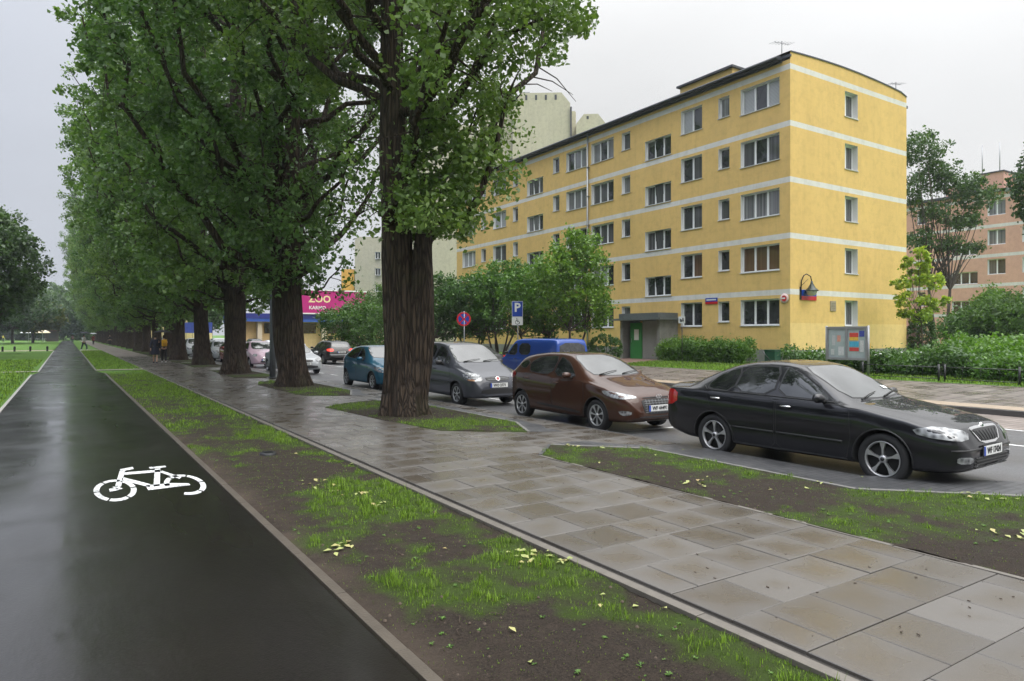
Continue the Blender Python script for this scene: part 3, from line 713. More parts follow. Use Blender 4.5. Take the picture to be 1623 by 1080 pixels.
def yellow_block():
    X, Y0, Y1, XB = 30.44, 21.40, 56.5, 41.45; rng = random.Random(3)
    root = empty('apartment_block', (X, Y0, .3)); tag(root, 'yellow five-storey apartment block with white bands between the floors', 'apartment building')
    off = Vector((X, Y0, .3))
    PF = lambda y, z, d=0: (d, y - Y0, z - .3)           # front facade (faces the street)
    PS = lambda x, z, d=0: (x - X, d, z - .3)            # end wall (faces the camera's right)
    bands = [(3.75, 4.03), (6.57, 6.85), (9.39, 9.67), (12.21, 12.49), (15.06, 15.34)]
    zb = [2.21 + 2.82 * k for k in range(5)]
    W = []
    cols = [(22.02, 24.42, 3, 1.37), (25.17, 25.93, 1, 1.13), (27.10, 28.70, 2, 1.38), (33.06, 33.86, 1, 1.13), (34.66, 36.97, 3, 1.37), (37.50, 39.80, 3, 1.37),
            (40.64, 41.42, 1, 1.13), (46.17, 46.9, 1, 1.13), (47.95, 50.0, 2, 1.37), (51.2, 52.0, 1, 1.13), (53.0, 55.4, 3, 1.37)]
    for ci, (a, b, s, h) in enumerate(cols):
        for k in range(5):
            z0 = zb[k] + (.22 if h < 1.2 else 0)
            pm = None
            if ci == 0: pm = [0, 3, 1, 2, 4][k]
            if ci == 2: pm = [0, 3, 2, 2, 4][k]
            if ci == 5 and k >= 3: pm = 1
            W.append((a, b, z0, z0 + h, s, pm, None))
    for (a, b) in ((29.5, 31.7), (42.7, 44.87)):
        for k in range(4): W.append((a, b, 4.10 + 2.83 * k, 4.10 + 2.83 * k + 1.2, 3, rng.choice([0, 1, 2]), 1))
    holes = [w[:4] for w in W]
    mb = MB(); mf = lambda z: 3 if z < .95 else (1 if any(b[0] < z < b[1] for b in bands) else 0)
    wall_grid(mb, Y0, Y1, .2, 15.45, holes, PF, bands + [(.95, .95)], mi_fn=mf)
    # end wall with its bowed top
    SW = [(35.18, 36.40, zb[k], zb[k] + 1.37, [0, .42, 1], 2, None) for k in range(5)]
    xs = [30.44, 31.5, 33, 34.5, 35.18, 36.4, 38, 39.6, 40.8, 41.45]; top = lambda x: 15.90 + .22 * (1 - ((x - 35.2) / 5.6) ** 2) if x < 40.9 else 15.72
    mf2 = lambda z: 3 if z < .95 else (2 if z < 2.32 else (1 if any(b[0] < z < b[1] for b in bands) else 0))
    wall_grid(mb, X, XB, .2, 15.45, [w[:4] for w in SW], PS, bands + [(.95, .95), (2.32, 2.32)], mi_fn=mf2)
    for i in range(len(xs) - 1):
        mb.face([PS(xs[i], 15.45), PS(xs[i + 1], 15.45), PS(xs[i + 1], top(xs[i + 1])), PS(xs[i], top(xs[i]))], 0)
    D = XB - X; Ln = Y1 - Y0
    mb.face([(D, 0, -.1), (D, Ln, -.1), (D, Ln, 15.2), (D, 0, 15.2)], 0)
    mb.face([(0, Ln, -.1), (D, Ln, -.1), (D, Ln, 15.3), (0, Ln, 15.3)], 0)
    mb.face(PF and [PF(Y0, 15.45), PF(Y1, 15.45), PF(Y1, 15.55), PF(Y0, 15.55)], 0)
    mb.build('wall', [M_YEL, M_BAND, M_YEL2, M_PLINTH], root)
    for w in W: window(root, PF, *w[:4], w[4], rng, pane_mi=w[5], tilt=w[6])
    for w in SW: window(root, PS, *w[:4], w[4], rng, depth=.32, pane_mi=w[5])
    # roof slab, gutter, end coping
    r = MB()
    ys = [-.28, Ln]
    for i in range(len(xs) - 1):
        a, b = xs[i] - X, xs[i + 1] - X; za, zb_ = top(xs[i]) - .3, top(xs[i + 1]) - .3
        r.face([(a, -.04, za), (b, -.04, zb_), (b, Ln, zb_), (a, Ln, za)]); r.face([(a, -.04, za - .07), (b, -.04, zb_ - .07), (b, -.04, zb_ + .0), (a, -.04, za + .0)])
    r.box(-.34, .02, .45, Ln, 15.28, 15.50); r.box(-.10, .10, .45, Ln, 15.20, 15.3); r.box(-.05, .06, -.03, Ln, 15.36, 15.49)
    r.box(D - .1, D + .35, .1, Ln, 14.8, 14.95)
    r.build('roof', M_DKMET, root)
    g = MB(); g.tube([(-.42, .45, 15.38), (-.42, Ln, 15.38)], .07, 8); g.build('gutter', M_DKMET, root)
    g = MB(); g.tube([(-.12, 37.24 - Y0, 15.35), (-.12, 37.24 - Y0, .1)], .06, 10)
    for z in np.arange(1, 15, 2.0): g.box(-.2, 0, 37.14 - Y0, 37.34 - Y0, z, z + .04)
    g.build('downpipe', M_GALV, root)
    # stair head on the roof
    h = MB(); y0, y1 = 25.4 - Y0 + 2.2, 33.2 - Y0; 
    h.box(3.2, 7.0, y0, y1 - 1.4, 15.6, 17.5); h.box(3.2, 7.0, y1 - 1.4, y1, 15.6, 16.9); hh = h.build('stair_head', M_YEL, root)
    q = MB(); q.box(3.0, 7.2, y0 - .15, y1 - 1.25, 17.5, 17.62); q.box(3.0, 7.2, y1 - 1.3, y1 + .2, 16.9, 17.0); q.box(3.17, 3.2, y0 + 2.0, y0 + 3.2, 16.3, 16.9); q.build('stair_head_roof', M_DKMET, hh)
    # entrance porch: side walls, canopy, green door
    e = MB(); a, b = 28.95 - Y0, 32.35 - Y0; q = -1.5
    e.box(q, -.003, a, a + .22, -.1, 2.30); en = e.build('entrance_porch', M_PLINTH, root, bevel=.01); e = MB(); e.box(q, -.003, b - .22, b, -.1, 2.30); e.build('side_wall', M_PLINTH, en, bevel=.01)
    e = MB(); e.box(q - .35, .0, a - .35, b + .35, 2.30, 2.42); e.box(q - .1, .0, a, b, 2.42, 2.72); e.build('canopy', simple('canopy_metal', (.17, .19, .19), .4, metal=.4, var=.2), en)
    e = MB(); e.box(q + .35, q + .42, a + .23, b - 1.62, -.1, 2.28); e.build('panel', mat_render('pale_grey_panel', (.27, .275, .255)), en)
    e = MB(); e.box(q + .30, q + .37, b - 1.6, b - .6, -.05, 2.15); gd = e.build('door', simple('green_door_paint', (.035, .22, .05), .35, var=.1), root, bevel=.01)
    e = MB(); e.box(q + .292, q + .298, b - 1.35, b - .95, 1.1, 1.75); e.build('notice', simple('paper', (.75, .75, .73), .7), gd)
    e = MB(); e.tube([(q + .27, b - .72, .95), (q + .27, b - .72, 1.2)], .015, 8); e.build('handle', M_GALV, gd)
    # antennas
    for (x, y, z, s) in ((.3, .7, 15.5, 1), (D - .6, .3, 15.3, 1)):
        m = MB(); m.tube([(x, y, z), (x, y, z + .95)], .018, 6); m.tube([(x - .75, y - .1, z + .70), (x + .75, y + .12, z + .98)], .012, 5)
        for k in range(7):
            t = k / 6; c = Vector((lerp(x - .75, x + .75, t), y, lerp(z + .70, z + .98, t))); m.tube([c + Vector((0, -.22, 0)), c + Vector((0, .22, 0))], .007, 4)
        m.build('antenna', M_DKMET, root)
    m = MB(); m.box(6.3, 6.7, -.30, -.001, .2, .95); m.build('meter_box', simple('yellow_box', (.75, .42, .02), .5, var=.1), root, bevel=.01)
    return root
yellow_block()

def text(s, size, mat, loc, rot, parent=None, name='lettering', ext=.002, bold=0.0, align='CENTER', sx=1.0):
    c = bpy.data.curves.new(name, 'FONT'); c.body = s; c.size = size; c.extrude = ext; c.align_x = align; c.align_y = 'CENTER'; c.offset = bold
    c.resolution_u = 2
    t = bpy.data.objects.new('tmp', c); COL.objects.link(t); bpy.context.view_layer.update()
    me = bpy.data.meshes.new_from_object(t.evaluated_get(bpy.context.evaluated_depsgraph_get())); bpy.data.objects.remove(t)
    me.name = name; me.materials.clear(); me.materials.append(mat)
    o = bpy.data.objects.new(name, me); o.location = loc; o.rotation_euler = rot; o.scale = (sx, 1, 1); link(o, parent); return o

M_PINK = mat_render('pink_render', (.62, .37, .285), panel=None)
def pink_block():
    X = 73.8; rng = random.Random(8); Ya, Yb = 8, 52; root = empty('apartment_block', (X, Ya, 0)); tag(root, 'pink five-storey apartment block behind the trees at the right edge', 'apartment building')
    PF = lambda y, z, d=0: (d, y - Ya, z); bands = [(1.05 + 2.7 * k + 2.62, 1.05 + 2.7 * k + 2.92) for k in range(5)]
    bands = [(3.5, 3.8), (6.3, 6.6), (9.1, 9.4), (11.9, 12.2), (14.6, 14.9)]; W = []
    for (a, b, s) in ((29.05, 30.55, 2), (27.0, 27.7, 1), (24.0, 26.4, 3), (20.5, 22.0, 2), (36.2, 37.0, 1), (38.2, 40.6, 3), (42, 43.5, 2), (46, 48.4, 3), (16, 18.4, 3), (12, 13.6, 2)):
        for k in range(5): W.append((a, b, 1.85 + 2.8 * k, 1.85 + 2.8 * k + 1.45, s, 0, None))
    for (a, b) in ((31.4, 33.7), (8.8, 11)):
        for k in range(4): W.append((a, b, 3.85 + 2.8 * k, 3.85 + 2.8 * k + 1.2, 3, 1, None))
    mb = MB(); wall_grid(mb, Ya, Yb, 0, 15.2, [w[:4] for w in W], PF, bands)
    mb.face([(0, 0, 0), (11, 0, 0), (11, 0, 15.2), (0, 0, 15.2)]); mb.face([(0, Yb - Ya, 0), (11, Yb - Ya, 0), (11, Yb - Ya, 15.2), (0, Yb - Ya, 15.2)]); mb.face([(11, 0, 0), (11, Yb - Ya, 0), (11, Yb - Ya, 15.2), (11, 0, 15.2)])
    mb.build('wall', [M_PINK, M_BAND], root)
    for w in W: window(root, PF, *w[:4], w[4], rng, pane_mi=rng.choice([0, 2, 0, 1]) if w[5] == 0 else 0, detail=False)
    r = MB(); r.box(-.3, 11.2, -.2, Yb - Ya + .2, 15.2, 15.45); r.build('roof', M_DKMET, root)
    h = MB(); h.box(1.0, 6, 21.6, 23.6, 15.45, 17.3); h.box(1.6, 6, 23.6, 27, 15.45, 16.6); hh = h.build('stair_head', M_PINK, root)
    h = MB(); h.box(.9, 6.1, 21.5, 23.7, 17.3, 17.4); h.box(1.5, 6, 23.7, 27.1, 16.6, 16.7); h.box(1.57, 1.6, 24.2, 25.4, 15.6, 16.4); h.build('stair_head_roof', M_DKMET, hh)
    m = MB()
    for y in (22.0, 23.5): m.tube([(1.2, y, 17.2), (1.2, y, 20.2)], .04, 6)
    m.build('antenna', M_GALV, root)
    m = MB(); m.box(-.9, -.002, 29.0 - 0.3, 31.5 - .3, 0, 2.6); m.build('porch', simple('dark_red_porch', (.12, .055, .05), .6), root)
pink_block()

M_CREAM = mat_render('cream_concrete', (.50, .475, .36), var=.05, stain=.35)
M_CREAM2 = mat_render('cream_concrete_shade', (.40, .385, .30), var=.05, stain=.35)
def tower(name, cx, cy, rz, blocks, label, grp=None):
    root = empty(name, (cx, cy, 0), rz); tag(root, label, 'tower block')
    mb = MB()
    for (x0, x1, y0, y1, h, ch) in blocks:
        # ch: chamfered upper corner
        P = [(x0, y0, 0), (x1, y0, 0), (x1, y0, h - ch), (x1 - ch * .8, y0, h), (x0 + ch * .8, y0, h), (x0, y0, h - ch)]
        Q = [(x, y1, z) for (x, y, z) in P]; mb.face(P); mb.face(Q[::-1])
        for i in range(6): j = (i + 1) % 6; mb.face([P[i], Q[i], Q[j], P[j]])
    mb.build('wall', M_CREAM, root); return root
def towers():
    # tall cream blocks behind; local +x runs across the view, local -y faces the camera
    c = at_depth(860, 531, 95); rz = -A0 - R(2.6)
    t = tower('tower_block', c.x, c.y, rz, [(-9.0, -4.25, 1.2, 12, 34.0, 1.0), (-4.2, 3.8, 0, 12, 35.1, 1.5), (4.6, 8.6, -.6, 10, 31.9, 1.3), (3.75, 4.65, 1.5, 9, 33.0, .2), (-20, -9.02, 2.2, 12, 31.5, 1.0)], 'cream concrete tower block with stepped chamfered top behind the yellow block')
    m = MB()
    for k in range(5): m.box(-3.75 + k * 1.35, -3.45 + k * 1.35, -.03, .0, 34.1, 34.8)
    m.box(6.0, 6.3, -.63, -.6, 31.2, 31.6); m.box(-4.26, -4.18, -.02, .0, 0, 33.6); m.box(3.8, 4.0, -.4, .0, 22, 33); m.build('vent_opening', M_DKMET, t)
    m = MB(); m.box(-2.6, -1.8, 1, 2, 35.1, 35.6); m.tube([(2.4, .5, 27.5), (2.4, .5, 30)], .06, 6); m.build('roof_vent', M_GALV, t)
    c = at_depth(590, 531, 118); rng = random.Random(2)
    t = tower('tower_block', c.x, c.y, -A0, [(-3.0, 2.0, 0, 10, 18.5, .6), (2.04, 6.5, .5, 10, 17.5, .6)], 'cream tower block with small windows seen between the two nearest trunks')
    for k in range(5):
        window(t, lambda u, z, d=0: (u, d - .32, z), .55, 1.45, 3.5 + 2.8 * k, 4.7 + 2.8 * k, 2, rng, pane_mi=0, detail=False)
    m = MB(); m.box(-5.4, -3.2, .4, 9, 0, 13.0); m.build('wall', mat_render('orange_render', (.74, .42, .10)), t)
    # pale far blocks glimpsed between the trunks further left
    c = at_depth(330, 531, 190); t = tower('tower_block', c.x, c.y, -A0, [(-26, -4, 0, 12, 17, .5)], 'pale yellow block glimpsed between the trunks on the left')
    t.children[0].data.materials[0] = mat_render('pale_yellow_render', (.62, .49, .24))
towers()

def shop():
    Yf = 88.0; x0, x1 = 18.5, 44; root = empty('shop_building', (x0, Yf, 0)); tag(root, 'low yellow shop pavilion with blue fascia under a pink billboard', 'shop')
    L = x1 - x0; m = MB(); m.box(0, L, .9, 14, -.2, 3.35); m.build('wall', mat_render('shop_yellow', (.68, .50, .26)), root)
    m = MB(); m.box(-.2, L, -.5, 14, 3.35, 4.35); m.build('fascia', simple('blue_fascia', (.035, .10, .42), .4, var=.1), root)
    m = MB(); m.box(-.25, L, -.55, -.5, 3.75, 4.35); m.build('fascia_board', simple('deep_blue_fascia', (.02, .03, .22), .4), root)
    m = MB()
    for x in (1.2, 5.2, 9.2, 13.4, 17.6, 21.8): m.box(x, x + .55, -.1, .45, -.2, 3.35)
    m.build('column', simple('cream_column', (.60, .52, .40), .7, var=.1), root, bevel=.02)
    m = MB()
    for x in (2.2, 6.1, 10.2): m.box(x, x + 2.6, .84, .9, 1.9, 3.2)
    m.build('window', M_GL[0], root)
    m = MB(); m.box(2.9, 3.7, .80, .84, .9, 1.9); m.build('poster', simple('shop_poster', (.55, .5, .55), .5, var=.5, vs=8), root)
    b = empty('billboard', (24.2, Yf - .62, 4.5)); tag(b, 'magenta billboard lettered ZOO on the shop roof', 'billboard')
    m = MB(); m.box(0, 9.2, -.12, .12, 0, 2.85); m.build('board', simple('magenta_print', (.46, .012, .19), .4, var=.08), b)
    m = MB(); m.box(-.1, 9.3, -.16, .14, 2.85, 3.0); m.box(-.1, 9.3, -.16, .14, -.12, .0); m.build('board_frame', M_FRAME, b)
    t = text('ZOO', 1.25, simple('cream_letters', (.80, .66, .38), .5), (3.0, -.13, 1.75), (R(90), 0, 0), b, bold=.035); 
    text('KARMO', .62, simple('white_letters', (.8, .8, .8), .5), (2.7, -.13, .66), (R(90), 0, 0), b, bold=.012)
shop()
# ================================================================ TREES AND SHRUBS
def mat_leaf(name, c0, c1, c2, tr=.35, rough=.42, spec=.45):
    m = N(name); r = m.island(); n = m.noise(m.coord('Object'), .55, 3)
    f = m.math('ADD', m.math('MULTIPLY', r, .62), m.math('MULTIPLY', m.ramp(n, [(.3, 0), (.7, 1)]), .38))
    c = m.ramp(f, [(0, c0), (.5, c1), (1, c2)])
    o_ = m.objrand(); c = m.mix(o_, m.mix(1.0, c, (.80, .88, .95), 'MULTIPLY'), m.mix(1.0, c, (1.18, 1.10, .95), 'MULTIPLY'))
    m.set(col=c, rough=rough, spec=spec)
    t = m.n('ShaderNodeBsdfTranslucent'); m.l(m.mix(1.0, c, (1.25, 1.35, .6), 'MULTIPLY'), t.inputs[0]); x = m.n('ShaderNodeMixShader'); x.inputs[0].default_value = tr
    m.l(m.b.outputs[0], x.inputs[1]); m.l(t.outputs[0], x.inputs[2]); m.l(x.outputs[0], m.out.inputs[0]); return m.mat
M_LEAF = mat_leaf('poplar_leaf', (.056, .104, .030), (.112, .195, .050), (.22, .32, .10), tr=.33)
M_LEAFD = mat_leaf('dark_leaf', (.022, .05, .020), (.045, .09, .028), (.075, .14, .04))
M_LEAFB = mat_leaf('shrub_leaf', (.035, .08, .022), (.07, .145, .035), (.13, .235, .055))
M_LEAFY = mat_leaf('young_maple_leaf', (.12, .22, .03), (.27, .38, .05), (.50, .56, .09))
M_LEAFM = mat_leaf('small_tree_leaf', (.05, .12, .022), (.10, .20, .033), (.18, .30, .05))
M_LEAFL = mat_leaf('locust_leaf', (.04, .085, .028), (.07, .13, .04), (.12, .19, .06))
M_LEAFG = mat_leaf('bright_hedge_leaf', (.05, .12, .018), (.11, .22, .03), (.19, .33, .05))
M_LEAFO = mat_leaf('olive_leaf', (.08, .10, .02), (.14, .15, .03), (.2, .19, .04))
def mp2(m, v):
    # warp so the furrows wander
    n = m.n('ShaderNodeTexNoise'); n.inputs['Scale'].default_value = 9; n.inputs['Detail'].default_value = 4; m.l(v, n.inputs['Vector'])
    a = m.n('ShaderNodeVectorMath', operation='SUBTRACT'); m.l(n.outputs['Color'], a.inputs[0]); a.inputs[1].default_value = (.5, .5, .5)
    b = m.n('ShaderNodeVectorMath', operation='MULTIPLY_ADD'); m.l(a.outputs[0], b.inputs[0]); b.inputs[1].default_value = (.07, .07, .07); m.l(v, b.inputs[2]); return b.outputs[0]
def mat_bark():
    m = N('furrowed_bark'); c = m.coord('Object'); s = m.sep(c)
    ang = m.math('MULTIPLY', m.math('ARCTAN2', s[1], s[0]), 3.2)
    d = m.math('MULTIPLY', m.noise(c, 2.6, 3), 1.1)
    cb = m.n('ShaderNodeCombineXYZ'); m.l(m.math('ADD', ang, d), cb.inputs[0]); m.l(m.math('MULTIPLY', s[2], .55), cb.inputs[1])
    mp = m.n('ShaderNodeMapping'); m.l(c, mp.inputs[0]); mp.inputs['Scale'].default_value = (1, 1, .12)
    v = m.vor(mp2(m, mp.outputs[0]), 13, 'DISTANCE_TO_EDGE'); n = m.noise(mp.outputs[0], 30, 4, .7); f = m.noise(c, 70, 3, .7)
    r = m.ramp(v, [(0, 0), (.22, 1)]); col = m.mix(r, (.014, .0105, .008), (.085, .062, .045))
    col = m.mix(m.ramp(n, [(.3, 0), (.75, .75)]), col, (.055, .04, .03))
    col = m.mix(m.ramp(m.noise(c, 1.2, 4), [(.52, 0), (.75, .45)]), col, (.055, .06, .025))
    m.set(col=col, rough=.85, spec=.25)
    m.bump(m.math('ADD', m.math('MULTIPLY', r, 1.0), m.math('ADD', m.math('MULTIPLY', n, .7), m.math('MULTIPLY', f, .25))), 1.0, .05); return m.mat
M_BARK = mat_bark()
M_BARKS = simple('smooth_bark', (.075, .06, .048), .8, var=.35, vs=8, bump=.4, bs=30)

def leaf_mesh(name, C, size, mats, parent, seed=0, droop=.35, elong=1.25, fold=True):
    """C (n,3) leaf centres -> kite-shaped leaves of two triangles each folded on the midrib"""
    rng = np.random.default_rng(seed); C = np.asarray(C, dtype=np.float64); n = len(C)
    a = rng.normal(size=(n, 3)); a[:, 2] -= droop; a /= np.linalg.norm(a, axis=1)[:, None]
    b = rng.normal(size=(n, 3)); b[:, 2] *= .45; b -= a * (a * b).sum(1)[:, None]; b /= np.linalg.norm(b, axis=1)[:, None] + 1e-9
    nn = np.cross(a, b); s = size * rng.uniform(.5, 1.45, n)[:, None]
    L = a * s * elong * .5; W = b * s * .45; fd = nn * s * .12
    V = np.stack([C - L, C + W - L * .15 + fd, C + L, C - W - L * .15 + fd], 1).reshape(-1, 3)
    q = (np.arange(n) * 4)[:, None]; I = np.concatenate([q, q + 1, q + 2, q + 3], 1)
    return mesh_fast(name, V, 4, I, mats, parent)

def spline(p0, p1, p2, k):
    return [p0 * (1 - t) ** 2 + p1 * 2 * t * (1 - t) + p2 * t * t for t in [i / k for i in range(k + 1)]]

def poplar(seed, H=26, env=None, r0=.62, leaf=.13, nl=46000, limbs=46, lean=(0, 0), fork=None, hero=False, low=3.6, zcap=99, clump=.42, skip=None):
    """returns (root, trunk, crown): furrowed trunk with flare, rising limbs, twigs carrying leaf clumps"""
    rng = random.Random(seed); nr = np.random.default_rng(seed)
    root = empty('poplar_tree')
    env = env or [(3.2, .9), (4.5, 2.2), (6, 3.0), (9, 4.4), (13, 6.0), (17, 6.8), (21, 5.8), (24, 3.8), (26, 1.0)]
    mb = MB()
    # trunk: ridged surface
    def stem(path, rad, seg, amp=.06, flare=.5, z0f=0.0, twist=0.0, ph=0.0):
        K = len(path); n0 = len(mb.v)
        for i, p in enumerate(path):
            for j in range(seg):
                t = 2 * math.pi * j / seg
                hgt = p.z - z0f
                fl = 1 + flare * math.exp(-max(0, hgt) / .55) * (1 + .38 * math.sin(t * 5 + seed) + .2 * math.sin(t * 9 + 2 * seed)) 
                rid = amp * (abs(math.sin(t * 11 + 1.3 * math.sin(hgt * 1.1 + t * 2) + ph)) - .5) + amp * .8 * noise.noise(Vector((math.cos(t) * 5, math.sin(t) * 5, hgt * .9 + seed)))
                lump = .10 * noise.noise(Vector((math.cos(t) * 1.3, math.sin(t) * 1.3, hgt * .6 + 7 * seed)))
                r = rad[i] * fl * (1 + rid + lump)
                mb.v.append((p.x + r * math.cos(t), p.y + r * math.sin(t), p.z))
        for i in range(K - 1):
            for j in range(seg):
                a = n0 + i * seg + j; b = n0 + i * seg + (j + 1) % seg
                mb.f.append((a, b, b + seg, a + seg)); mb.m.append(0); mb.sm.append(True)
    lx, ly = lean; top = H * .80
    K = 90 if hero else 44
    wob = [rng.uniform(-1, 1) for _ in range(6)]
    def axis(z): return Vector((lx * z / 10 + .12 * wob[0] * math.sin(z * .35 + wob[1]), ly * z / 10 + .12 * wob[2] * math.sin(z * .3 + wob[3]), z))
    def rad_at(z): return r0 * (1 - .72 * (z / top)) * (1.0 if z < 5 else 1 - .16 * sm01(5, 7, z)) + .03
    zs = [-.25 + (top + .25) * (k / K) ** 1.25 for k in range(K + 1)]
    seg = 96 if hero else 44
    stem([axis(z) for z in zs], [rad_at(max(0, z)) for z in zs], seg, amp=.075 if hero else .06, flare=.52)
    if fork:   # a second fused stem rising beside the first
        fx, fy, fz, fr, ftop, flean = fork; kk = 60
        zz = [-.2 + (ftop + .2) * k / kk for k in range(kk + 1)]
        stem([Vector((fx * sm01(-1, fz, z) + flean[0] * max(0, z - fz) / 10 + .0, fy * sm01(-1, fz, z) + flean[1] * max(0, z - fz) / 10, z)) + axis(z) * .0 + Vector((axis(min(z, fz)).x, axis(min(z, fz)).y, 0)) for z in zz],
             [fr * (1 - .5 * sm01(fz, ftop, z)) * (.9 + .1 * math.sin(z * 1.1)) for z in zz], seg, amp=.075, flare=.35, ph=1.0)
    C = []; tips = []
    def add_clump(p, r, k): 
        if p.z > zcap: return
        C.append((p, r, k))
    for i in range(limbs):
        u = (i + rng.random()) / limbs; zt = lerp(low + .6, H - .5, u ** .80); az = i * 2.39996 + rng.uniform(-.5, .5)
        Re = interp(zt, env) * rng.uniform(.72, 1.08); st = min(top - .5, max(low - .9, zt - Re * rng.uniform(.75, 1.35) - .4))
        if st < 3.0: st = 3.0 + rng.random() * .5
        p0 = axis(st); p2 = Vector((axis(zt).x + Re * math.cos(az), axis(zt).y + Re * math.sin(az), zt)); 
        p1 = p0.lerp(p2, .45) + Vector((math.cos(az) * Re * .26, math.sin(az) * Re * .26, -.16 * (zt - st))) + Vector((rng.uniform(-.9, .9), rng.uniform(-.9, .9), rng.uniform(-.4, .4)))
        if skip and skip(az, zt): continue
        k = 9; pts = spline(p0, p1, p2, k); Lm = (p2 - p0).length; rl = max(.03, min(rad_at(st) * .42, .0135 * Lm + .015))
        for q in range(1, k + 1): pts[q] = pts[q] + Vector((rng.uniform(-1, 1), rng.uniform(-1, 1), rng.uniform(-1, 1))) * .05 * Lm * .75
        mb.tube(pts, [rl * (1 - .85 * q / k) + .008 for q in range(k + 1)], 8 if hero else 6, caps=False)
        ns = max(5, int(Lm * 1.7))
        for s_ in range(ns):
            t = lerp(.30, 1.0, (s_ + rng.random()) / ns); q = min(k - 1, int(t * k)); b = pts[q].lerp(pts[q + 1], t * k - q)
            L2 = rng.uniform(.5, 1.35) * (.6 + .5 * min(1.2, Lm / 6)); d = Vector((rng.gauss(0, 1), rng.gauss(0, 1), rng.gauss(.25, .6))).normalized()
            e = b + d * L2 + Vector((0, 0, -.12 * L2))
            m_ = b.lerp(e, .5) + Vector((0, 0, .1 * L2)); mb.tube([b, m_, e], [.022 * (1.3 - t * .6), .015, .006], 4, caps=False)
            for c_ in range(3):
                tt = rng.uniform(.45, 1.1); p = b.lerp(e, tt) + Vector((rng.gauss(0, .2), rng.gauss(0, .2), rng.gauss(-.12, .2)))
                add_clump(p, clump * rng.uniform(.45, 1.15), rng.uniform(.4, 1.4))
            add_clump(e, clump * .8, 1.0)
    # short shoots along the trunk
    for i in range(26):
        z = rng.uniform(low, top * .8); a = rng.uniform(0, 6.28); rr = rad_at(z); p = axis(z) + Vector((math.cos(a), math.sin(a), 0)) * rr * .9; e = p + Vector((math.cos(a), math.sin(a), rng.uniform(-.3, .6))) * rng.uniform(.4, 1.1)
        mb.tube([p, e], [.02, .006], 4, caps=False)
        for _ in range(2): add_clump(e + Vector((rng.gauss(0, .15), rng.gauss(0, .15), rng.gauss(-.15, .2))), clump * .8, .8)
    tot = sum(c[2] for c in C); P = []
    for (p, r, k) in C:
        m_ = max(4, int(nl * k / tot)); g = nr.normal(size=(m_, 3)); g /= np.linalg.norm(g, axis=1)[:, None] + 1e-9; g *= (nr.random((m_, 1)) ** .45) * r * 1.25; g[:, 2] *= .8
        P.append(g + np.array(p))
    return root, mb, np.concatenate(P), axis, rad_at, add_clump

GRP = 'poplars in the row between the pavement and the parked cars'
def finish(root, mb, P, leaf, seed, x, y, rz, label):
    mb.build('trunk', M_BARK, root); leaf_mesh('crown', P, leaf, M_LEAF, root, seed)
    root.location = (x, y, 0); root.rotation_euler = (0, 0, rz); tag(root, label, 'tree', GRP)
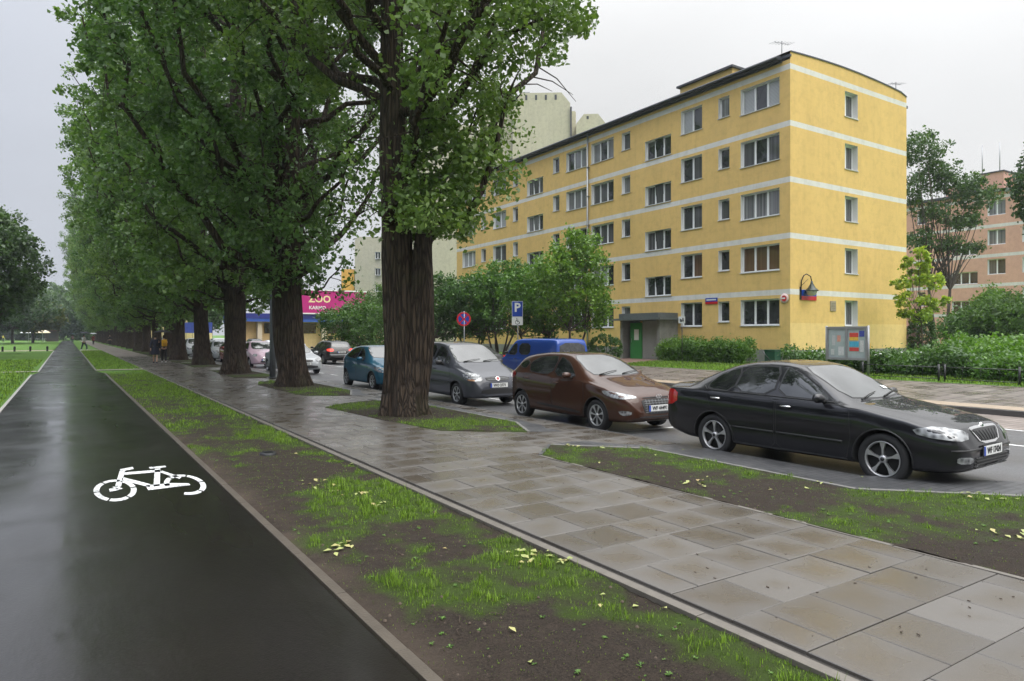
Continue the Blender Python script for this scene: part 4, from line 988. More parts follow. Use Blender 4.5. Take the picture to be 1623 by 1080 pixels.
# nearest tree: two fused stems, low skirt of leaves, big rising limbs, a dead leader on the street side
def nearest():
    env = [(3.4, .7), (4.4, 1.7), (5.6, 2.3), (7.5, 3.0), (9.5, 4.2), (13, 5.8), (17, 6.6), (22, 5), (26, 1)]
    root, mb, P, axis, rad, _ = poplar(11, 26, env, .34, nl=120000, limbs=60, lean=(-.28, .10), fork=(.36, -.25, 2.2, .31, 5.2, (.4, -.2)), hero=True, low=4.3, clump=.36, skip=lambda az, zt: (math.cos(az) * -.84 + math.sin(az) * .54) > .15 and zt < 10.5 or (math.cos(az) * .84 - math.sin(az) * .54) > .7 and 7.5 < zt < 12.5)
    # dead branch and a long rising limb on the right
    R0 = Vector((TREE_X[0], TREE_Y[0], 0)); rng = random.Random(5); nr = np.random.default_rng(5)
    def W(u, v, d): return at_depth(u, v, d) - R0
    br = [(735, 352), (762, 305), (783, 245), (795, 195), (800, 165), (812, 135), (825, 108)]
    pts = [axis(4.2) + Vector((.3, -.2, 0))] + [W(u, v, 14.2) for (u, v) in br]
    mb.tube(pts, [.11, .085, .07, .055, .045, .034, .024, .012], 8, caps=False)
    for q in ([(800, 162), (816, 160), (826, 148), (824, 130)], [(797, 155), (793, 140), (796, 120)], [(783, 245), (770, 232), (768, 212)], [(772, 275), (795, 262), (806, 255)], [(790, 225), (797, 190)]):
        mb.tube([W(u, v, 14.2) for (u, v) in q], [.022] + [.014] * (len(q) - 2) + [.006], 5, caps=False)
    E = []
    def spray(line, d, n, r):
        Q = [W(u, v, d + rng.uniform(-.5, .5)) for (u, v) in line]
        for i in range(len(Q) - 1):
            for _ in range(n):
                p = Q[i].lerp(Q[i + 1], rng.random()) + Vector((rng.gauss(0, r), rng.gauss(0, r), rng.gauss(0, r)))
                E.append(nr.normal(size=(34, 3)) * .17 + np.array(p))
    mb.tube([axis(6.5), W(720, 160, 14.0), W(790, 60, 13.8), W(860, 30, 13.5)], [.12, .09, .06, .03], 7, caps=False)
    mb.tube([axis(5.5), W(690, 200, 14.0), W(745, 120, 13.8), W(790, 20, 13.6)], [.11, .08, .05, .03], 7, caps=False)
    spray([(700, 60), (800, 40), (850, 20), (935, 8)], 13.8, 20, .34); spray([(790, 100), (850, 70), (880, 30)], 13.8, 12, .32); spray([(720, 150), (790, 120)], 14.0, 16, .35)
    spray([(650, 250), (700, 300), (735, 345)], 13.9, 16, .30); spray([(690, 200), (740, 220), (770, 260), (745, 330)], 13.8, 14, .26); spray([(800, 280), (815, 262)], 13.9, 5, .12)
    spray([(640, 330), (690, 360), (720, 345)], 13.6, 14, .24); spray([(620, 215), (660, 270), (640, 320)], 13.5, 11, .26); spray([(560, 330), (590, 370)], 14.3, 6, .25)
    P = np.concatenate([P] + E)
    # keep the big stem readable and the low left side open to the sky behind
    wp = P + np.array(R0); Fv = np.array([math.sin(A0), math.cos(A0)]); Rv = np.array([math.cos(A0), -math.sin(A0)])
    d = wp[:, :2] @ Fv; l = wp[:, :2] @ Rv; 
    ax = np.array([[*axis(z)[:2]] for z in np.linspace(0, 26, 105)]); zi = np.clip((P[:, 2] * 4).astype(int), 0, 104)
    tr = ax[zi] + np.array(R0)[:2]; tl = tr @ Rv; td = tr @ Fv
    up_ = CXP + F * l / d; vp_ = HY - F * (wp[:, 2] - CAMH) / d
    P_out = (up_ > 948) | ((vp_ > 60) & (up_ > 900)) | ((vp_ > 105) & (up_ > 850)) | ((vp_ > 290) & (up_ > 835))
    front = (np.abs(l - tl) < .40) & (d < td) & (wp[:, 2] > 4.7) & (wp[:, 2] < 8.4) & (nr.random(len(P)) < .93)
    hang = (wp[:, 2] < 3.7) | ((l < tl - .5) & (wp[:, 2] < 7.2) & (wp[:, 2] > 0) & (nr.random(len(P)) < .72))
    P = P[~(front | hang | (P_out & (wp[:, 2] < 14)))]
    finish(root, mb, P, .092, 1, TREE_X[0], TREE_Y[0], 0, 'nearest poplar with a thick twin-stemmed furrowed trunk and a dead branch on its street side')
nearest()
root2, mb2, P2, ax2, _, _ = poplar(21, 25, None, .35, nl=90000, limbs=56, lean=(-.05, .1), fork=(-.25, .2, 2.0, .29, 8.5, (-.5, .4)), low=3.0, hero=True, clump=.45)
finish(root2, mb2, P2[(P2[:, 2] > 2.9) & ~((P2[:, 0] > .9) & (P2[:, 2] < 10.5) & (np.random.default_rng(2).random(len(P2)) < .7))], .125, 2, TREE_X[1], TREE_Y[1], 0.0, 'second poplar, its forked trunk just behind the grey lamp post')
protos = []
envs = [None, [(2.2, 1.7), (3.5, 2.6), (5, 3.3), (8, 4.8), (13, 6.6), (17, 7.1), (21, 6.0), (23.5, 3.5), (25.5, 1)], [(2.4, 1.6), (3.6, 2.5), (5, 3.1), (8, 4.2), (12, 5.6), (17, 7.2), (21, 6.8), (24, 4.2), (26.5, 1)]]
for k in range(3):
    protos.append(poplar(31 + k, [25.5, 25, 26.5][k], envs[k], .35 + .03 * k, nl=54000, limbs=46, low=2.1 + .3 * k, clump=.47, fork=[(.20, .18, 2.5, .26, 9.5, (.8, .7)), (-.18, .2, 3.2, .27, 10, (-.9, .5)), (.08, -.22, 2.8, .26, 9, (.3, -1.0))][k]))
far_src = None
labels = ['third poplar, standing beside the pale pink small car', 'fourth poplar with the broad pale-lit trunk, left of the dark red car', 'fifth poplar, standing just beyond the couple under the umbrella', 'sixth poplar from the camera with leaves hanging low round its trunk',
          'seventh poplar, just behind the left walker of the couple', 'eighth poplar from the camera, beside the person in dark clothes', 'ninth poplar in the row', 'tenth poplar in the row']
ordn = ['eleventh', 'twelfth', 'thirteenth', 'fourteenth', 'fifteenth', 'sixteenth', 'seventeenth', 'eighteenth', 'nineteenth', 'twentieth']
done = {}
for i in range(2, len(TREE_Y)):
    k = (i * 2 + 1) % 3; lab = labels[i - 2] if i - 2 < len(labels) else ordn[i - 10] + ' poplar of the row, far down the avenue'
    if i - 2 in (6, 7): lab += ', where the avenue narrows'
    if k not in done:
        r_, m_, P_, *_x = protos[k]; finish(r_, m_, P_, [.165, .165, .165][k], 5 + k, TREE_X[i], TREE_Y[i], i * 1.9, lab); done[k] = r_
    else:
        r_ = copy_tree(done[k]); r_.location = (TREE_X[i], TREE_Y[i], 0); r_.rotation_euler = (0, 0, i * 1.9); s = 1 + .07 * math.sin(i * 2.7); r_.scale = (s, s, s); r_['label'] = lab

def crown_pts(seed, blobs, n, clump=.3, shell=.55):
    """clumps over ellipsoid blobs (cx,cy,cz,rx,ry,rz)"""
    nr = np.random.default_rng(seed); V = np.array([b[3] * b[4] * b[5] for b in blobs]); V = V ** (2 / 3); V /= V.sum(); out = []; cen = []
    for b, f in zip(blobs, V):
        nb = int(n * f); nc = max(6, nb // 34); g = nr.normal(size=(nc, 3)); g /= np.linalg.norm(g, axis=1)[:, None]; rr = shell + (1 - shell) * nr.random((nc, 1)) ** .6
        c = g * rr * np.array(b[3:6]) + np.array(b[:3]); cen += [tuple(q) for q in c[:max(3, nc // 8)]]
        for q in c:
            g = nr.normal(size=(34, 3)); out.append(q + g * clump * nr.uniform(.4, 1.0) * .6)
    return np.concatenate(out), cen
def small_tree(name, seed, x, y, z, blobs, n, leaf, mat, label, cat='tree', stems=1, r0=.09, group=None, clump=.3, bark=None, shell=.5, hb=None, spread=.3, droop=.35, rz=0):
    rng = random.Random(seed); root = empty(name, (x, y, z), rz); tag(root, label, cat, group)
    P, cen = crown_pts(seed, blobs, n, clump, shell); P = P[P[:, 2] > .02]
    mb = MB(); zt = sum(b[2] for b in blobs) / len(blobs)
    for s in range(stems):
        a = s * 6.28 / max(1, stems) + rng.random(); b = Vector((math.cos(a), math.sin(a), 0)) * (.0 if stems == 1 else r0 * 2.2); k = 6
        zb = (hb or zt * .45); top = Vector((b.x * (1 + spread * 6), b.y * (1 + spread * 6), zb))
        mb.tube([b, b.lerp(top, .5) + Vector((rng.uniform(-.08, .08), rng.uniform(-.08, .08), 0)), top], [r0, r0 * .85, r0 * .7], 8, caps=False)
        mine = cen[s::stems][:26]
        for c in mine:
            c = Vector(c); m_ = top.lerp(c, .5) + Vector((rng.uniform(-.2, .2), rng.uniform(-.2, .2), -.1 * abs(c.z - zb)))
            mb.tube([top, m_, c], [r0 * .45, r0 * .25, .008], 5, caps=False)
    mb.build('trunk' if cat == 'tree' else 'stem', bark or M_BARKS, root); leaf_mesh('crown' if cat == 'tree' else 'foliage', P, leaf, mat, root, seed, droop)
    return root
# shrubs and small trees before the long facade
def G(u, d): r = ray(u); return (d * r[0], d * r[1])
GR = 'small trees and shrubs in front of the yellow block'
spec = [(560, 52, 4.6, 2.6, M_LEAFB, 'round dark shrub standing left of the nearest poplar, below the billboard', 3), (600, 58, 6.2, 2.6, M_LEAFB, 'taller shrub right behind the shop shrub, touching the nearest trunk', 3),
        (698, 46, 6.0, 2.0, M_LEAFB, 'small tree just right of the nearest poplar trunk, behind the grey minivan', 4), (752, 45, 5.8, 2.0, M_LEAFB, 'small bushy tree behind the round no-stopping sign', 3),
        (792, 44, 6.8, 2.3, M_LEAFM, 'multi-stemmed small tree between the two street signs', 5), (850, 40, 6.3, 2.0, M_LEAFM, 'small tree directly behind the blue van', 3),
        (905, 36.5, 7.4, 2.0, M_LEAFM, 'tallest light green small tree left of the downpipe base', 2)]
for i, (u, d, h, r, mt, lab, st) in enumerate(spec):
    x, y = G(u, d); zc = h * .60
    rng = random.Random(i); bl = [(0, 0, zc, r, r, h * .30), (r * .5, -.4, zc + h * .14, r * .55, r * .55, h * .22), (-r * .45, .3, zc + h * .08, r * .6, r * .6, h * .2), (.1, 0, h * .83, r * .42, r * .42, h * .15), (rng.uniform(-.6, .6), -.8, zc * .72, r * .8, r * .8, h * .2)]
    if i < 2: bl.append((0, 0, h * .28, r * .95, r * .95, h * .24))
    small_tree('small_tree', 60 + i, x, y, gz(x), bl, 13000, .125, mt, lab, stems=st, r0=.075, group=GR, clump=.36, hb=h * .26, spread=.9)
# round clipped bush, box hedge by the entrance
x, y = G(958, 37.6); small_tree('round_bush', 80, x, y, gz(x), [(0, 0, .85, .98, .98, .8)], 7000, .06, M_LEAFD if 0 else M_LEAFB, 'clipped round bush beside the downpipe', 'bush', stems=2, r0=.04, clump=.10, shell=.8, hb=.3)
def hedge(name, x0, x1, y0, y1, z, h, n, leaf, mat, label, seed, rough=.12, cat='hedge', wav=0.0, clump=.1, stuff=False):
    nr = np.random.default_rng(seed); root = empty(name, ((x0 + x1) / 2, (y0 + y1) / 2, z)); tag(root, label, cat)
    cx, cy = (x0 + x1) / 2, (y0 + y1) / 2; nc = n // 20
    X = nr.uniform(x0, x1, nc) - cx; Y = nr.uniform(y0, y1, nc) - cy; Z = h * nr.random(nc) ** .55
    tp = np.array([1 + wav * noise.noise(Vector((a * .7, b * .7, seed))) * 1.6 + rough * noise.noise(Vector((a * 3, b * 3, 1.0))) for a, b in zip(X, Y)]); Z = Z * tp
    C = np.stack([X, Y, Z], 1); P = (C[:, None, :] + nr.normal(size=(nc, 20, 3)) * clump).reshape(-1, 3); P = P[P[:, 2] > .01]
    leaf_mesh('foliage', P, leaf, mat, root, seed, droop=-.1, elong=1.5)
    mb = MB(); k = max(4, int((abs(x1 - x0) + abs(y1 - y0)) * 2)); rng = random.Random(seed)
    for i in range(k):
        a, b = rng.uniform(x0, x1) - cx, rng.uniform(y0, y1) - cy; mb.tube([(a, b, -.05), (a + rng.uniform(-.1, .1), b + rng.uniform(-.1, .1), h * .75)], [.018, .008], 4, caps=False)
    mb.build('stem', M_BARKS, root); return root
hedge('hedge', 28.2, 29.5, 22.6, 28.6, .27, 1.0, 26000, .075, M_LEAFM, 'loose green hedge under the ground-floor windows right of the entrance', 90, rough=.45, wav=.10, clump=.10)
# rose bed behind the low fence
hedge('rose_bed', 26.4, 28.9, 11.2, 19.0, .16, .74, 26000, .085, M_LEAFB, 'rose bushes with white blooms behind the notice board', 91, rough=.5, wav=.5, cat='shrub', clump=.13)
hedge('shrub_row', 25.9, 28.4, 4.0, 11.1, .15, .68, 26000, .085, M_LEAFM, 'low leafy shrubs behind the black fence at the right edge', 92, rough=.5, wav=.6, cat='shrub', clump=.13)
hedge('bright_hedge', 30.5, 34.5, 2.0, 14.6, .3, 1.05, 34000, .11, M_LEAFG, 'bright yellow-green hedge behind the low shrubs on the right', 93, rough=.3, wav=.25, clump=.2)
def roses():
    rng = random.Random(6); k = 0
    for i in range(26):
        y = rng.uniform(13.2, 18.8); x = 26.5 + rng.random() * .9; z = .16 + rng.uniform(.6, .92)
        mb = MB(); mb.lathe([(.0, -.03), (.035, -.02), (.05, .01), (.035, .035), (.012, .03), (0, .02)], 9, c=(0, 0, 0)); mb.tube([(0, 0, -.35), (0, 0, -.02)], .006, 4, mi=1)
        o = mb.build('rose_bloom', [M_WHITE, M_BARKS]); o.location = (x, y, z); tag(o, 'white rose bloom on the rose bushes by the notice board', 'flower', 'white roses blooming behind the fence')
roses()
# dark climber column at the yellow block's far corner
x, y = G(1460, 40.5); small_tree('ivy_column', 95, x, y, .3, [(0, 0, 1.3, .75, .75, 1.5)], 6000, .09, M_LEAFD, 'dark ivy-clad column shrub at the corner of the yellow block', 'shrub', stems=2, r0=.05, clump=.13, shell=.7, hb=.8)
# young yellow-green maple
x, y = G(1460, 36.5); small_tree('young_maple', 96, x, y, .25, [(0, 0, 5.0, .75, .75, .6), (-.7, 0, 4.2, .75, .7, .35), (.55, 0, 4.3, .8, .7, .4), (-.5, 0, 3.3, .95, .7, .35), (.65, 0, 3.2, .8, .7, .45), (.0, 0, 2.45, .9, .7, .28), (-.95, 0, 2.6, .4, .4, .2), (.0, 0, 5.8, .4, .4, .5), (-.75, 0, 5.3, .3, .3, .3)], 3300, .155, M_LEAFY, 'young maple with yellow-green leaves before the corner of the yellow block', stems=1, r0=.045, clump=.2, hb=2.2, shell=.3, rz=-A0)
# open locust behind
x, y = G(1490, 55); small_tree('locust_tree', 97, x, y, .3, [(-1.6, 0, 16.3, 1.9, 1.8, 1.5), (-.2, 0, 14.6, 1.5, 1.5, .8), (1.4, 0, 13.6, 2.0, 2, .9), (3.0, 0, 12.4, 1.8, 1.8, 1.0), (-2.0, 0, 13.0, 1.2, 1.2, 1.3), (-.6, 0, 11.2, 1.6, 1.5, .8), (1.9, 0, 10.6, 1.7, 1.5, .8), (.6, 0, 8.6, 1.4, 1.2, .6), (-1.6, 0, 9.0, 1.1, 1.2, .9), (2.6, 0, 8.4, .9, .9, .5)], 12500, .17, M_LEAFL, 'tall airy locust tree between the yellow and pink blocks', stems=2, r0=.15, clump=.5, hb=5.0, shell=.3, spread=.3, rz=-A0)
x, y = G(1688, 44); small_tree('maple_tree', 98, x, y, .3, [(0, 0, 11, 2.9, 2.9, 3.4), (-1.0, -.5, 9.2, 2.0, 2, 1.4), (.2, 0, 14, 1.8, 1.8, 1.8)], 17000, .20, M_LEAFD, 'dark broad-leaved tree cut by the right edge', stems=1, r0=.2, clump=.5, hb=6)
GB = 'big bushes before the pink block'
for i, (u, d, h, r, lab) in enumerate(((1545, 47, 3.6, 2.4, 'dark spreading bush in front of the pink block, nearest the young maple'), (1600, 45, 4.4, 2.6, 'dark spreading bush in front of the pink block, at the right edge'), (1572, 52, 5.4, 1.8, 'taller pointed bush between the two spreading ones'))):
    x, y = G(u, d); small_tree('bush', 100 + i, x, y, .3, [(0, 0, h * .5, r, r, h * .36), (.7, 0, h * .72, r * .5, r * .5, h * .26), (-.8, -.2, h * .6, r * .6, r * .6, h * .25)], 9000, .15, M_LEAFB if i != 2 else M_LEAFM, lab, 'bush', stems=4, r0=.06, group=GB, clump=.4, hb=.8, spread=1.2)
# trees left of the path and at the end of the avenue
GL = 'park trees left of the bike path'
for i, (u, d, top_v, r, mt, lab) in enumerate(((-8, 62, 335, 4.3, M_LEAFD, 'big dark park tree at the left edge'), (-75, 50, 300, 5, M_LEAFD, 'dark park tree just beyond the left edge'), (52, 150, 478, 6.0, M_LEAFO, 'olive-yellow tree behind the parasols'),
        (20, 135, 455, 7.5, M_LEAFD, 'dark tree behind the olive tree at the left'), (-30, 120, 420, 8, M_LEAFD, 'dark spreading tree far left of the parasols'), (72, 215, 455, 9, M_LEAFL, 'hazy tall tree at the end of the lawn behind the kiosk'))):
    x, y = G(u, d); h = CAMH + (HY - top_v) * d / F; rng = random.Random(i + 40)
    bl = [(0, 0, h * .58, r, r, h * .34)] + [(rng.uniform(-.6, .6) * r, rng.uniform(-.6, .6) * r, h * rng.uniform(.38, .86), r * .5, r * .5, h * .15) for _ in range(7)]
    small_tree('park_tree', 120 + i, x, y, 0, bl, 24000 if i < 2 else 9000, .22 if i < 2 else .5, mt, lab, stems=1, r0=.28, group=GL, clump=.55 if i < 2 else 1.1, hb=h * .25, bark=M_BARKS)
def far_wood():
    nr = np.random.default_rng(3); B = []
    for i in range(42):
        u = lerp(-60, 190, i / 41) + nr.uniform(-6, 6); d = nr.uniform(215, 270); x, y = G(u, d); B.append((x, y, 8 + nr.uniform(-2, 3), 7, 7, 9 + nr.uniform(-1, 3)))
    P, _ = crown_pts(3, B, 60000, 1.6, .5); P = P[P[:, 2] > 0]
    o = leaf_mesh('far_woods', P, .9, M_LEAFL, None, 3); tag(o, 'hazy woods closing the far end of the avenue', 'woods', kind='stuff')
far_wood()
GC = 'trees along the far side of the street'
for i, (u, d, h, r) in enumerate(((515, 98, 0, 0), (330, 120, 9, 3.5), (250, 150, 10, 4.5), (205, 175, 11, 5))):
    if not h: continue
    x, y = G(u, d); small_tree('street_tree', 140 + i, x, y, .1, [(0, 0, h * .62, r, r, h * .34), (r * .4, 0, h * .8, r * .5, r * .5, h * .18)], 5000, .4, M_LEAFB, ['', 'street tree across the road behind the fourth trunk', 'street tree across the road behind the sixth trunk', 'farthest street tree across the road'][i], stems=1, r0=.15, group=GC, clump=.8, hb=h * .3)

def park_behind():
    nr = np.random.default_rng(9); B = []
    for i in range(34):
        a = R(lerp(112, 330, i / 33)); d = nr.uniform(24, 34); x, y = d * math.cos(a) - 3, d * math.sin(a) - 2
        if x > 6: continue
        h = nr.uniform(9, 13); B.append((x, y, h * .58, 4.2, 4.2, h * .42))
    P, _ = crown_pts(5, B, 52000, 1.1, .45); P = P[P[:, 2] > .1]; o = leaf_mesh('park_woods', P, .55, M_LEAFD, None, 3); tag(o, 'park trees standing behind the photographer, left of the bike path', 'woods', kind='stuff')
park_behind()
# ================================================================ VEHICLES
def paint(name, col, metal=.35, rough=.32):
    m = N(name); c = m.coord('Object'); n = m.noise(c, 600, 1)
    m.set(col=m.mix(n, tuple(x * .85 for x in col), tuple(min(1, x * 1.15) for x in col)), metal=metal * .45, rough=.5, coat=.9, coatr=.012, spec=.12)
    return m.mat
M_TYRE = simple('tyre_rubber', (.018, .018, .019), .75, var=.2, vs=20)
M_BLK = simple('black_trim', (.016, .016, .017), .45)
M_UNDER = simple('underbody', (.012, .012, .012), .9)
M_ALLOY = simple('silver_alloy', (.52, .52, .53), .32, metal=.75, var=.08)
M_HUBC = simple('silver_hubcap', (.45, .455, .46), .38, metal=.5, var=.08)
M_CHROME = simple('chrome', (.75, .75, .76), .12, metal=1.0)
M_PLATE = simple('plate_white', (.72, .73, .72), .4)
M_PBLUE = simple('plate_blue', (.02, .07, .40), .4)
M_INK = simple('plate_ink', (.01, .01, .012), .5)
M_RED = simple('tail_lamp_red', (.42, .012, .012), .12, coat=1.0)
def lit(name, col, s):
    m = N(name); m.set(col=col, emit=col, estr=s, rough=.2); return m.mat
M_BRAKE = lit('lit_brake_lamp', (.9, .05, .03), 1.6)
M_AMBER = simple('amber_lens', (.62, .32, .16), .12, coat=1.0)
def mk_lamp():
    m = N('headlamp_lens'); c = m.coord('Object'); v = m.vor(c, 16); n = m.noise(c, 22, 2)
    m.set(col=m.mix(m.ramp(v, [(.1, 0), (.7, 1)]), (.05, .053, .056), (.30, .31, .32)), rough=.16, metal=.15, coat=1.0, coatr=.01); m.bump(n, .25, .006); return m.mat
M_LAMP = mk_lamp()
def mk_glass(name, c0, c1, ior=1.5, coat=1.0):
    m = N(name); c = m.coord('Object'); n = m.noise(c, 2.2, 3)
    m.set(col=m.mix(m.ramp(n, [(.35, 0), (.65, 1)]), c0, c1), rough=.04, coat=coat, coatr=.02, spec=.25); m.b.inputs['IOR'].default_value = ior
    m.bump(m.noise(c, 3, 2), .06, .01); return m.mat
M_WIND = mk_glass('windscreen_glass', (.015, .019, .019), (.06, .066, .066), 1.5)
M_SIDEG = mk_glass('side_glass', (.006, .007, .008), (.035, .037, .038), 1.6)
M_SEAT = simple('inner_pale_trim', (.20, .21, .21), .6)

def chaikin(P, n=1, w=.25):
    for _ in range(n):
        Q = [P[0]]
        for a, b in zip(P[:-1], P[1:]): Q += [a + (b - a) * w, a + (b - a) * (1 - w)]
        P = Q + [P[-1]]
    return P
def rounded(poly, n=1, w=.22):
    for _ in range(n):
        Q = []
        for i in range(len(poly)):
            a = Vector(poly[i]); b = Vector(poly[(i + 1) % len(poly)]); Q += [a.lerp(b, w), a.lerp(b, 1 - w)]
        poly = [tuple(q) for q in Q]
    return poly

class Car:
    """sp: L W H wb fo (front overhang) wr (wheel radius); profiles in metres from the FRONT bumper (x grows backwards)"""
    def __init__(s, name, sp, loc, rz, label, group=None, cat='car', col=None):
        s.sp = sp; s.root = empty(name, loc, rz); tag(s.root, label, cat, group)
        s.W = sp['W']; s.L = sp['L']; s.xf = s.L / 2; s.pm = col
        s.ax = [s.xf - sp['fo'], s.xf - sp['fo'] - sp['wb']]
        s.shell()
    def sec(s, d):
        sp = s.sp; zb = interp(d, sp['zb']); zs = interp(d, sp['zs']); zt = interp(d, sp['zt']); w = interp(d, sp['w']) * s.W / 2; wr = interp(d, sp['wr']) * s.W / 2
        zs = min(zs, zt - .012); g = zt - zs; k = min(.07, g * .5)
        p5 = w * .955; p7 = min(wr, p5 - .01)
        V2 = lambda a, b: Vector((a, b))
        P = [V2(0, zb), V2(.80 * w, zb), V2(.965 * w, zb + .035), V2(.985 * w, lerp(zb, zs, .22)), V2(w, lerp(zb, zs, .50)), V2(.998 * w, zs - min(.14, (zs - zb) * .3)), V2(p5 + .022, zs - .015), V2(p5, zs + .012),
             V2(lerp(p5, p7, .5) + .018 * min(1, g * 3), lerp(zs, zt - k, .5)), V2(p7 + .004, zt - k), V2(p7 * .86, zt - k * .22), V2(p7 * .45, zt - .003), V2(0, zt)]
        return chaikin(P, 2)
    def shell(s):
        sp = s.sp; ds = set([0, .012, .03, .055, .09, s.L - .012, s.L - .03, s.L - .06, s.L - .1, s.L])
        for k in ('zb', 'zs', 'zt', 'w', 'wr'):
            for (d, _) in sp[k]:
                if 0 <= d <= s.L: ds.add(round(d, 3))
        x = .12
        while x < s.L - .1: ds.add(round(x, 3)); x += .075
        ds = sorted(ds); ds = [d for i, d in enumerate(ds) if i == 0 or d - ds[i - 1] > .008]
        # smooth the profiles a little by sampling neighbours
        rings = []
        for d in ds:
            e = min(.05, d * .9, (s.L - d) * .9); A = [s.sec(max(0, min(s.L, d + o))) for o in (-e, 0, e)]
            rings.append([a * .25 + b * .5 + c * .25 for a, b, c in zip(*A)])
        V = []; Fc = []; n = len(rings[0])
        for d, Rg in zip(ds, rings):
            x = s.xf - d
            V += [(x, p.x, p.y) for p in Rg] + [(x, -p.x, p.y) for p in Rg[1:-1]]
        m = 2 * n - 2
        def ix(i, j):   # j around: 0..n-1 right half up, then back down the other side
            return i * m + (j if j < n else (n + (m - 1 - j)))
        # order: right half 0..n-1 then mirrored n-2..1
        ordr = list(range(n)) + [n + (k - 1) for k in range(n - 2, 0, -1)]
        for i in range(len(ds) - 1):
            for j in range(m):
                a, b = ordr[j], ordr[(j + 1) % m]
                Fc.append((i * m + a, (i + 1) * m + a, (i + 1) * m + b, i * m + b))
        Fc.append(tuple(ordr)); Fc.append(tuple((len(ds) - 1) * m + q for q in reversed(ordr)))
        me = bpy.data.meshes.new('body'); me.from_pydata(V, [], Fc); bm = bmesh.new(); bm.from_mesh(me); bmesh.ops.recalc_face_normals(bm, faces=bm.faces)
        s.bvh = BVHTree.FromBMesh(bm); bm.to_mesh(me); bm.free()
        me.materials.append(s.pm); me.materials.append(M_UNDER); me.polygons.foreach_set('use_smooth', [True] * len(me.polygons))
        o = bpy.data.objects.new('body', me); COL.objects.link(o)
        r = sp['wr_'] + sp.get('gap', .045)
        cb = MB()
        for ax in s.ax:
            for sg in (-1, 1):
                pr = [(0.0, sg * (s.W / 2 - .30)), (r * .5, sg * (s.W / 2 - .30)), (r, sg * (s.W / 2 - .30)), (r, sg * (s.W / 2 + .2)), (0.0, sg * (s.W / 2 + .2))]
                cb.lathe(pr, 40, axis='y', c=(ax, 0, sp['wr_']))
        cm = bpy.data.meshes.new('cut'); cm.from_pydata(cb.v, [], cb.f); cm.materials.append(s.pm); cm.materials.append(M_UNDER)
        bm = bmesh.new(); bm.from_mesh(cm); bmesh.ops.remove_doubles(bm, verts=bm.verts, dist=1e-4); bmesh.ops.recalc_face_normals(bm, faces=bm.faces)
        for f in bm.faces: f.material_index = 1
        bm.to_mesh(cm); bm.free(); co = bpy.data.objects.new('cut', cm); COL.objects.link(co)
        md = o.modifiers.new('b', 'BOOLEAN'); md.operation = 'DIFFERENCE'; md.object = co; md.solver = 'EXACT'; bpy.context.view_layer.update()
        m2 = bpy.data.meshes.new_from_object(o.evaluated_get(bpy.context.evaluated_depsgraph_get())); o.modifiers.clear(); o.data = m2; m2.name = 'body'
        bpy.data.objects.remove(co); m2.set_sharp_from_angle(angle=R(38)); o.parent = s.root; s.body = o
    # --- anything laid on the body skin
    def dirs(s, mode):
        if mode == 'side': return Vector((0, 1, 0)), Vector((1, 0, 0)), Vector((0, 0, 1))
        if mode == 'top': return Vector((0, 0, 1)), Vector((1, 0, 0)), Vector((0, 1, 0))
        a = R(mode); return Vector((math.cos(a), math.sin(a), 0)), Vector((-math.sin(a), math.cos(a), 0)), Vector((0, 0, 1))
    def hit(s, a, b, mode):
        d, r, u = s.dirs(mode); o = r * a + u * b + d * 8; h = s.bvh.ray_cast(o, -d)
        if h[0] is None:
            h = s.bvh.find_nearest(r * a + u * b + d * (s.W / 2 if mode == 'side' else s.L / 2))
            n = h[1]; return h[0], (n if n.dot(d) > 0 else -n)
        n = h[1]; return h[0], (n if n.dot(d) > 0 else -n)
    def patch(s, name, poly, mode, mat, off=.004, parent=None, rnd=1, step=.05, mirror=None, thick=.012, flip=1, sm=True):
        """poly of (a, b) in the projection plane; mirrored to the other side unless mode is front/rear/top"""
        mirror = (mode in ('side',) or (isinstance(mode, (int, float)) and mode % 180 != 0)) if mirror is None else mirror
        if rnd: poly = rounded(poly, rnd)
        B = []
        for i in range(len(poly)):
            a = Vector(poly[i]); b = Vector(poly[(i + 1) % len(poly)]); k = max(1, int((b - a).length / step + .5))
            for j in range(k): B.append(a.lerp(b, j / k))
        nb = len(B); pts = list(B); xs = [p.x for p in B]; ys = [p.y for p in B]; y = min(ys) + step / 2
        PB = [(p.x, p.y) for p in B]
        while y < max(ys):
            x = min(xs) + step / 2
            while x < max(xs):
                if inside(PB, x, y) and min((Vector((x, y)) - q).length for q in B) > step * .35: pts.append(Vector((x, y)))
                x += step
            y += step
        r = delaunay_2d_cdt(pts, [(i, (i + 1) % nb) for i in range(nb)], [], 1, 1e-6)
        vs = r[0]; H = [s.hit(p.x, p.y, mode) for p in vs]; bnd = [i for i in range(len(vs)) if any(o < nb for o in r[3][i])]
        out = []
        for sg in ((1, -1) if mirror else (1,)):
            V = []; 
            for (p, n) in H: q = p + n * off; V.append((q.x, sg * q.y, q.z))
            Fc = [tuple(f) for f in r[2]]; k = len(V); mp = {}
            eds = {}
            for f in Fc:
                for i in range(len(f)):
                    e = (f[i], f[(i + 1) % len(f)]); eds[e] = 1
            be = [e for e in eds if (e[1], e[0]) not in eds]
            if thick:
                for e in be:
                    for v_ in e:
                        if v_ not in mp: p, n = H[v_]; q = p + n * (off - thick); mp[v_] = len(V); V.append((q.x, sg * q.y, q.z))
                Fc += [(e[1], e[0], mp[e[0]], mp[e[1]]) for e in be]
            nface = len(r[2])
            me = bpy.data.meshes.new(name); me.from_pydata(V, [], Fc); me.materials.append(mat)
            me.polygons.foreach_set('use_smooth', [sm and i < nface for i in range(len(Fc))]); 
            bm = bmesh.new(); bm.from_mesh(me); bmesh.ops.recalc_face_normals(bm, faces=bm.faces); bm.to_mesh(me); bm.free(); me.set_sharp_from_angle(angle=R(50))
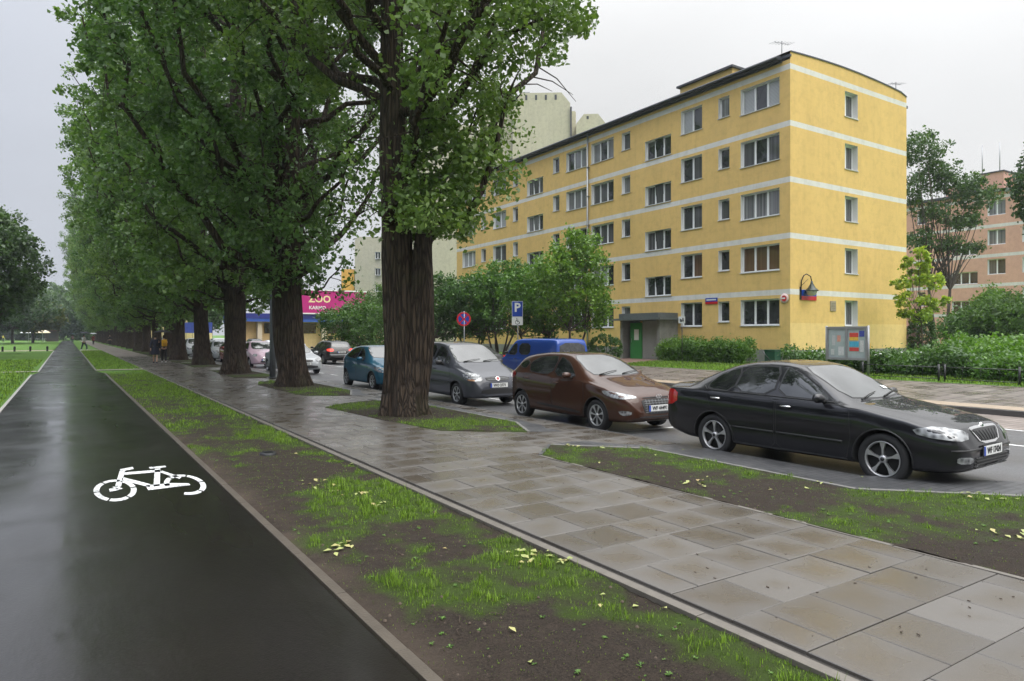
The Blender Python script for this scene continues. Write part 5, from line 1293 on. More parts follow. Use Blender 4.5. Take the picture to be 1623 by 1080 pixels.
            o = bpy.data.objects.new(name, me); link(o, parent[0 if sg > 0 else 1] if isinstance(parent, (list, tuple)) else (parent or s.root)); out.append(o)
        return out
    def line(s, name, pts, mode, mat, wid=.006, off=.002, parent=None, closed=False, mirror=None):
        """thin tube following the skin (door gaps, trim)"""
        mirror = (mode == 'side') if mirror is None else mirror; Q = []
        P = [Vector(p) for p in pts] + ([Vector(pts[0])] if closed else [])
        for a, b in zip(P[:-1], P[1:]):
            k = max(1, int((b - a).length / .05))
            for j in range(k): Q.append(a.lerp(b, j / k))
        Q.append(P[-1]); H = [s.hit(p.x, p.y, mode) for p in Q]; out = []
        for sg in ((1, -1) if mirror else (1,)):
            mb = MB(); mb.tube([((p + n * off).x, sg * (p + n * off).y, (p + n * off).z) for p, n in H], wid, 5); out.append(mb.build(name, mat, parent[0 if sg > 0 else 1] if isinstance(parent, (list, tuple)) else (parent or s.root)))
        return out
    def wheels(s, style):
        sp = s.sp; r = sp['wr_']; rr = r * sp.get('rim', .70); wd = .20
        for ax in s.ax:
            for sg in (1, -1):
                w = MB(); y = sg * (s.W / 2 - .035); q = lambda t: y - sg * t
                w.lathe([(.001, q(.05)), (rr * .97, q(.06)), (rr * .97, q(.17)), (.001, q(.17))], 24, axis='y'); wo = w.build('wheel', M_UNDER, s.root); wo.location = (ax, 0, r)
                t = MB(); t.lathe([(rr * .98, q(.02)), (rr * 1.03, q(.004)), (rr + (r - rr) * .45, q(-.004)), (r - .018, q(.004)), (r - .003, q(.02)), (r, q(.05)), (r, q(wd - .05)), (r - .006, q(wd - .02)), (rr, q(wd))], 40, axis='y')
                t.build('tyre', M_TYRE, wo)
                m = MB(); m.lathe([(rr * .90, q(.045)), (rr * .93, q(.010)), (rr * .985, q(.004)), (rr * 1.0, q(.014)), (rr * .985, q(.06))], 36, axis='y')
                K = {'five': 5, 'cap': 7, 'six': 6, 'plain': 9}[style]; hw = {'five': .30, 'cap': .26, 'six': .24, 'plain': .18}[style]
                for k in range(K):
                    a = 2 * math.pi * k / K + .3; na, nb_, nc = hw * .55, hw * .52, hw * (1.15 if style in ('five', 'cap') else .9)
                    def pt(rad, an, dep): return (rad * math.cos(an), q(dep), rad * math.sin(an))
                    P = [pt(rr * .20, a - na * 1.6, .020), pt(rr * .20, a + na * 1.6, .020), pt(rr * .55, a + nb_ * .62, .014), pt(rr * .94, a + nc * .52, .012), pt(rr * .94, a - nc * .52, .012), pt(rr * .55, a - nb_ * .62, .014)]
                    Q2 = [(p[0], p[1] - sg * .035, p[2]) for p in P]
                    m.face([P[0], P[1], P[2], P[5]]); m.face([P[5], P[2], P[3], P[4]])
                    for i in range(6): j = (i + 1) % 6; m.face([P[i], Q2[i], Q2[j], P[j]])
                m.lathe([(.001, q(.008)), (rr * .16, q(.010)), (rr * .22, q(.022)), (rr * .24, q(.05))], 18, axis='y')
                if style in ('cap', 'plain'): m.lathe([(rr * .22, q(.028)), (rr * .9, q(.030))], 30, axis='y', mi=1)
                ro = m.build('rim', [M_ALLOY if style in ('five', 'six') else M_HUBC, M_UNDER], wo, recalc=True)
                b = MB(); b.lathe([(.001, q(.004)), (rr * .10, q(.005)), (rr * .12, q(.012))], 14, axis='y'); b.build('hub_badge', M_BLK if style != 'cap' else M_HUBC, wo)
    def arches(s, mat):
        r = s.sp['wr_'] + s.sp.get('gap', .045)
        for ax in s.ax:
            pts = [(ax + (r + .004) * math.cos(R(a)), s.sp['wr_'] + (r + .004) * math.sin(R(a))) for a in range(-8, 189, 7)]
            s.line('arch_lip', pts, 'side', mat, wid=.011, off=-.004)
    def plate(s, txt, z, mode=0, y=0.0, w=.52):
        d = 1 if mode == 0 else -1; p, n = s.hit(d * y, z, mode)
        x = p.x + d * .012; o = MB(); o.box(min(x, x + d * .012), max(x, x + d * .012), y - w / 2, y + w / 2, z - .057, z + .057); po = o.build('number_plate', M_PLATE, s.root, bevel=.003)
        b = MB(); b.box(min(x + d * .010, x + d * .0145), max(x + d * .010, x + d * .0145), (y + w / 2 - .045 if d < 0 else y - w / 2), (y + w / 2 if d < 0 else y - w / 2 + .045), z - .055, z + .055); b.build('plate_band', M_PBLUE, po)
        b = MB(); fx = [x + d * .0, x + d * .008]; b.box(min(fx), max(fx), y - w / 2 - .012, y + w / 2 + .012, z - .068, z + .068); b.build('plate_frame', M_BLK, po)
        if txt: text(txt, .098, M_INK, (x + d * .014, y + (.02 if d > 0 else -.02), z - .003), (R(90), 0, R(90) if d > 0 else R(-90)), po, sx=.92, bold=.003)
    def mirrors(s, x, z, mat, y=None):
        for sg in (1, -1):
            p, n = s.hit(x, z - .03, 'side'); y0 = p.y; mb = MB(); mb.lathe([(.001, -.085), (.045, -.075), (.066, -.035), (.07, .02), (.055, .07), (.03, .09), (.001, .097)], 14, axis='y')
            v = [(a * (.95 if a > 0 else .55), b * 1.15, c * .92) for (a, b, c) in mb.v]; mb.v = v
            o = mb.build('wing_mirror', mat, s.root); o.location = (x, sg * (y0 + .15), z + .02)
            st = MB(); st.tube([(0, -sg * .16, -.05), (0, -sg * .04, -.035)], [.03, .022], 8); st.build('stalk', M_BLK, o)
            gl = MB(); gl.lathe([(.001, 0), (.055, 0)], 12, axis='x'); g = gl.build('mirror_glass', M_SIDEG, o); g.location = (-.04, 0, 0); g.scale = (1, 1.35, .9)
    def handle(s, x, z, mat, door, w=.085):
        p, n = s.hit(x, z, 'side')
        for k, sg in enumerate((1, -1)):
            mb = MB(); mb.tube([(x + w, sg * (p.y + .004), z - .002), (x + w * .8, sg * (p.y + .03), z), (x, sg * (p.y + .036), z + .002), (x - w * .8, sg * (p.y + .03), z), (x - w, sg * (p.y + .004), z)], [.012, .014, .013, .014, .012], 8)
            mb.build('handle', mat, door[k])
    def doors(s, outlines):
        out = []
        for poly in outlines:
            g = s.patch('door_gap', rounded(poly, 1, .08), 'side', M_BLK, off=.0012, rnd=0, thick=.004)
            # the door skin itself, a hair proud of its gap
            cx = sum(p[0] for p in poly) / len(poly); cz = sum(p[1] for p in poly) / len(poly)
            inn = [(p[0] + (.009 if p[0] < cx else -.009), p[1] + (.007 if p[1] < cz else -.007)) for p in poly]
            d = s.patch('door', rounded(inn, 1, .08), 'side', s.pm, off=.0038, rnd=0, thick=.0035)
            for a, b in zip(g, d): a.parent = b
            out.append(d)
        return out
    def wiper(s, x0, x1, y0, y1):
        a, n = s.hit(x0, y0, 'top'); b, n2 = s.hit(x1, y1, 'top'); m = MB(); m.tube([a + n * .015, a.lerp(b, .5) + n * .03, b + n2 * .02], [.012, .008, .006], 5); m.build('wiper', M_BLK, s.root)
    def screen(s, name, xb, xt, yb, yt, mat=None, bow=.06, off=.004, rim=.035):
        def poly(e): return [(xb + bow + e, 0), (xb + bow * .75 + e, yb * .5), (xb + e * .8, yb + e * .6), (xt - e, yt + e * .6), (xt - e + bow * .25, yt * .5), (xt - e + bow * .3, 0), (xt - e + bow * .25, -yt * .5), (xt - e, -yt - e * .6), (xb + e * .8, -yb - e * .6), (xb + bow * .75 + e, -yb * .5)]
        if xb < xt: # rear screen: mirror in x
            def poly(e): return [(xb - bow - e, 0), (xb - e, yb + e * .6), (xt + e, yt + e * .6), (xt + e, -yt - e * .6), (xb - e, -yb - e * .6)]
        s.patch(name + '_seal', poly(rim * .6), 'top', M_BLK, off=.002, rnd=1, thick=.008)
        return s.patch(name, poly(0), 'top', mat or M_WIND, off=.005, rnd=1, thick=.004, step=.07)

def glasshouse(c, polys, belt, pil=True):
    """side windows: black surround then the panes"""
    xs = [p[0] for q in polys for p in q]
    for q in polys:
        cx = sum(p[0] for p in q) / len(q); cz = sum(p[1] for p in q) / len(q)
        e = [(cx + (p[0] - cx) * 1.0 + (.022 if p[0] > cx else -.022), cz + (p[1] - cz) + (.018 if p[1] > cz else -.018)) for p in q]
        a = c.patch('window_seal', e, 'side', M_BLK, off=.0052, rnd=1, thick=.006); b = c.patch('side_window', q, 'side', M_SIDEG, off=.0072, rnd=1, thick=.003)
        for i, j in zip(a, b): i.parent = j

# ---- black liftback saloon
def black_car():
    L = 4.57; x = lambda d: L / 2 - d
    sp = dict(L=L, W=1.77, H=1.46, wb=2.578, fo=.885, wr_=.316, rim=.70,
      zb=[(0, .30), (.1, .23), (.45, .20), (1.4, .20), (3.2, .20), (4.0, .22), (4.4, .30), (4.57, .42)],
      zt=[(0, .50), (.015, .56), (.035, .64), (.07, .72), (.13, .765), (.4, .835), (.8, .905), (1.2, .962), (1.33, .985), (1.50, 1.09), (1.75, 1.235), (2.0, 1.362), (2.18, 1.425), (2.4, 1.457), (2.65, 1.463), (2.95, 1.445), (3.25, 1.395), (3.55, 1.30), (3.85, 1.18), (4.03, 1.095), (4.10, 1.075), (4.3, 1.068), (4.47, 1.06), (4.515, .99), (4.55, .80), (4.57, .62)],
      zs=[(0, .47), (.07, .62), (.2, .69), (.6, .80), (1.2, .90), (2.2, .925), (3.4, .965), (4.1, .99), (4.46, .98), (4.54, .72), (4.57, .6)],
      w=[(0, .62), (.04, .74), (.12, .85), (.25, .925), (.5, .975), (.9, .995), (2.3, 1.0), (3.8, .995), (4.2, .965), (4.4, .91), (4.5, .84), (4.57, .72)],
      wr=[(0, .50), (.12, .68), (.4, .78), (1.2, .86), (1.33, .88), (1.6, .80), (2.0, .70), (2.3, .665), (3.0, .655), (3.4, .66), (3.85, .70), (4.1, .76), (4.46, .80), (4.57, .62)])
    c = Car('parked_car', sp, (9.16, 6.02, gz(9.3)), R(-87.4), 'black liftback saloon with silver five-spoke wheels, nearest of the parked cars', 'cars parked in the bay on the near side', col=paint('black_paint', (.008, .008, .011), .2, .3))
    c.wheels('five'); c.arches(M_BLK)
    zb = lambda d: interp(d, sp['zs'])
    d1 = [(x(1.33), .26), (x(1.27), .55), (x(1.30), .93), (x(2.36), .965), (x(2.36), .27)]
    d2 = [(x(2.38), .27), (x(2.38), .965), (x(3.62), .985), (x(3.50), .72), (x(3.13), .50), (x(3.05), .27)]
    dd = c.doors([d1, d2])
    glasshouse(c, [[(x(1.62), 1.005), (x(1.80), 1.125), (x(2.06), 1.275), (x(2.26), 1.350), (x(2.34), 1.362), (x(2.37), 1.00), (x(1.70), .975)],
                   [(x(2.45), 1.00), (x(2.43), 1.365), (x(2.72), 1.375), (x(3.05), 1.345), (x(3.10), 1.01)],
                   [(x(3.14), 1.01), (x(3.10), 1.335), (x(3.32), 1.285), (x(3.50), 1.20), (x(3.60), 1.10), (x(3.58), 1.02)]], None)
    c.line('window_trim', [(x(1.52), .955), (x(2.4), .975), (x(3.6), 1.0), (x(3.68), 1.05)], 'side', M_BLK, .006, .006)
    c.handle(x(2.20), .855, M_CHROME, dd[0]); c.handle(x(3.40), .885, M_CHROME, dd[1])
    c.line('side_moulding', [(x(1.38), .475), (x(2.35), .485)], 'side', M_BLK, .020, -.004); c.line('side_moulding', [(x(2.40), .485), (x(3.1), .49)], 'side', M_BLK, .020, -.004)
    c.line('sill_trim', [(x(1.33), .255), (x(3.1), .255)], 'side', M_BLK, .014, -.003)
    c.screen('windscreen', x(1.42), x(2.12), .66, .55, bow=.08)
    c.screen('rear_window', x(3.98), x(3.28), .60, .50, bow=.05, mat=M_SIDEG)
    c.wiper(x(1.34), x(1.46), .10, .62); c.wiper(x(1.33), x(1.44), -.50, .05); c.mirrors(x(1.66), .99, c.pm)
    # front face
    hl = c.patch('headlight', [(x(.14) * -math.sin(R(38)) + .44 * math.cos(R(38)), .60), (x(.14) * -math.sin(R(38)) + .40 * math.cos(R(38)), .71), (-x(.36) * math.sin(R(38)) + .66 * math.cos(R(38)), .765), (-x(.60) * math.sin(R(38)) + .80 * math.cos(R(38)), .735), (-x(.48) * math.sin(R(38)) + .83 * math.cos(R(38)), .645)], 38, M_LAMP, off=.006, thick=.014)
    c.patch('grille_frame', [(-.37, .715), (-.33, .75), (.33, .75), (.37, .715), (.25, .555), (-.25, .555)], 0, M_CHROME, off=.010, rnd=1, thick=.03)
    c.patch('grille', [(-.325, .705), (-.30, .722), (.30, .722), (.325, .705), (.225, .582), (-.225, .582)], 0, M_BLK, off=.016, rnd=1, thick=.02)
    for k in range(7):
        q = -.24 + k * .08; c.line('grille_bar', [(q * 1.12, .70), (q * .85, .59)], 0, M_BLK, .007, .018, mirror=False)
    b = MB(); b.lathe([(.001, .012), (.03, .010), (.042, .0), (.044, -.01)], 20, axis='x'); p, n = c.hit(0, .748, 0); o = b.build('badge', M_CHROME, c.root); o.location = (p.x + .012, 0, .742); b = MB(); b.lathe([(.001, .0135), (.026, .0125)], 16, axis='x'); b.build('badge_centre', simple('badge_green', (.02, .09, .04), .3), o)
    c.patch('lower_intake', [(-.50, .34), (-.44, .42), (.44, .42), (.50, .34), (.40, .27), (-.40, .27)], 0, M_BLK, off=.006, thick=.02)
    for zz in (.30, .335, .37, .405): c.line('intake_bar', [(-.45, zz), (.45, zz)], 0, M_BLK, .008, .012, mirror=False)
    dg = lambda pts, az: [(-x(d) * math.sin(R(az)) + y * math.cos(R(az)), z) for d, y, z in pts]
    c.patch('fog_light', dg([(.05, .50, .355), (.05, .50, .43), (.16, .68, .43), (.16, .68, .355)], 22), 22, M_LAMP, off=.008, thick=.02)
    c.line('bumper_strip', [(-.75, .50), (-.3, .505), (.3, .505), (.75, .50)], 0, M_BLK, .014, .0, mirror=False)
    c.patch('tail_light', [(x(4.20) * -math.sin(R(140)) + .86 * math.cos(R(140)), 0.74), (x(4.20) * -math.sin(R(140)) + .86 * math.cos(R(140)), .96), (-x(4.50) * math.sin(R(140)) + .66 * math.cos(R(140)), .97), (-x(4.52) * math.sin(R(140)) + .60 * math.cos(R(140)), .68)], 140, M_RED, off=.006)
    c.patch('fuel_flap', [(x(3.78), .78), (x(3.78), .93), (x(3.95), .93), (x(3.95), .78)], 'side', c.pm, off=.003, thick=.004, mirror=False)
    c.plate('WF 17424', .475); 
    for (px_, l) in ((.52, 'sticker'),):
        c.patch(l, [(x(1.56), px_), (x(1.50), px_), (x(1.50), px_ - .11), (x(1.56), px_ - .11)], 'top', M_PLATE, off=.012, rnd=0, thick=0)
    m = MB(); a, n = c.hit(x(3.05), 0, 'top'); m.tube([a, a + Vector((-.18, 0, .20))], [.008, .003], 5); m.build('antenna', M_BLK, c.root)
    c.root.scale = (.975, 1, 1)
    return c
black_car()

def hatch(sp, name, loc, rz, label, group, col, opts):
    """five-door hatch or minivan; opts holds window, lamp and trim outlines"""
    c = Car(name, sp, loc, rz, label, group, col=col, cat=opts.get('cat', 'car')); L = sp['L']; x = lambda d: L / 2 - d
    c.wheels(opts.get('wheel', 'cap')); c.arches(opts.get('arch', M_BLK))
    dd = c.doors([[(x(a), b) for a, b in q] for q in opts['doors']]) if 'doors' in opts else []
    if 'win' in opts: glasshouse(c, [[(x(a), b) for a, b in q] for q in opts['win']], None)
    for (a, z, k) in opts.get('handles', []): c.handle(x(a), z, opts.get('hmat', col), dd[k])
    if 'ws' in opts: a, b, y0, y1 = opts['ws']; c.screen('windscreen', x(a), x(b), y0, y1, bow=opts.get('bow', .10)); 
    if 'wip' in opts: a, b = opts['wip']; c.wiper(x(a), x(b), .12, .60); c.wiper(x(a), x(b), -.48, .05)
    def diag(pts, az): return [(-x(d) * math.sin(R(az)) + y * math.cos(R(az)), z) for d, y, z in pts]
    for (nm, pts, az, mt) in opts.get('diag', []): c.patch(nm, diag(pts, az), az, mt, off=.006, thick=.014)
    for (nm, pts, mt, off) in opts.get('front', []): c.patch(nm, pts, 0, mt, off=off, thick=.02)
    for (nm, pts, mt, off) in opts.get('rear', []): c.patch(nm, [(-y, z) for y, z in pts], 180, mt, off=off, thick=.02)
    for (nm, pts, mt, off) in opts.get('side', []): c.patch(nm, [(x(a), b) for a, b in pts], 'side', mt, off=off, thick=.012)
    for (nm, pts, mt, w_) in opts.get('lines', []): c.line(nm, [(x(a), b) for a, b in pts], 'side', mt, w_, -.002)
    for (nm, pts, mt, w_) in opts.get('flines', []): c.line(nm, pts, 0, mt, w_, .008, mirror=False)
    if 'mirror' in opts: a, z = opts['mirror']; c.mirrors(x(a), z, opts.get('mmat', col))
    if 'plate' in opts: c.plate(*opts['plate'])
    if 'rplate' in opts: c.plate(opts['rplate'][0], opts['rplate'][1], mode=180)
    return c, x

# ---- brown supermini (behind the black car)
L = 4.035
SP_BROWN = dict(L=L, W=1.734, H=1.474, wb=2.57, fo=.83, wr_=.302, rim=.68,
  zb=[(0, .28), (.1, .21), (.45, .19), (3.3, .20), (3.8, .25), (4.035, .38)],
  zt=[(0, .42), (.015, .50), (.04, .60), (.09, .69), (.16, .745), (.4, .845), (.75, .935), (1.02, 1.0), (1.12, 1.035), (1.35, 1.17), (1.6, 1.305), (1.85, 1.41), (2.0, 1.448), (2.3, 1.474), (2.8, 1.468), (3.3, 1.425), (3.58, 1.385), (3.70, 1.35), (3.80, 1.22), (3.92, 1.02), (3.97, .92), (4.01, .72), (4.035, .58)],
  zs=[(0, .40), (.09, .60), (.2, .69), (.6, .82), (1.1, .91), (2.2, .955), (3.3, 1.01), (3.85, 1.03), (3.95, .88), (4.035, .55)],
  w=[(0, .58), (.04, .70), (.12, .83), (.26, .92), (.5, .975), (.8, 1.0), (2.2, .995), (3.3, 1.0), (3.6, .975), (3.85, .90), (3.97, .82), (4.035, .72)],
  wr=[(0, .46), (.12, .64), (.4, .74), (1.0, .85), (1.12, .88), (1.5, .79), (1.9, .69), (2.3, .66), (3.3, .645), (3.6, .63), (3.9, .70), (4.035, .58)])
hatch(SP_BROWN, 'parked_car', (9.32, 11.36, gz(9.3)), R(-90), 'metallic brown hatchback parked between the black car and the grey minivan', 'cars parked in the bay on the near side', paint('brown_paint', (.052, .020, .011), .5, .3), dict(
  wheel='cap', doors=[[(1.22, .25), (1.16, .55), (1.20, .93), (2.22, .965), (2.22, .26)], [(2.24, .26), (2.24, .965), (3.34, 1.02), (3.26, .80), (2.86, .52), (2.78, .26)]],
  win=[[(1.50, 1.00), (1.62, 1.12), (1.88, 1.27), (2.12, 1.355), (2.20, 1.36), (2.22, 1.00)], [(2.30, 1.01), (2.28, 1.372), (2.62, 1.372), (2.98, 1.335), (3.22, 1.22), (3.10, 1.075), (2.98, 1.045)], [(3.30, 1.10), (3.26, 1.225), (3.44, 1.27), (3.62, 1.20), (3.56, 1.14)]],
  handles=[(2.08, .855, 0), (3.15, .90, 1)], ws=(1.20, 1.90, .66, .53), wip=(1.14, 1.24), mirror=(1.60, 1.01),
  diag=[('headlight', [(.17, .42, .655), (.20, .40, .70), (.42, .62, .755), (.72, .80, .80), (.60, .82, .71), (.36, .74, .645)], 38, M_LAMP), ('fog_light', [(.12, .60, .36), (.10, .60, .43), (.30, .76, .44), (.24, .74, .35)], 30, M_LAMP),
        ('tail_light', [(3.66, .82, .90), (3.62, .80, 1.00), (3.86, .70, 1.04), (3.96, .55, .92), (3.9, .66, .84)], 140, M_RED)],
  front=[('grille', [(-.40, .60), (-.30, .64), (.30, .64), (.40, .60), (.34, .36), (-.34, .36)], M_BLK, .007), ('grille_chrome', [(-.34, .655), (.34, .655), (.32, .672), (-.32, .672)], M_BLK, .012), ('lower_lip', [(-.5, .30), (.5, .30), (.46, .33), (-.46, .33)], M_BLK, .008)],
  flines=[('grille_bar', [(-.33, z_), (.33, z_)], M_GALV, .0028) for z_ in (.40, .44, .48, .52, .56, .60)] + [('grille_bar', [(a_, .38), (a_, .63)], M_GALV, .0022) for a_ in (-.28, -.2, -.12, -.04, .04, .12, .2, .28)],
  side=[('side_moulding', [(1.30, .29), (1.30, .35), (2.78, .41), (2.74, .36)], M_BLK, .006)],
  plate=('WF 44491', .47)))
# oval badge with a slanted H
def oval_badge(xw, yw, zw):
    r = empty('tmp', (0, 0, 0)); return r
brown = [o for o in SC.objects if o.get('label', '').startswith('metallic brown')][0]
b = MB(); k = 20
for i in range(k):
    a0, a1 = 2 * math.pi * i / k, 2 * math.pi * (i + 1) / k
    f_ = lambda a, s_: (0, .075 * s_ * math.cos(a), .038 * s_ * math.sin(a)); b.face([f_(a0, 1), f_(a1, 1), f_(a1, .80), f_(a0, .80)])
b.face([(0, -.032, -.03), (0, -.020, -.03), (0, -.008, .03), (0, -.020, .03)]); b.face([(0, .008, -.03), (0, .020, -.03), (0, .032, .03), (0, .020, .03)]); b.face([(0, -.018, -.007), (0, .016, .0), (0, .018, .008), (0, -.015, .001)])
for f in list(b.f): pass
o = b.build('badge', M_CHROME, brown); o.location = (4.035 / 2 + .0, 0, .69)

# ---- grey minivan
L = 3.93
SP_GREY = dict(L=L, W=1.70, H=1.66, wb=2.508, fo=.80, wr_=.305, rim=.66,
  zb=[(0, .28), (.1, .22), (.45, .20), (3.3, .22), (3.93, .36)],
  zt=[(0, .48), (.02, .60), (.05, .70), (.10, .77), (.3, .88), (.6, .985), (.88, 1.07), (1.0, 1.12), (1.25, 1.29), (1.5, 1.45), (1.72, 1.565), (1.9, 1.61), (2.3, 1.65), (2.9, 1.655), (3.4, 1.62), (3.65, 1.56), (3.78, 1.30), (3.86, 1.05), (3.91, .8), (3.93, .6)],
  zs=[(0, .45), (.1, .68), (.3, .80), (.6, .90), (1.0, .98), (2.0, 1.03), (3.2, 1.06), (3.75, 1.08), (3.86, .95), (3.93, .55)],
  w=[(0, .62), (.05, .74), (.14, .86), (.3, .94), (.55, .985), (.9, 1.0), (3.2, 1.0), (3.6, .97), (3.8, .91), (3.93, .80)],
  wr=[(0, .5), (.14, .66), (.5, .78), (.95, .88), (1.1, .87), (1.5, .78), (1.8, .72), (2.2, .70), (3.4, .69), (3.75, .72), (3.93, .6)])
hatch(SP_GREY, 'parked_car', (9.30, 16.95, gz(9.3)), R(-90), 'grey minivan with a tall cabin, parked just right of the nearest poplar trunk', 'cars parked in the bay on the near side', paint('grey_paint', (.058, .062, .076), .6, .3), dict(
  wheel='cap', doors=[[(1.10, .27), (1.05, .6), (1.10, 1.0), (2.12, 1.03), (2.12, .28)], [(2.14, .28), (2.14, 1.03), (3.20, 1.06), (3.12, .8), (2.8, .56), (2.74, .28)]],
  win=[[(1.20, 1.07), (1.28, 1.20), (1.44, 1.30), (1.44, 1.07)], [(1.50, 1.07), (1.50, 1.34), (1.74, 1.47), (2.06, 1.54), (2.10, 1.07)], [(2.20, 1.08), (2.18, 1.55), (2.9, 1.55), (2.98, 1.09)], [(3.05, 1.12), (3.02, 1.54), (3.45, 1.48), (3.55, 1.14)]],
  handles=[(2.0, .93, 0), (3.0, .96, 1)], hmat=M_BLK, ws=(1.04, 1.74, .68, .57), wip=(1.0, 1.08), bow=.08, mirror=(1.52, 1.08), mmat=M_BLK,
  lines=[('side_moulding', [(1.15, .60), (2.10, .60)], M_BLK, .018), ('side_moulding', [(2.16, .60), (2.8, .60)], M_BLK, .018)],
  diag=[('headlight', [(.10, .42, .66), (.16, .44, .80), (.36, .60, .87), (.55, .76, .86), (.42, .78, .70), (.2, .62, .655)], 36, M_LAMP), ('side_lamp', [(.16, .60, .665), (.30, .72, .67), (.32, .74, .71), (.18, .62, .70)], 36, M_AMBER)],
  front=[('grille', [(-.33, .66), (-.36, .76), (.36, .76), (.33, .66)], M_BLK, .008), ('lower_intake', [(-.55, .34), (-.5, .46), (.5, .46), (.55, .34)], M_BLK, .008), ('badge_ring', [(.065 * math.cos(t), .71 + .05 * math.sin(t)) for t in [i * .5 for i in range(12)]], M_CHROME, .016), ('badge', [(.048 * math.cos(t), .71 + .038 * math.sin(t)) for t in [i * .5 for i in range(12)]], M_RED, .020)],
  flines=[('grille_bar', [(-.33, z_), (.33, z_)], M_GALV, .006) for z_ in (.69, .73)], plate=('WO 2771', .55)))

# ---- teal hatchback (partly behind the nearest trunk)
def scaled(sp, L=None, W=None, H=None, wb=None, fo=None):
    q = dict(sp); fL = (L or sp['L']) / sp['L']; H0 = max(z for _, z in sp['zt']); fH = (H or H0) / H0
    for k in ('zb', 'zs', 'zt'): q[k] = [(d * fL, z * fH) for d, z in sp[k]]
    for k in ('w', 'wr'): q[k] = [(d * fL, z) for d, z in sp[k]]
    q['L'] = L or sp['L']; q['W'] = W or sp['W']; q['wb'] = wb or sp['wb'] * fL; q['fo'] = fo or sp['fo'] * fL; return q
def sc(opts, f, g=1.0):
    def s2(v):
        if isinstance(v, tuple) and len(v) == 2 and all(isinstance(t, (int, float)) for t in v): return (v[0] * f, v[1] * g)
        return v
    return opts
def hatch_opts(**kw):
    o = dict(wheel='cap', doors=[[(1.22, .25), (1.16, .55), (1.20, .91), (2.22, .94), (2.22, .26)], [(2.24, .26), (2.24, .94), (3.24, .98), (3.14, .80), (2.76, .52), (2.70, .26)]],
      win=[[(1.50, 1.00), (1.62, 1.12), (1.88, 1.27), (2.12, 1.355), (2.20, 1.36), (2.22, 1.00)], [(2.30, 1.01), (2.28, 1.372), (2.62, 1.372), (2.98, 1.335), (3.30, 1.20), (3.30, 1.10), (2.98, 1.045)]],
      ws=(1.20, 1.90, .66, .53), mirror=(1.60, 1.01),
      diag=[('headlight', [(.17, .44, .62), (.20, .42, .70), (.42, .62, .77), (.66, .80, .80), (.52, .82, .68), (.3, .72, .61)], 38, M_LAMP), ('tail_light', [(3.60, .84, .85), (3.58, .80, 1.02), (3.84, .72, 1.06), (3.94, .60, .86)], 140, M_RED)],
      front=[('grille', [(-.30, .60), (-.30, .66), (.30, .66), (.30, .60)], M_BLK, .007), ('lower_intake', [(-.48, .32), (-.40, .46), (.40, .46), (.48, .32)], M_BLK, .007)], plate=('WI 4382', .52))
    o.update(kw); return o
hatch(scaled(SP_BROWN, L=3.9, W=1.70, wb=2.49), 'parked_car', (9.28, 22.75, gz(9.3)), R(-90), 'teal blue hatchback half hidden by the nearest poplar trunk', 'cars parked in the bay on the near side', paint('teal_paint', (.010, .095, .165), .45, .3), hatch_opts())
# ---- saloon with bright bonnet behind the second poplar
SP_SAL = dict(L=4.47, W=1.78, H=1.43, wb=2.72, fo=.86, wr_=.315, rim=.68,
  zb=[(0, .30), (.1, .22), (.45, .20), (3.6, .20), (4.2, .26), (4.47, .42)],
  zt=[(0, .50), (.02, .60), (.06, .70), (.14, .755), (.5, .84), (1.0, .92), (1.25, .96), (1.5, 1.12), (1.8, 1.28), (2.05, 1.385), (2.4, 1.43), (2.9, 1.42), (3.2, 1.36), (3.6, 1.18), (3.85, 1.05), (4.2, 1.03), (4.38, 1.0), (4.44, .8), (4.47, .6)],
  zs=[(0, .47), (.1, .64), (.4, .76), (1.2, .88), (2.4, .92), (3.6, .95), (4.3, .95), (4.47, .56)],
  w=[(0, .6), (.05, .74), (.14, .86), (.3, .94), (.6, .985), (1, 1.0), (3.5, 1.0), (4.1, .96), (4.35, .88), (4.47, .76)],
  wr=[(0, .5), (.14, .68), (.5, .78), (1.2, .88), (1.6, .79), (2.0, .69), (2.4, .66), (3.1, .65), (3.6, .70), (3.9, .78), (4.47, .62)])
SAL_OPTS = dict(wheel='six', doors=[[(1.30, .26), (1.25, .55), (1.28, .90), (2.36, .93), (2.36, .27)], [(2.38, .27), (2.38, .93), (3.5, .95), (3.3, .6), (3.1, .27)]],
  win=[[(1.60, .98), (1.80, 1.12), (2.10, 1.28), (2.32, 1.33), (2.34, .98)], [(2.42, .98), (2.42, 1.335), (2.85, 1.32), (3.15, 1.22), (3.38, 1.02)]], ws=(1.34, 2.0, .67, .54), mirror=(1.66, .97),
  diag=[('headlight', [(.10, .48, .56), (.12, .44, .72), (.34, .62, .77), (.5, .80, .75), (.42, .82, .60)], 34, M_LAMP), ('tail_light', [(4.2, .84, .70), (4.2, .82, .93), (4.42, .62, .95), (4.45, .6, .68)], 140, M_RED)],
  front=[('grille', [(-.36, .58), (-.34, .68), (.34, .68), (.36, .58)], M_BLK, .008), ('lower_intake', [(-.6, .30), (-.55, .42), (.55, .42), (.6, .30)], M_BLK, .008)], plate=('WE 0413', .50))
GN = 'cars parked in the bay on the near side'
hatch(SP_SAL, 'parked_car', (9.25, 34.0, gz(9.3)), R(-90), 'pale silver saloon half hidden behind the second poplar', GN, paint('silver_white_paint', (.42, .44, .46), .3, .3), SAL_OPTS)
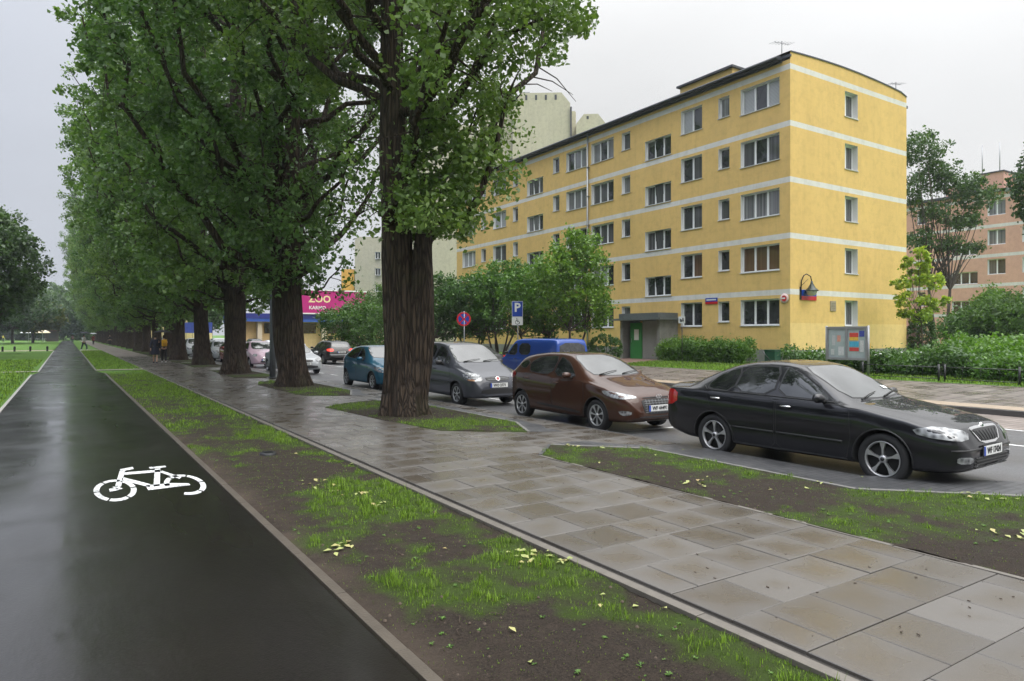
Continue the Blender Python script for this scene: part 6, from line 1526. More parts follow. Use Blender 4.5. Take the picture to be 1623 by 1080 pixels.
# ---- dark estate with lit brake lamps driving away
SP_EST = dict(L=4.8, W=1.86, H=1.56, wb=2.8, fo=.9, wr_=.34, rim=.68,
  zb=[(0, .32), (.1, .26), (.5, .24), (4.0, .25), (4.6, .34), (4.8, .44)],
  zt=[(0, .55), (.05, .70), (.12, .80), (.5, .90), (1.1, 1.0), (1.3, 1.04), (1.6, 1.22), (1.95, 1.42), (2.2, 1.51), (2.6, 1.555), (3.6, 1.55), (4.2, 1.50), (4.38, 1.46), (4.55, 1.22), (4.68, 1.02), (4.74, .9), (4.8, .62)],
  zs=[(0, .5), (.12, .70), (.5, .82), (1.3, .95), (3.0, .99), (4.4, 1.03), (4.66, .98), (4.8, .58)],
  w=[(0, .6), (.05, .76), (.15, .88), (.4, .96), (.9, 1.0), (3.9, 1.0), (4.4, .96), (4.65, .90), (4.8, .80)],
  wr=[(0, .5), (.2, .7), (1.2, .87), (1.7, .78), (2.2, .68), (3.6, .66), (4.35, .64), (4.6, .74), (4.8, .66)])
hatch(SP_EST, 'moving_car', (14.9, 45.6, gz(15)), R(90), 'dark grey estate car driving away with lit red brake lamps', None, paint('dark_grey_paint', (.028, .028, .027), .5, .3), dict(wheel='six',
  doors=[[(1.35, .3), (1.3, .9), (2.5, .98), (2.5, .3)], [(2.52, .3), (2.52, .98), (3.6, 1.0), (3.4, .6), (3.3, .3)]], win=[[(1.65, 1.05), (2.0, 1.30), (2.35, 1.42), (2.46, 1.05)], [(2.54, 1.06), (2.52, 1.44), (3.35, 1.45), (3.5, 1.07)], [(3.58, 1.08), (3.5, 1.44), (4.1, 1.38), (4.25, 1.12)]],
  ws=(1.36, 2.1, .70, .58), mirror=(1.75, 1.06), rear=[('rear_window', [(-.62, 1.10), (-.52, 1.42), (.52, 1.42), (.62, 1.10)], M_SIDEG, .008), ('lower_bumper', [(-.7, .36), (-.68, .5), (.68, .5), (.7, .36)], M_BLK, .006), ('bumper_trim', [(-.8, .62), (-.8, .66), (.8, .66), (.8, .62)], M_GALV, .008)],
  diag=[('tail_light', [(4.45, .86, .88), (4.42, .86, 1.02), (4.70, .52, 1.02), (4.74, .50, .86)], 150, M_BRAKE)], rplate=('WX 5182', .80)))

# ---- blue transporter van on the far side
SP_VAN = dict(L=4.79, W=1.84, H=1.94, wb=2.92, fo=1.08, wr_=.32, rim=.66, gap=.05,
  zb=[(0, .34), (.1, .28), (4.4, .30), (4.79, .42)],
  zt=[(0, .60), (.03, .75), (.08, .88), (.3, .99), (.62, 1.10), (.72, 1.16), (1.1, 1.48), (1.45, 1.80), (1.62, 1.885), (1.9, 1.925), (3.0, 1.94), (4.3, 1.93), (4.6, 1.90), (4.70, 1.84), (4.76, 1.2), (4.79, .7)],
  zs=[(0, .55), (.1, .80), (.5, .98), (.8, 1.08), (4.7, 1.10), (4.79, .62)],
  w=[(0, .75), (.05, .84), (.15, .92), (.4, .98), (.8, 1.0), (4.5, 1.0), (4.7, .985), (4.79, .95)],
  wr=[(0, .6), (.5, .85), (.9, .92), (1.4, .87), (1.8, .85), (4.5, .85), (4.72, .85), (4.79, .8)])
hatch(SP_VAN, 'parked_van', (17.85, 25.25, gz(17.8) - .12), R(90), 'bright blue panel van parked across the road with its back toward the camera', None, paint('van_blue', (.008, .05, .27), .1, .3), dict(cat='van', wheel='plain',
  doors=[[(.86, .40), (.80, 1.08), (1.0, 1.11), (1.82, 1.13), (1.82, .40)], [(1.88, .36), (1.88, 1.12), (2.98, 1.13), (2.98, .36)]],
  win=[[(1.10, 1.20), (1.42, 1.55), (1.58, 1.68), (1.78, 1.70), (1.80, 1.20)], [(1.98, 1.22), (1.98, 1.70), (2.82, 1.70), (2.82, 1.22)]], ws=(.80, 1.52, .78, .70), mirror=(1.16, 1.26), handles=[(1.7, 1.02, 0)], hmat=M_BLK, mmat=M_BLK,
  rear=[('rear_window', [(-.70, 1.20), (-.64, 1.74), (.64, 1.74), (.70, 1.20)], M_SIDEG, .008), ('door_split', [(-.008, .5), (-.008, 1.18), (.008, 1.18), (.008, .5)], M_BLK, .006)],
  diag=[('tail_light', [(4.72, .90, .70), (4.72, .90, 1.08), (4.78, .76, 1.08), (4.78, .76, .70)], 165, M_RED)]))

# ---- the rest of the row and across the road
SP_SMALL = dict(L=3.55, W=1.63, H=1.49, wb=2.30, fo=.72, wr_=.29, rim=.66,
  zb=[(0, .26), (.1, .21), (3.2, .22), (3.55, .36)],
  zt=[(0, .42), (.02, .54), (.06, .66), (.12, .76), (.35, .90), (.7, .99), (.85, 1.03), (1.1, 1.22), (1.35, 1.38), (1.55, 1.45), (1.9, 1.488), (2.4, 1.47), (2.8, 1.38), (3.05, 1.22), (3.25, 1.03), (3.40, .92), (3.50, .75), (3.55, .55)],
  zs=[(0, .40), (.1, .62), (.3, .78), (.9, .93), (2, .97), (3.1, .96), (3.4, .82), (3.55, .5)],
  w=[(0, .55), (.05, .70), (.15, .84), (.3, .93), (.55, .985), (.8, 1), (2.9, 1), (3.2, .94), (3.4, .84), (3.55, .65)],
  wr=[(0, .4), (.12, .56), (.4, .70), (.85, .82), (1.2, .78), (1.6, .70), (2.4, .67), (3.0, .68), (3.4, .66), (3.55, .5)])
SMALL_OPTS = dict(wheel='six', doors=[[(1.0, .26), (.95, .9), (2.2, .95), (2.2, .27)]], win=[[(1.15, 1.02), (1.35, 1.20), (1.6, 1.34), (2.1, 1.37), (2.18, 1.0)], [(2.26, 1.02), (2.24, 1.36), (2.6, 1.30), (2.8, 1.08)]], ws=(.92, 1.48, .60, .52), mirror=(1.15, 1.0),
  front=[('lower_intake', [(-.34, .30), (-.32, .40), (.32, .40), (.34, .30)], M_BLK, .008), ('grille_bar', [(-.16, .56), (-.16, .60), (.16, .60), (.16, .56)], M_CHROME, .01)], diag=[('headlight', [(.14, .46, .62), (.22, .44, .78), (.36, .60, .80), (.34, .68, .68)], 32, M_LAMP)], mmat=None, plate=('WI 771', .45))
o_ = dict(SMALL_OPTS); o_.pop('mmat')
hatch(SP_SMALL, 'parked_car', (9.3, 41.1, gz(9.3)), R(-90), 'pale pink small round car beside the grey lamp post', GN, paint('pink_paint', (.50, .36, .43), .1, .35), o_)
hatch(scaled(SP_BROWN, L=4.0), 'parked_car', (9.3, 47.0, gz(9.3)), R(-90), 'dark red hatchback seen between the third and fourth poplar', GN, paint('red_paint', (.22, .015, .013), .3, .3), hatch_opts())
hatch(SP_SAL, 'parked_car', (9.3, 52.5, gz(9.3)), R(-90), 'silver saloon parked behind the dark red hatchback', GN, paint('silver_paint', (.36, .38, .40), .5, .3), SAL_OPTS)
c1, _ = hatch(SP_SAL, 'parked_car', (9.3, 58.5, gz(9.3)), R(-90), 'dark green saloon in the row past the silver saloon', GN, paint('dark_green_paint', (.02, .035, .03), .5, .3), SAL_OPTS)
c2, _ = hatch(scaled(SP_BROWN, L=4.1, H=1.55), 'parked_car', (9.3, 64.5, gz(9.3)), R(-90), 'white hatchback parked beside the fifth poplar', GN, paint('white_paint', (.55, .57, .6), .05, .35), hatch_opts())
hatch(SP_EST, 'moving_car', (12.6, 72, gz(12)), R(-90), 'white estate car driving toward the camera behind the pink car', None, bpy.data.materials['white_paint'], dict(wheel='six', ws=(1.36, 2.1, .70, .58), win=[[(1.65, 1.05), (2.0, 1.30), (2.35, 1.42), (2.46, 1.05)], [(2.54, 1.06), (2.52, 1.44), (3.35, 1.45), (3.5, 1.07)]], diag=[('headlight', [(.10, .5, .6), (.12, .46, .78), (.5, .82, .8), (.42, .84, .62)], 34, M_LAMP)]))
def silver_copy(src, name, x, y, rz, lab, grp, mat):
    r = copy_tree(src); r.location = (x, y, gz(x)); r.rotation_euler = (0, 0, rz); r['label'] = lab
    if grp: r['group'] = grp
    elif 'group' in r: del r['group']
    b = [c for c in r.children if c.name.startswith('body')][0]; b.data = b.data.copy(); old = b.data.materials[0]; b.data.materials[0] = mat
    for c in r.children:
        if c.name.startswith(('door', 'wing')) and c.data.materials[0] == old: c.data = c.data.copy(); c.data.materials[0] = mat
    return r
MW, MS, MD = bpy.data.materials['white_paint'], bpy.data.materials['silver_paint'], bpy.data.materials['dark_grey_paint']
for (y, src, mt, lab) in ((71, c1, MS, 'silver saloon parked beside the sixth poplar'), (77.5, c2, MD, 'dark hatchback parked beside the seventh poplar'), (84, c1, MW, 'white saloon far down the parked row'), (92, c2, MS, 'silver hatchback far down the parked row'), (100, c1, MD, 'dark saloon at the far end of the parked row')):
    silver_copy(src.root, 'parked_car', 9.3, y, R(-90), lab, GN, mt)
GF = 'cars parked across the road'
for (x_, y, src, mt, lab) in ((17.9, 31.5, c1, MD, 'dark saloon parked just beyond the blue van'), (17.9, 66, c2, MS, 'silver hatchback parked across the road near the shop'), (17.9, 74, c1, MW, 'white saloon parked across the road before the shop'), (17.9, 82, c2, MD, 'dark hatchback parked across the road by the blue fascia')):
    silver_copy(src.root, 'parked_car', x_, y, R(90), lab, GF, mt)
# ================================================================ PEOPLE
def skin_mesh(name, joints, edges, mat, parent, sub=2, root=0):
    """joints: list of (pos, radius_x, radius_y)"""
    me = bpy.data.meshes.new(name); me.from_pydata([j[0] for j in joints], edges, [])
    o = bpy.data.objects.new(name, me); COL.objects.link(o); md = o.modifiers.new('s', 'SKIN'); md.use_smooth_shade = True
    for i, j in enumerate(joints): me.skin_vertices[0].data[i].radius = (j[1], j[2] if len(j) > 2 else j[1])
    me.skin_vertices[0].data[root].use_root = True
    s2 = o.modifiers.new('d', 'SUBSURF'); s2.levels = sub; s2.render_levels = sub; bpy.context.view_layer.update()
    m2 = bpy.data.meshes.new_from_object(o.evaluated_get(bpy.context.evaluated_depsgraph_get())); bpy.data.objects.remove(o)
    m2.name = name; m2.materials.clear(); m2.materials.append(mat); o = bpy.data.objects.new(name, m2); return link(o, parent)
M_SKIN = simple('skin', (.48, .30, .22), .55)
def cloth(name, col): return bpy.data.materials.get(name) or simple(name, col, .85, var=.15, vs=9)
def person(x, y, rz, label, top, leg, hair=(.03, .022, .015), shoe=(.03, .03, .03), stride=.22, arm='down', coat=0.0, bare=False, group=None, h=1.70, z=0.0, sleeve=True):
    """faces local +x; stride in metres between the feet"""
    root = empty('person', (x, y, z), rz); tag(root, label, 'person', group); k = h / 1.70; V = lambda a, b, c: (a * k, b * k, c * k)
    s = stride; hip = .09; rh, lh = ((.22, -.16, 1.20), (.32, -.12, 1.30)) if arm == 'umbrella' else ((.02, -.25, 1.12), (.10, -.25, .86))
    def body(g, parts):
        J = []; E = []
        def add(p, r, ry=None, par=None):
            J.append((V(*p), (r + g) * k, ((ry if ry else r) + g) * k)); 
            if par is not None: E.append((par, len(J) - 1))
            return len(J) - 1
        return J, E, add
    # body: one continuous skinned surface
    J, E, A = body(0, 0); pel = A((0, 0, .93), .125, .105); w_ = A((0, 0, 1.08), .115, .09, pel); ch = A((.0, 0, 1.28), .135, .10, w_); nk = A((.0, 0, 1.43), .06, .06, ch); ne = A((.01, 0, 1.50), .052, .052, nk)
    h1 = A((.02, 0, 1.58), .075, .08, ne); h2 = A((.015, 0, 1.65), .072, .078, h1)
    for sg in (1, -1):
        st = s * sg; a = A((.0, sg * hip, .86), .088, None, pel); kn = A((st * .35 + .04 * abs(s) / .3, sg * hip, .48), .058, None, a); an = A((st * .5, sg * hip, .09), .038, None, kn); A((st * .5 + .13, sg * hip, .035), .03, .038, an)
        sh = A((0, sg * .155, 1.40), .055, None, ch); 
        if sg < 0 and arm == 'umbrella': el, hd = (.10, -.20, 1.17), (.26, -.13, 1.28)
        else: el, hd = (-.03 - st * .2, sg * .235, 1.12), (.06 - st * .5, sg * .24, .88)
        e = A(el, .040, None, sh); hh = A(hd, .028, None, e); d = (Vector(hd) - Vector(el)).normalized()
        pm = Vector(hd) + d * .06; p_ = A(tuple(pm), .032, .018, hh)
        for f in range(4): A(tuple(pm + d * (.075 - .008 * abs(f - 1.3)) + Vector((.018, 0, 0)) * (f - 1.5) + Vector((.0, -sg * .012, 0))), .009, None, p_)
        A(tuple(pm + d * .02 + Vector((.045, -sg * .01, 0))), .010, None, p_)
    skin_mesh('body', J, E, M_SKIN, root)
    # face
    f = MB()
    for sg in (1, -1): f.lathe([(.001, .012), (.008, .008), (.011, 0)], 8, axis='x', c=(.088 * k, sg * .03 * k, 1.615 * k))
    f.lathe([(.001, .002), (.02, 0)], 8, axis='x', c=(.094 * k, 0, 1.555 * k)); f.build('face', cloth('dark_features', (.05, .025, .02)), root)
    hm = MB(); pr = [(.001, .105), (.05, .098), (.088, .06), (.098, .0), (.09, -.06), (.07, -.09)]; hm.lathe(pr, 16, c=(0, 0, 0)); hm.v = [(a - .022 - (.02 if a > 0 else 0), b * .95, c) for a, b, c in hm.v]
    ho = hm.build('hair', cloth('hair_%d' % int(hair[0] * 1000), hair), root); ho.location = (.005, 0, 1.645 * k)
    # top with sleeves
    J, E, A = body(.022, 0); pel = A((0, 0, .90 if not coat else .95), .135, .115); w_ = A((0, 0, 1.08), .12, .10, pel); ch = A((0, 0, 1.28), .14, .11, w_); A((0, 0, 1.41), .085, .075, ch)
    for sg in (1, -1):
        st = s * sg; sh = A((0, sg * .16, 1.39), .06, None, ch)
        if sg < 0 and arm == 'umbrella': el, hd = (.10, -.20, 1.17), (.25, -.135, 1.275)
        else: el, hd = (-.03 - st * .2, sg * .24, 1.12), (.055 - st * .46, sg * .24, .90)
        e = A(el, .044, None, sh)
        if sleeve: A(hd, .034, None, e)
    skin_mesh('jacket' if coat or sleeve else 'shirt', J, E, top, root)
    if coat:
        c = MB(); c.lathe([(.165, 1.02), (.18, .90), (.21, coat + .1), (.225, coat), (.20, coat + .02)], 20); c.v = [(a * 1.0, b * 1.15, z_) for a, b, z_ in c.v]; c.v = [(a * k, b * k, z_ * k) for a, b, z_ in c.v]; c.build('coat_skirt', top, root)
    if not bare:
        J, E, A = body(.014, 0); pel = A((0, 0, .93), .13, .11)
        for sg in (1, -1):
            st = s * sg; a = A((.0, sg * hip, .84), .092, None, pel); kn = A((st * .35 + .04 * abs(s) / .3, sg * hip, .48), .064, None, a); A((st * .5, sg * hip, .10), .048, None, kn)
        skin_mesh('trousers', J, E, leg, root)
    for sg in (1, -1):
        st = s * sg; sb = MB(); sb.tube([(st * .5 - .07, 0, .045), (st * .5, 0, .055), (st * .5 + .10, 0, .045), (st * .5 + .19, 0, .035)], [.038, .048, .046, .030], 10); so_ = sb.build('shoe', cloth('shoe_%d' % int(shoe[0] * 100), shoe), root); so_.location = (0, sg * hip * k, 0)
    return root
def umbrella(x, y, zt, r, mat, label, hand=None):
    root = empty('umbrella', (x, y, zt)); tag(root, label, 'umbrella'); m = MB(); seg = 32; n0 = len(m.v)
    for (rr, hh) in ((.0, .0), (.25, -.02), (.5, -.07), (.75, -.16), (1.0, -.30)):
        for j in range(seg):
            t = 2 * math.pi * j / seg; sc_ = 1 - .05 * abs(math.sin(t * 4)) * rr; m.v.append((r * rr * sc_ * math.cos(t), r * rr * sc_ * math.sin(t), r * hh + .02 * rr * abs(math.sin(t * 4))))
    for i in range(4):
        for j in range(seg): a = n0 + i * seg + j; b = n0 + i * seg + (j + 1) % seg; m.f.append((a, b, b + seg, a + seg)); m.m.append(0); m.sm.append(True)
    m.build('canopy', mat, root); s = MB(); s.tube([(0, 0, .06), (0, 0, -.78)], .008, 6); s.tube([(0, 0, -.70), (0, 0, -.82), (.03, 0, -.86)], .014, 6); s.build('shaft', M_GALV, root)
    for k_ in range(8):
        t = math.pi / 4 * k_; q = MB(); q.tube([(0, 0, -.01), (r * .5 * math.cos(t), r * .5 * math.sin(t), -r * .075), (r * .98 * math.cos(t), r * .98 * math.sin(t), -r * .31)], .004, 4); q.build('rib', M_GALV, root)
def persons():
    navy = cloth('navy_coat', (.012, .014, .03)); blk = cloth('black_cloth', (.012, .012, .013)); wht = cloth('white_cloth', (.62, .62, .60)); jean = cloth('dark_jeans', (.03, .04, .07))
    x, y = px(246, 576, 0); person(x, y, R(83), 'person in a loose navy coat with bare legs, left walker of the couple', navy, blk, coat=.52, bare=True, stride=.45, arm='down', shoe=(.02, .02, .05))
    x2, y2 = px(260, 575, 0); person(x2, y2, R(90), 'person in black with a yellow backpack, right walker of the couple', blk, blk, stride=.22, arm='umbrella', shoe=(.6, .6, .6), h=1.66)
    b = empty('backpack', (x2, y2 - .20, 1.22), R(90)); tag(b, 'yellow backpack on the back of the walker in black', 'backpack'); m = MB(); m.box(-.09, .08, -.15, .15, -.21, .21); m.build('bag', cloth('yellow_nylon', (.72, .40, .02)), b, bevel=.05)
    m = MB(); m.box(-.14, -.085, -.11, .11, -.17, .02); m.build('pocket', cloth('dark_yellow_nylon', (.55, .28, .02)), b, bevel=.02)
    umbrella(x2 - .05, y2 + .15, 2.02, .52, blk, 'black umbrella held over the couple on the pavement')
    x, y = px(174, 547.5, 0); person(x, y, R(-95), 'person all in black standing on the pavement beside the eighth trunk', blk, blk, stride=.12)
    x, y = px(133, 556, 0); person(x, y, R(-60), 'person in a white top and dark trousers stepping off the bike path', wht, jean, stride=.75, shoe=(.7, .7, .7), arm='umbrella')
    umbrella(x + .12, y - .15, 2.04, .55, cloth('dark_grey_cloth', (.03, .03, .04)), 'dark umbrella held by the person in the white top')
    x, y = px(148, 546.5, 0); person(x, y, R(80), 'person in a dark red coat walking away under a pale umbrella', cloth('wine_coat', (.16, .03, .03)), blk, coat=.7, stride=.3, arm='umbrella')
    umbrella(x, y, 2.05, .58, cloth('pale_cloth', (.55, .54, .56)), 'pale grey umbrella over the person in the dark red coat')
    x, y = px(115, 543.5, 0); person(x, y, R(-88), 'person in a pinkish top walking along the bike path far away', cloth('pink_top', (.42, .27, .30)), jean, stride=.3, arm='umbrella')
    umbrella(x + .1, y - .1, 2.08, .6, cloth('green_cloth', (.015, .05, .04)), 'dark green umbrella far down the bike path')
    x, y = px(5, 542, 0); person(x, y, R(20), 'person in a yellow jacket on the lawn at the left edge', cloth('yellow_jacket', (.62, .55, .08)), blk, stride=.25)
    x, y = px(195, 546.5, 0); person(x, y, R(80), 'person in a pale yellow top half behind the row of trunks', cloth('pale_yellow_top', (.55, .52, .25)), jean, stride=.2)
persons()

# ================================================================ STREET FURNITURE
M_POST = simple('post_grey', (.07, .078, .085), .45, metal=.2, var=.15); M_GREYM = simple('grey_board_frame', (.30, .305, .31), .45, metal=.4, var=.1)
M_SBLUE = simple('sign_blue', (.012, .055, .36), .35); M_SRED = simple('sign_red', (.50, .012, .02), .35)
def flat(mb, pts, xo, mi): mb.face([(xo, a, b) for a, b in pts], mi)
def no_stopping():
    r = ray(735); d = 39.0; x, y = d * r[0], d * r[1]; z = gz(x); root = empty('road_sign', (x, y, z), 0); tag(root, 'round blue no-stopping sign with a red rim and cross on a thin post', 'road sign')
    m = MB(); m.tube([(.03, 0, -.1), (.03, 0, 3.05 - z)], .03, 10); m.build('post', M_GALV, root)
    rz = math.atan2(-y, -x) - math.pi; f = MB(); cz = 1.72 + 25 * d / F - z; N_ = 40; C = lambda q, t: (q * math.cos(t), q * math.sin(t))
    for i in range(N_):
        a, b = 2 * math.pi * i / N_, 2 * math.pi * (i + 1) / N_
        flat(f, [(0, 0), C(.31, a), C(.31, b)], -.012, 0); f.face([(-.014, *C(.305, a)), (-.014, *C(.40, a)), (-.014, *C(.40, b)), (-.014, *C(.305, b))], 1); f.face([(-.014, *C(.40, a)), (.004, *C(.405, a)), (.004, *C(.405, b)), (-.014, *C(.40, b))], 2)
        flat(f, [(0, 0), C(.405, a), C(.405, b)], .004, 2)
    for s in (1, -1):
        u = Vector((math.cos(s * math.pi / 4), math.sin(s * math.pi / 4))); n = Vector((-u.y, u.x)) * .035; u = u * .31
        flat(f, [tuple(u + n), tuple(u - n), tuple(-u - n), tuple(-u + n)], -.016 - .001 * s, 1)
    o = f.build('sign_face', [M_SBLUE, M_SRED, M_GALV], root); o.location = (0, 0, cz); o.rotation_euler = (0, 0, rz)
def rrect(w, h, r=.04, cy=0.0):
    P = []
    for (sx, sy, a0) in ((1, 1, 0), (-1, 1, 90), (-1, -1, 180), (1, -1, 270)):
        for k in range(5): a = R(a0 + k * 22.5); P.append((sx * (w / 2 - r) + r * math.cos(a), cy + sy * (h / 2 - r) + r * math.sin(a)))
    return P
def parking_sign():
    r = ray(820); d = 37.5; x, y = d * r[0], d * r[1]; z = gz(x); root = empty('road_sign', (x, y, z)); rz = math.atan2(-y, -x) - math.pi
    tag(root, 'blue parking sign lettered P above a white wheelchair plate', 'road sign'); m = MB(); m.tube([(.035, 0, -.1), (.035, 0, 3.4)], .03, 10); m.build('post', M_GALV, root)
    zc = 1.72 + 41 * d / F - z; g = empty('sign_board', (0, 0, zc), rz, root); s = MB()
    P = rrect(.60, .86); s.face([(-.008, a, b) for a, b in P], 1); P2 = rrect(.56, .82, .03); s.face([(-.011, a, b) for a, b in P2], 0); s.face([(.006, a, b) for a, b in P], 2)
    for i in range(len(P)): a, b = P[i], P[(i + 1) % len(P)]; s.face([(-.008, *a), (.006, *a), (.006, *b), (-.008, *b)], 2)
    s.build('blue_plate', [M_SBLUE, M_PLATE, M_GALV], g); text('P', .66, M_PLATE, (-.013, .0, .06), (R(90), 0, R(-90)), g, bold=.02)
    s = MB(); P = rrect(.60, .44, cy=-.66); s.face([(-.008, a, b) for a, b in P], 0); s.face([(.006, a, b) for a, b in P], 1)
    for i in range(len(P)): a, b = P[i], P[(i + 1) % len(P)]; s.face([(-.008, *a), (.006, *a), (.006, *b), (-.008, *b)], 1)
    s.build('wheelchair_plate', [M_PLATE, M_GALV], g); s = MB()
    def bar(p, q, w):
        p, q = Vector(p), Vector(q); n = Vector((-(q - p).y, (q - p).x)).normalized() * w; s.face([(-.010, *(p + n)), (-.010, *(p - n)), (-.010, *(q - n)), (-.010, *(q + n))])
    for i in range(14):
        t0, t1 = R(200 + i * 18), R(218 + i * 18); c = (.0, -.72); s.face([(-.0105, c[0] + q * math.cos(t), c[1] + q * math.sin(t)) for q, t in ((.10, t0), (.125, t0), (.125, t1), (.10, t1))])
    bar((.03, -.55), (.02, -.68), .016); bar((.02, -.68), (-.09, -.68), .015); bar((-.09, -.68), (-.13, -.79), .015); bar((.03, -.61), (-.06, -.61), .012)
    s.face([(-.0105, .03 + .026 * math.cos(t), -.515 + .026 * math.sin(t)) for t in [i * math.pi / 6 for i in range(12)]]); s.build('wheelchair_symbol', M_INK, g)

no_stopping(); parking_sign()
def lamp_post():
    x, y = px(432, 600, 0); root = empty('street_lamp', (x, y, 0)); tag(root, 'dark grey lamp post at the kerb just left of the second poplar', 'street lamp')
    m = MB(); m.tube([(0, 0, -.1), (0, 0, 1.2), (0, 0, 8.0)], [.12, .115, .07], 16); m.build('post', M_POST, root); m = MB(); m.lathe([(.0, .03), (.17, .03), (.17, .0), (.12, -.0)], 16, c=(0, 0, .03)); m.build('base_plate', M_POST, root)
    m = MB(); m.tube([(0, 0, 7.9), (.5, 0, 8.25), (1.4, 0, 8.35)], [.05, .045, .04], 8); m.build('arm', M_POST, root); m = MB(); m.box(1.3, 1.95, -.13, .13, 8.27, 8.40); m.build('lamp_head', M_POST, root, bevel=.03)
lamp_post()
def notice_board():
    root = empty('notice_board', (26.0, 15.73, .1)); tag(root, 'grey two-panel street notice board with pinned posters', 'notice board'); m = MB()
    for y in (-.87, .87):
        q = MB(); q.tube([(0, y, -.1), (0, y, 1.98)], .045, 10); q.build('post', M_GREYM, root)
    m = MB(); 
    for (a, b, c, d) in ((-.85, .85, 1.86, 1.95), (-.85, .85, .62, .72), (-.85, -.77, .72, 1.86), (.77, .85, .72, 1.86), (-.045, .045, .72, 1.86)): m.box(-.06, .03, a, b, c, d)
    m.build('frame', M_GREYM, root, bevel=.006); m = MB(); m.box(-.02, .0, -.78, .78, .71, 1.87); m.build('back_panel', simple('pale_notice_panel', (.36, .42, .43), .25, var=.2, vs=4, coat=.6), root)
    rng = random.Random(2)
    posters = [(.62, .48, 1.2, 1.6, (.45, .47, .47)), (.40, .25, 1.35, 1.6, (.62, .30, .22)), (.35, .12, .80, 1.15, (.55, .57, .58)), (-.12, -.48, 1.52, 1.70, (.62, .07, .05)), (-.12, -.48, 1.40, 1.53, (.72, .45, .06)), (-.12, -.5, 1.15, 1.36, (.06, .38, .55)), (-.12, -.5, .98, 1.12, (.55, .06, .05)), (-.52, -.72, 1.55, 1.78, (.05, .07, .32)), (-.55, -.70, .95, 1.4, (.55, .56, .56)), (.66, .52, .82, 1.05, (.5, .52, .52))]
    for i, (a, b, c, d, col) in enumerate(posters):
        m = MB(); m.box(-.026 - .0005 * i, -.021, min(a, b), max(a, b), c, d); m.build('poster', simple('poster_print_%d' % i, col, .6, var=.35, vs=18), root)
notice_board()
def low_fence():
    rail = simple('black_fence_paint', (.012, .014, .013), .4, var=.2)
    for (y0, y1, lab) in ((14.65, 11.95, 'low black metal fence section beside the notice board'), (11.75, 9.55, 'low black metal fence section in the middle of the shrub row'), (9.35, 6.4, 'low black metal fence section at the right edge')):
        root = empty('low_fence', (25.25, (y0 + y1) / 2, gz(25.25))); tag(root, lab, 'fence', 'low fence sections along the planted bed'); h = (y0 - y1) / 2
        for s in (-1, 1): m = MB(); m.tube([(0, s * h, -.1), (0, s * h, .60)], .038, 8); m.build('post', rail, root)
        m = MB(); m.tube([(0, -h, .50), (0, h, .50)], .016, 6); m.build('top_rail', rail, root); m = MB(); m.tube([(0, -h, .10), (0, h, .10)], .014, 6); m.build('bottom_rail', rail, root)
        k = int(h * 2 / .5)
        for i in range(1, k): yy = -h + 2 * h * i / k; m = MB(); m.tube([(0, yy, .10), (0, yy, .50)], .008, 5); m.build('bar', rail, root)
low_fence()
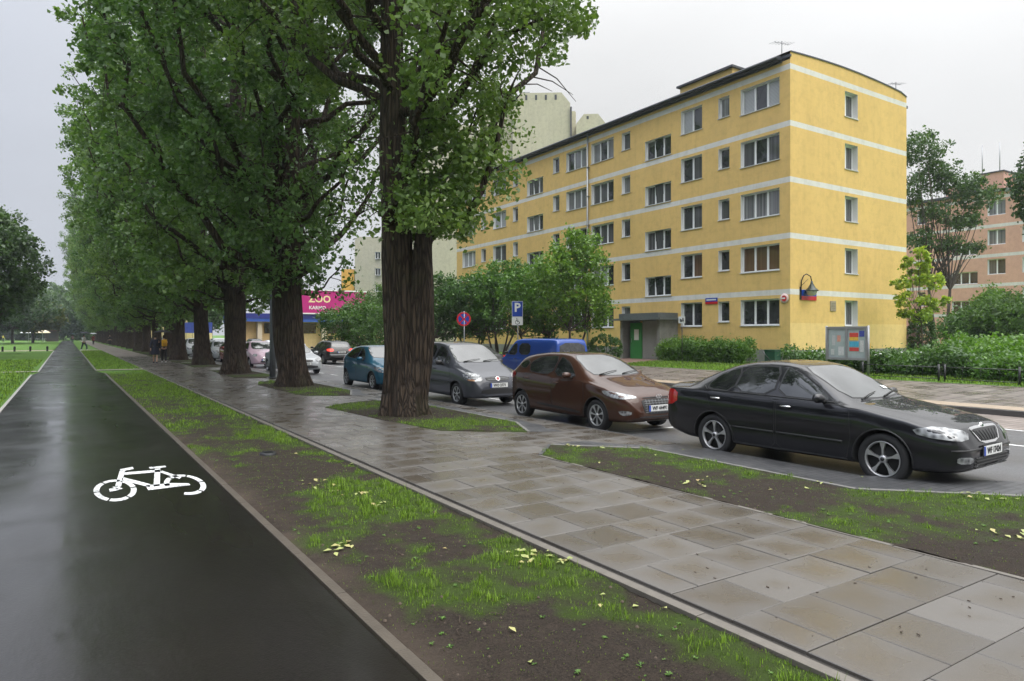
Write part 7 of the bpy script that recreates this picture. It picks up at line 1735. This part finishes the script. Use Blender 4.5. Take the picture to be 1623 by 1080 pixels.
def on_building():
    # gooseneck lamp and plates on the yellow block
    Y = 21.40; root = empty('wall_lamp', (31.25, Y, 3.6)); tag(root, 'black gooseneck lamp on the corner of the yellow block', 'wall lamp')
    m = MB(); m.box(-.05, .05, -.05, .0, -.1, .55); m.build('bracket', M_BLK, root); pts = [(0, -.05, .3), (0, -.07, .85), (.08, -.15, 1.12), (.2, -.22, 1.2), (.40, -.32, 1.08), (.45, -.35, .80)]
    m = MB(); m.tube(pts, .028, 8); m.tube([(0, -.06, .6), (.14, -.12, .74), (.3, -.25, .95)], .012, 6); m.build('neck', M_BLK, root)
    m = MB(); m.lathe([(.001, .85), (.05, .84), (.07, .72), (.12, .62), (.19, .50), (.32, .38), (.34, .34), (.30, .35), (.1, .5)], 24, c=(.45, -.35, 0)); m.build('shade', simple('dark_green_shade', (.03, .04, .032), .35, metal=.3), root)
    m = MB(); m.lathe([(.26, .35), (.24, .22), (.15, .12), (.001, .09)], 20, c=(.45, -.35, 0)); m.build('lens', simple('milky_lens', (.5, .5, .46), .25), root)
    root = empty('street_plate', (31.95, Y - .03, 3.75)); tag(root, 'blue and red street name plate behind the gooseneck lamp', 'street plate'); m = MB(); m.box(-.62, .62, -.015, .01, -.05, .26); m.build('blue_part', M_SBLUE, root); m = MB(); m.box(-.62, .62, -.016, .01, -.26, -.052); m.build('red_part', M_SRED, root)
    root = empty('street_plate', (30.41, 26.4, 3.62)); tag(root, 'blue and red street name plate above the ground floor left of the small window', 'street plate'); m = MB(); m.box(-.015, .02, -.42, .42, -.04, .17); m.build('blue_part', M_SBLUE, root); m = MB(); m.box(-.016, .02, -.42, .42, -.17, -.042); m.build('red_part', M_SRED, root)
    m = MB(); m.box(-.0185, -.017, -.34, .34, .03, .10); m.build('lettering', M_PLATE, root)
    root = empty('round_badge', (30.41, 21.72, 3.56)); tag(root, 'small round red and white badge at the corner of the yellow block', 'badge'); m = MB()
    m.lathe([(.001, -.02), (.24, -.018), (.25, -.0)], 28, axis='x'); m.build('disc', simple('pale_badge', (.72, .55, .52), .5), root); m = MB(); m.lathe([(.001, -.022), (.15, -.021)], 24, axis='x'); m.box(-.026, -.0225, -.06, .18, -.03, .04, 1); m.build('red_mark', [M_SRED, M_PLATE], root)
    root = empty('wall_plaque', (34.06, Y - .02, 3.24)); tag(root, 'small grey memorial plaque on the end wall', 'plaque'); m = MB(); m.box(-.25, .25, -.02, .015, -.27, .27); m.build('slab', simple('plaque_stone', (.30, .25, .18), .5, var=.3, vs=10), root, bevel=.008)
    for z in (-.12, -.04, .04, .12): m = MB(); m.box(-.18, .18, -.0225, -.0205, z, z + .025); m.build('inscription', simple('inscription_grey', (.16, .14, .11), .6) if 'inscription_grey' not in bpy.data.materials else bpy.data.materials['inscription_grey'], root)
    r = ray(1081); d = 35.5; x, y = d * r[0], d * r[1]; root = empty('post_sign', (x, y, gz(x))); tag(root, 'small white sign on a thin black post before the entrance hedge', 'sign'); m = MB(); m.tube([(0, 0, -.1), (0, 0, 2.5)], .022, 8); m.build('post', M_BLK, root)
    q = MB(); q.box(-.03, -.015, -.22, .22, 2.15, 2.50); q.build('panel', M_PLATE, root, bevel=.004); q = MB(); q.face([(-.032, .10, 2.22), (-.032, -.02, 2.22), (-.032, -.02, 2.34), (-.032, .06, 2.36), (-.032, .12, 2.42)]); q.face([(-.033, -.04, 2.24), (-.033, -.15, 2.24), (-.033, -.13, 2.42), (-.033, -.06, 2.44)]); q.build('pictogram', M_INK, root)
    root = empty('waste_bin', (30.0, 22.1, .28)); tag(root, 'dark green bin at the foot of the corner of the yellow block', 'bin'); m = MB(); m.box(-.25, .25, -.3, .3, 0, .62); m.build('tub', simple('bin_green', (.012, .06, .035), .45), root, bevel=.03); m = MB(); m.box(-.27, .27, -.32, .32, .62, .70); m.build('lid', bpy.data.materials['bin_green'], root, bevel=.02)
    root = empty('planter', (32.6, 20.7, .28)); tag(root, 'concrete planter bowl at the end wall beside the roses', 'planter'); m = MB(); m.lathe([(.001, 0), (.28, 0), (.36, .12), (.5, .42), (.52, .46), (.45, .46), (.4, .36), (.001, .34)], 28); m.build('bowl', M_KERBC, root)
on_building()
def far_left():
    # parasols, kiosk, bollards
    for (u, col, lab) in ((45, (.72, .72, .72), 'white cafe parasol on the lawn, left of the pair'), (67.5, (.70, .58, .42), 'beige cafe parasol beside the dark kiosk')):
        r = ray(u); d = 172; root = empty('parasol', (d * r[0], d * r[1], 0)); tag(root, lab, 'parasol'); m = MB(); m.lathe([(.001, 3.15), (.5, 3.0), (1.2, 2.6), (1.7, 2.25), (1.7, 2.15)], 8, sm=False); m.build('canopy', simple('parasol_cloth_%d' % u, col, .8), root); m = MB(); m.tube([(0, 0, 0), (0, 0, 3.1)], .03, 8); m.build('pole', M_PLATE, root); m = MB(); m.lathe([(.001, .08), (.35, .08), (.35, 0)], 12); m.build('foot', M_KERBC, root)
    r = ray(63); d = 168
    for k, q in enumerate((50, 60, 70)):
        r = ray(q); root = empty('cafe_table', (168 * r[0], 168 * r[1], 0)); tag(root, ['small white cafe table under the white parasol', 'small white cafe table between the parasols', 'small white cafe table under the beige parasol'][k], 'table'); m = MB(); m.lathe([(.001, .75), (.45, .75), (.45, .71)], 16); m.build('tabletop', M_PLATE, root); m = MB(); m.tube([(0, 0, 0), (0, 0, .72)], .04, 8); m.build('leg', M_PLATE, root)
    r = ray(84); d = 178; root = empty('kiosk', (d * r[0], d * r[1], 0)); tag(root, 'dark brown kiosk with a flat reddish roof beyond the parasols', 'kiosk'); dk = simple('kiosk_brown', (.035, .026, .022), .7, var=.2); m = MB(); m.box(-1.5, 1.2, -1.5, 1.5, 0, 2.7); m.build('wall', dk, root); m = MB(); m.box(-1.9, 1.6, -1.9, 1.9, 2.7, 2.95); m.build('roof', simple('kiosk_roof', (.12, .06, .045), .7), root)
    m = MB(); m.box(-.9, .6, -1.54, -1.505, .9, 2.2); m.build('shutter', M_BLK, root)
    for i, u in enumerate((-18, 4, 23, 48, 75)):
        r = ray(u); y = 87.0; root = empty('bollard', (y * r[0] / r[1], y, 0)); tag(root, 'short dark bollard beside the sandy crossing path', 'bollard', 'bollards along the sandy path'); m = MB(); m.lathe([(.001, .55), (.08, .53), (.10, .46), (.09, .0)], 12); m.build('shaft', M_BLK, root); m = MB(); m.lathe([(.105, .40), (.108, .38), (.108, .34), (.105, .32)], 12); m.build('ring', M_BLK, root)
    r = ray(300); root = empty('fence_banner', (105 * r[0], 105 * r[1], 0), -A0); tag(root, 'blue and pink banner on a railing glimpsed between the third and fourth trunk', 'banner'); m = MB(); m.box(-3.5, 3.5, -.03, .03, 2.0, 3.6); m.build('banner_cloth', simple('banner_blue', (.06, .10, .42), .5, var=.5, vs=1.5), root)
    m = MB(); m.box(-3.5, 3.5, -.03, .03, .9, .96); [m.box(-3.5 + k, -3.46 + k, -.02, .02, 0, 3.7) for k in range(8)]; m.build('railing', M_BLK, root)
far_left()
def litter():
    ml = mat_leaf('fallen_leaf', (.22, .28, .08), (.36, .38, .14), (.42, .27, .14), tr=.1, rough=.6); nr = np.random.default_rng(8)
    spots = [(548, 868, .09, 11), (845, 880, .10, 17), (885, 890, .07, 9), (1098, 768, .12, 11), (1607, 851, .13, 13), (905, 709, .12, 7), (960, 710, .10, 8), (1310, 768, .05, 3), (495, 765, .10, 6), (575, 782, .10, 8), (600, 800, .07, 5), (625, 803, .03, 2), (700, 870, .02, 1), (1050, 965, .02, 1), (955, 938, .02, 1), (530, 772, .1, 8), (1560, 790, .15, 9)]
    P = []
    for (u, v, r, n) in spots:
        x, y = px(u, v, 0); g = nr.normal(size=(n, 2)) * r * .75
        for a, b in g: P.append((x + a, y + b * 1.2, ground_z(x + a, y + b) + .012))
    for _ in range(24):
        if nr.random() < .55: x, y = nr.uniform(1.6, 3.2), nr.uniform(2, 22)
        else: x, y = nr.uniform(5.7, 8.2), nr.uniform(3, 8)
        P.append((x, y, ground_z(x, y) + .01))
    P = np.array(P); n = len(P); s = nr.uniform(.016, .034, n)[:, None]; a = nr.uniform(0, 6.28, n); A_ = np.stack([np.cos(a), np.sin(a), nr.uniform(-.35, .35, n)], 1) * s * 1.2; B_ = np.stack([-np.sin(a), np.cos(a), nr.uniform(-.3, .3, n)], 1) * s * .75
    V = np.stack([P - A_, P + B_ + [0, 0, .006], P + A_, P - B_ + [0, 0, .008]], 1).reshape(-1, 3); o = mesh_fast('fallen_leaves', V, 4, np.arange(n * 4), ml); tag(o, 'pale fallen leaves lying in small heaps on the verge and earth island', 'leaves', kind='stuff')
    # small dark debris on the slabs, clods and twigs on the soil
    mb = MB(); rng = random.Random(3)
    for _ in range(90):
        x, y = rng.uniform(3.45, 5.6), 2 + 10 * rng.random() ** 1.6; r = rng.uniform(.003, .009); a = rng.uniform(0, 3.14); mb.tube([(x, y, .004), (x + r * 2.5 * math.cos(a), y + r * 2.5 * math.sin(a), .005)], r * .5, 4)
    for _ in range(260):
        x, y = (rng.uniform(1.6, 3.18), rng.uniform(1.5, 12)) if rng.random() < .6 else (rng.uniform(5.7, 7.2), rng.uniform(3, 8)); r = rng.uniform(.004, .014); z = ground_z(x, y); mb.lathe([(.001, r), (r * .8, r * .5), (r, 0)], 6, c=(x, y, z))
    for _ in range(46):
        x, y = (rng.uniform(1.6, 3.1), rng.uniform(1.5, 12)) if rng.random() < .6 else (rng.uniform(5.8, 7.2), rng.uniform(3, 8)); a = rng.uniform(0, 6.28); l = rng.uniform(.04, .14); z = ground_z(x, y) + .006; mb.tube([(x, y, z), (x + l * .5 * math.cos(a), y + l * .5 * math.sin(a), z + .012), (x + l * math.cos(a + .4), y + l * math.sin(a + .4), z + .002)], [.0028, .002, .0012], 4)
    tag(mb.build('debris', simple('twig_brown', (.07, .05, .035), .8, var=.4)), 'twigs, clods and crumbs scattered on soil and slabs', 'debris', kind='stuff')
    m = MB(); x, y = px(425, 719, 0); m.lathe([(.001, .02), (.10, .02), (.115, .012), (.12, -.03)], 24); [m.box(-.06, .06, -.07 + .035 * k, -.055 + .035 * k, .02, .024) for k in range(5)]; o = m.build('valve_cover', simple('cast_iron', (.025, .026, .028), .45, metal=.4)); o.location = (x, y, 0); tag(o, 'small round iron valve cover in the bare patch of the verge', 'valve cover')
litter()

def haze():
    mb = MB(); mb.box(-70, 130, -60, 330, -1.6, 40.5); m = bpy.data.materials.new('air_haze'); m.use_nodes = True; t = m.node_tree; t.nodes.clear()
    v = t.nodes.new('ShaderNodeVolumePrincipled'); v.inputs['Color'].default_value = (.86, .92, 1, 1); v.inputs['Density'].default_value = HAZE; v.inputs['Anisotropy'].default_value = .2
    o = t.nodes.new('ShaderNodeOutputMaterial'); t.links.new(v.outputs[0], o.inputs['Volume']); h = mb.build('haze', m, recalc=True); tag(h, kind='stuff')
HAZE = .0004
if HAZE: haze()
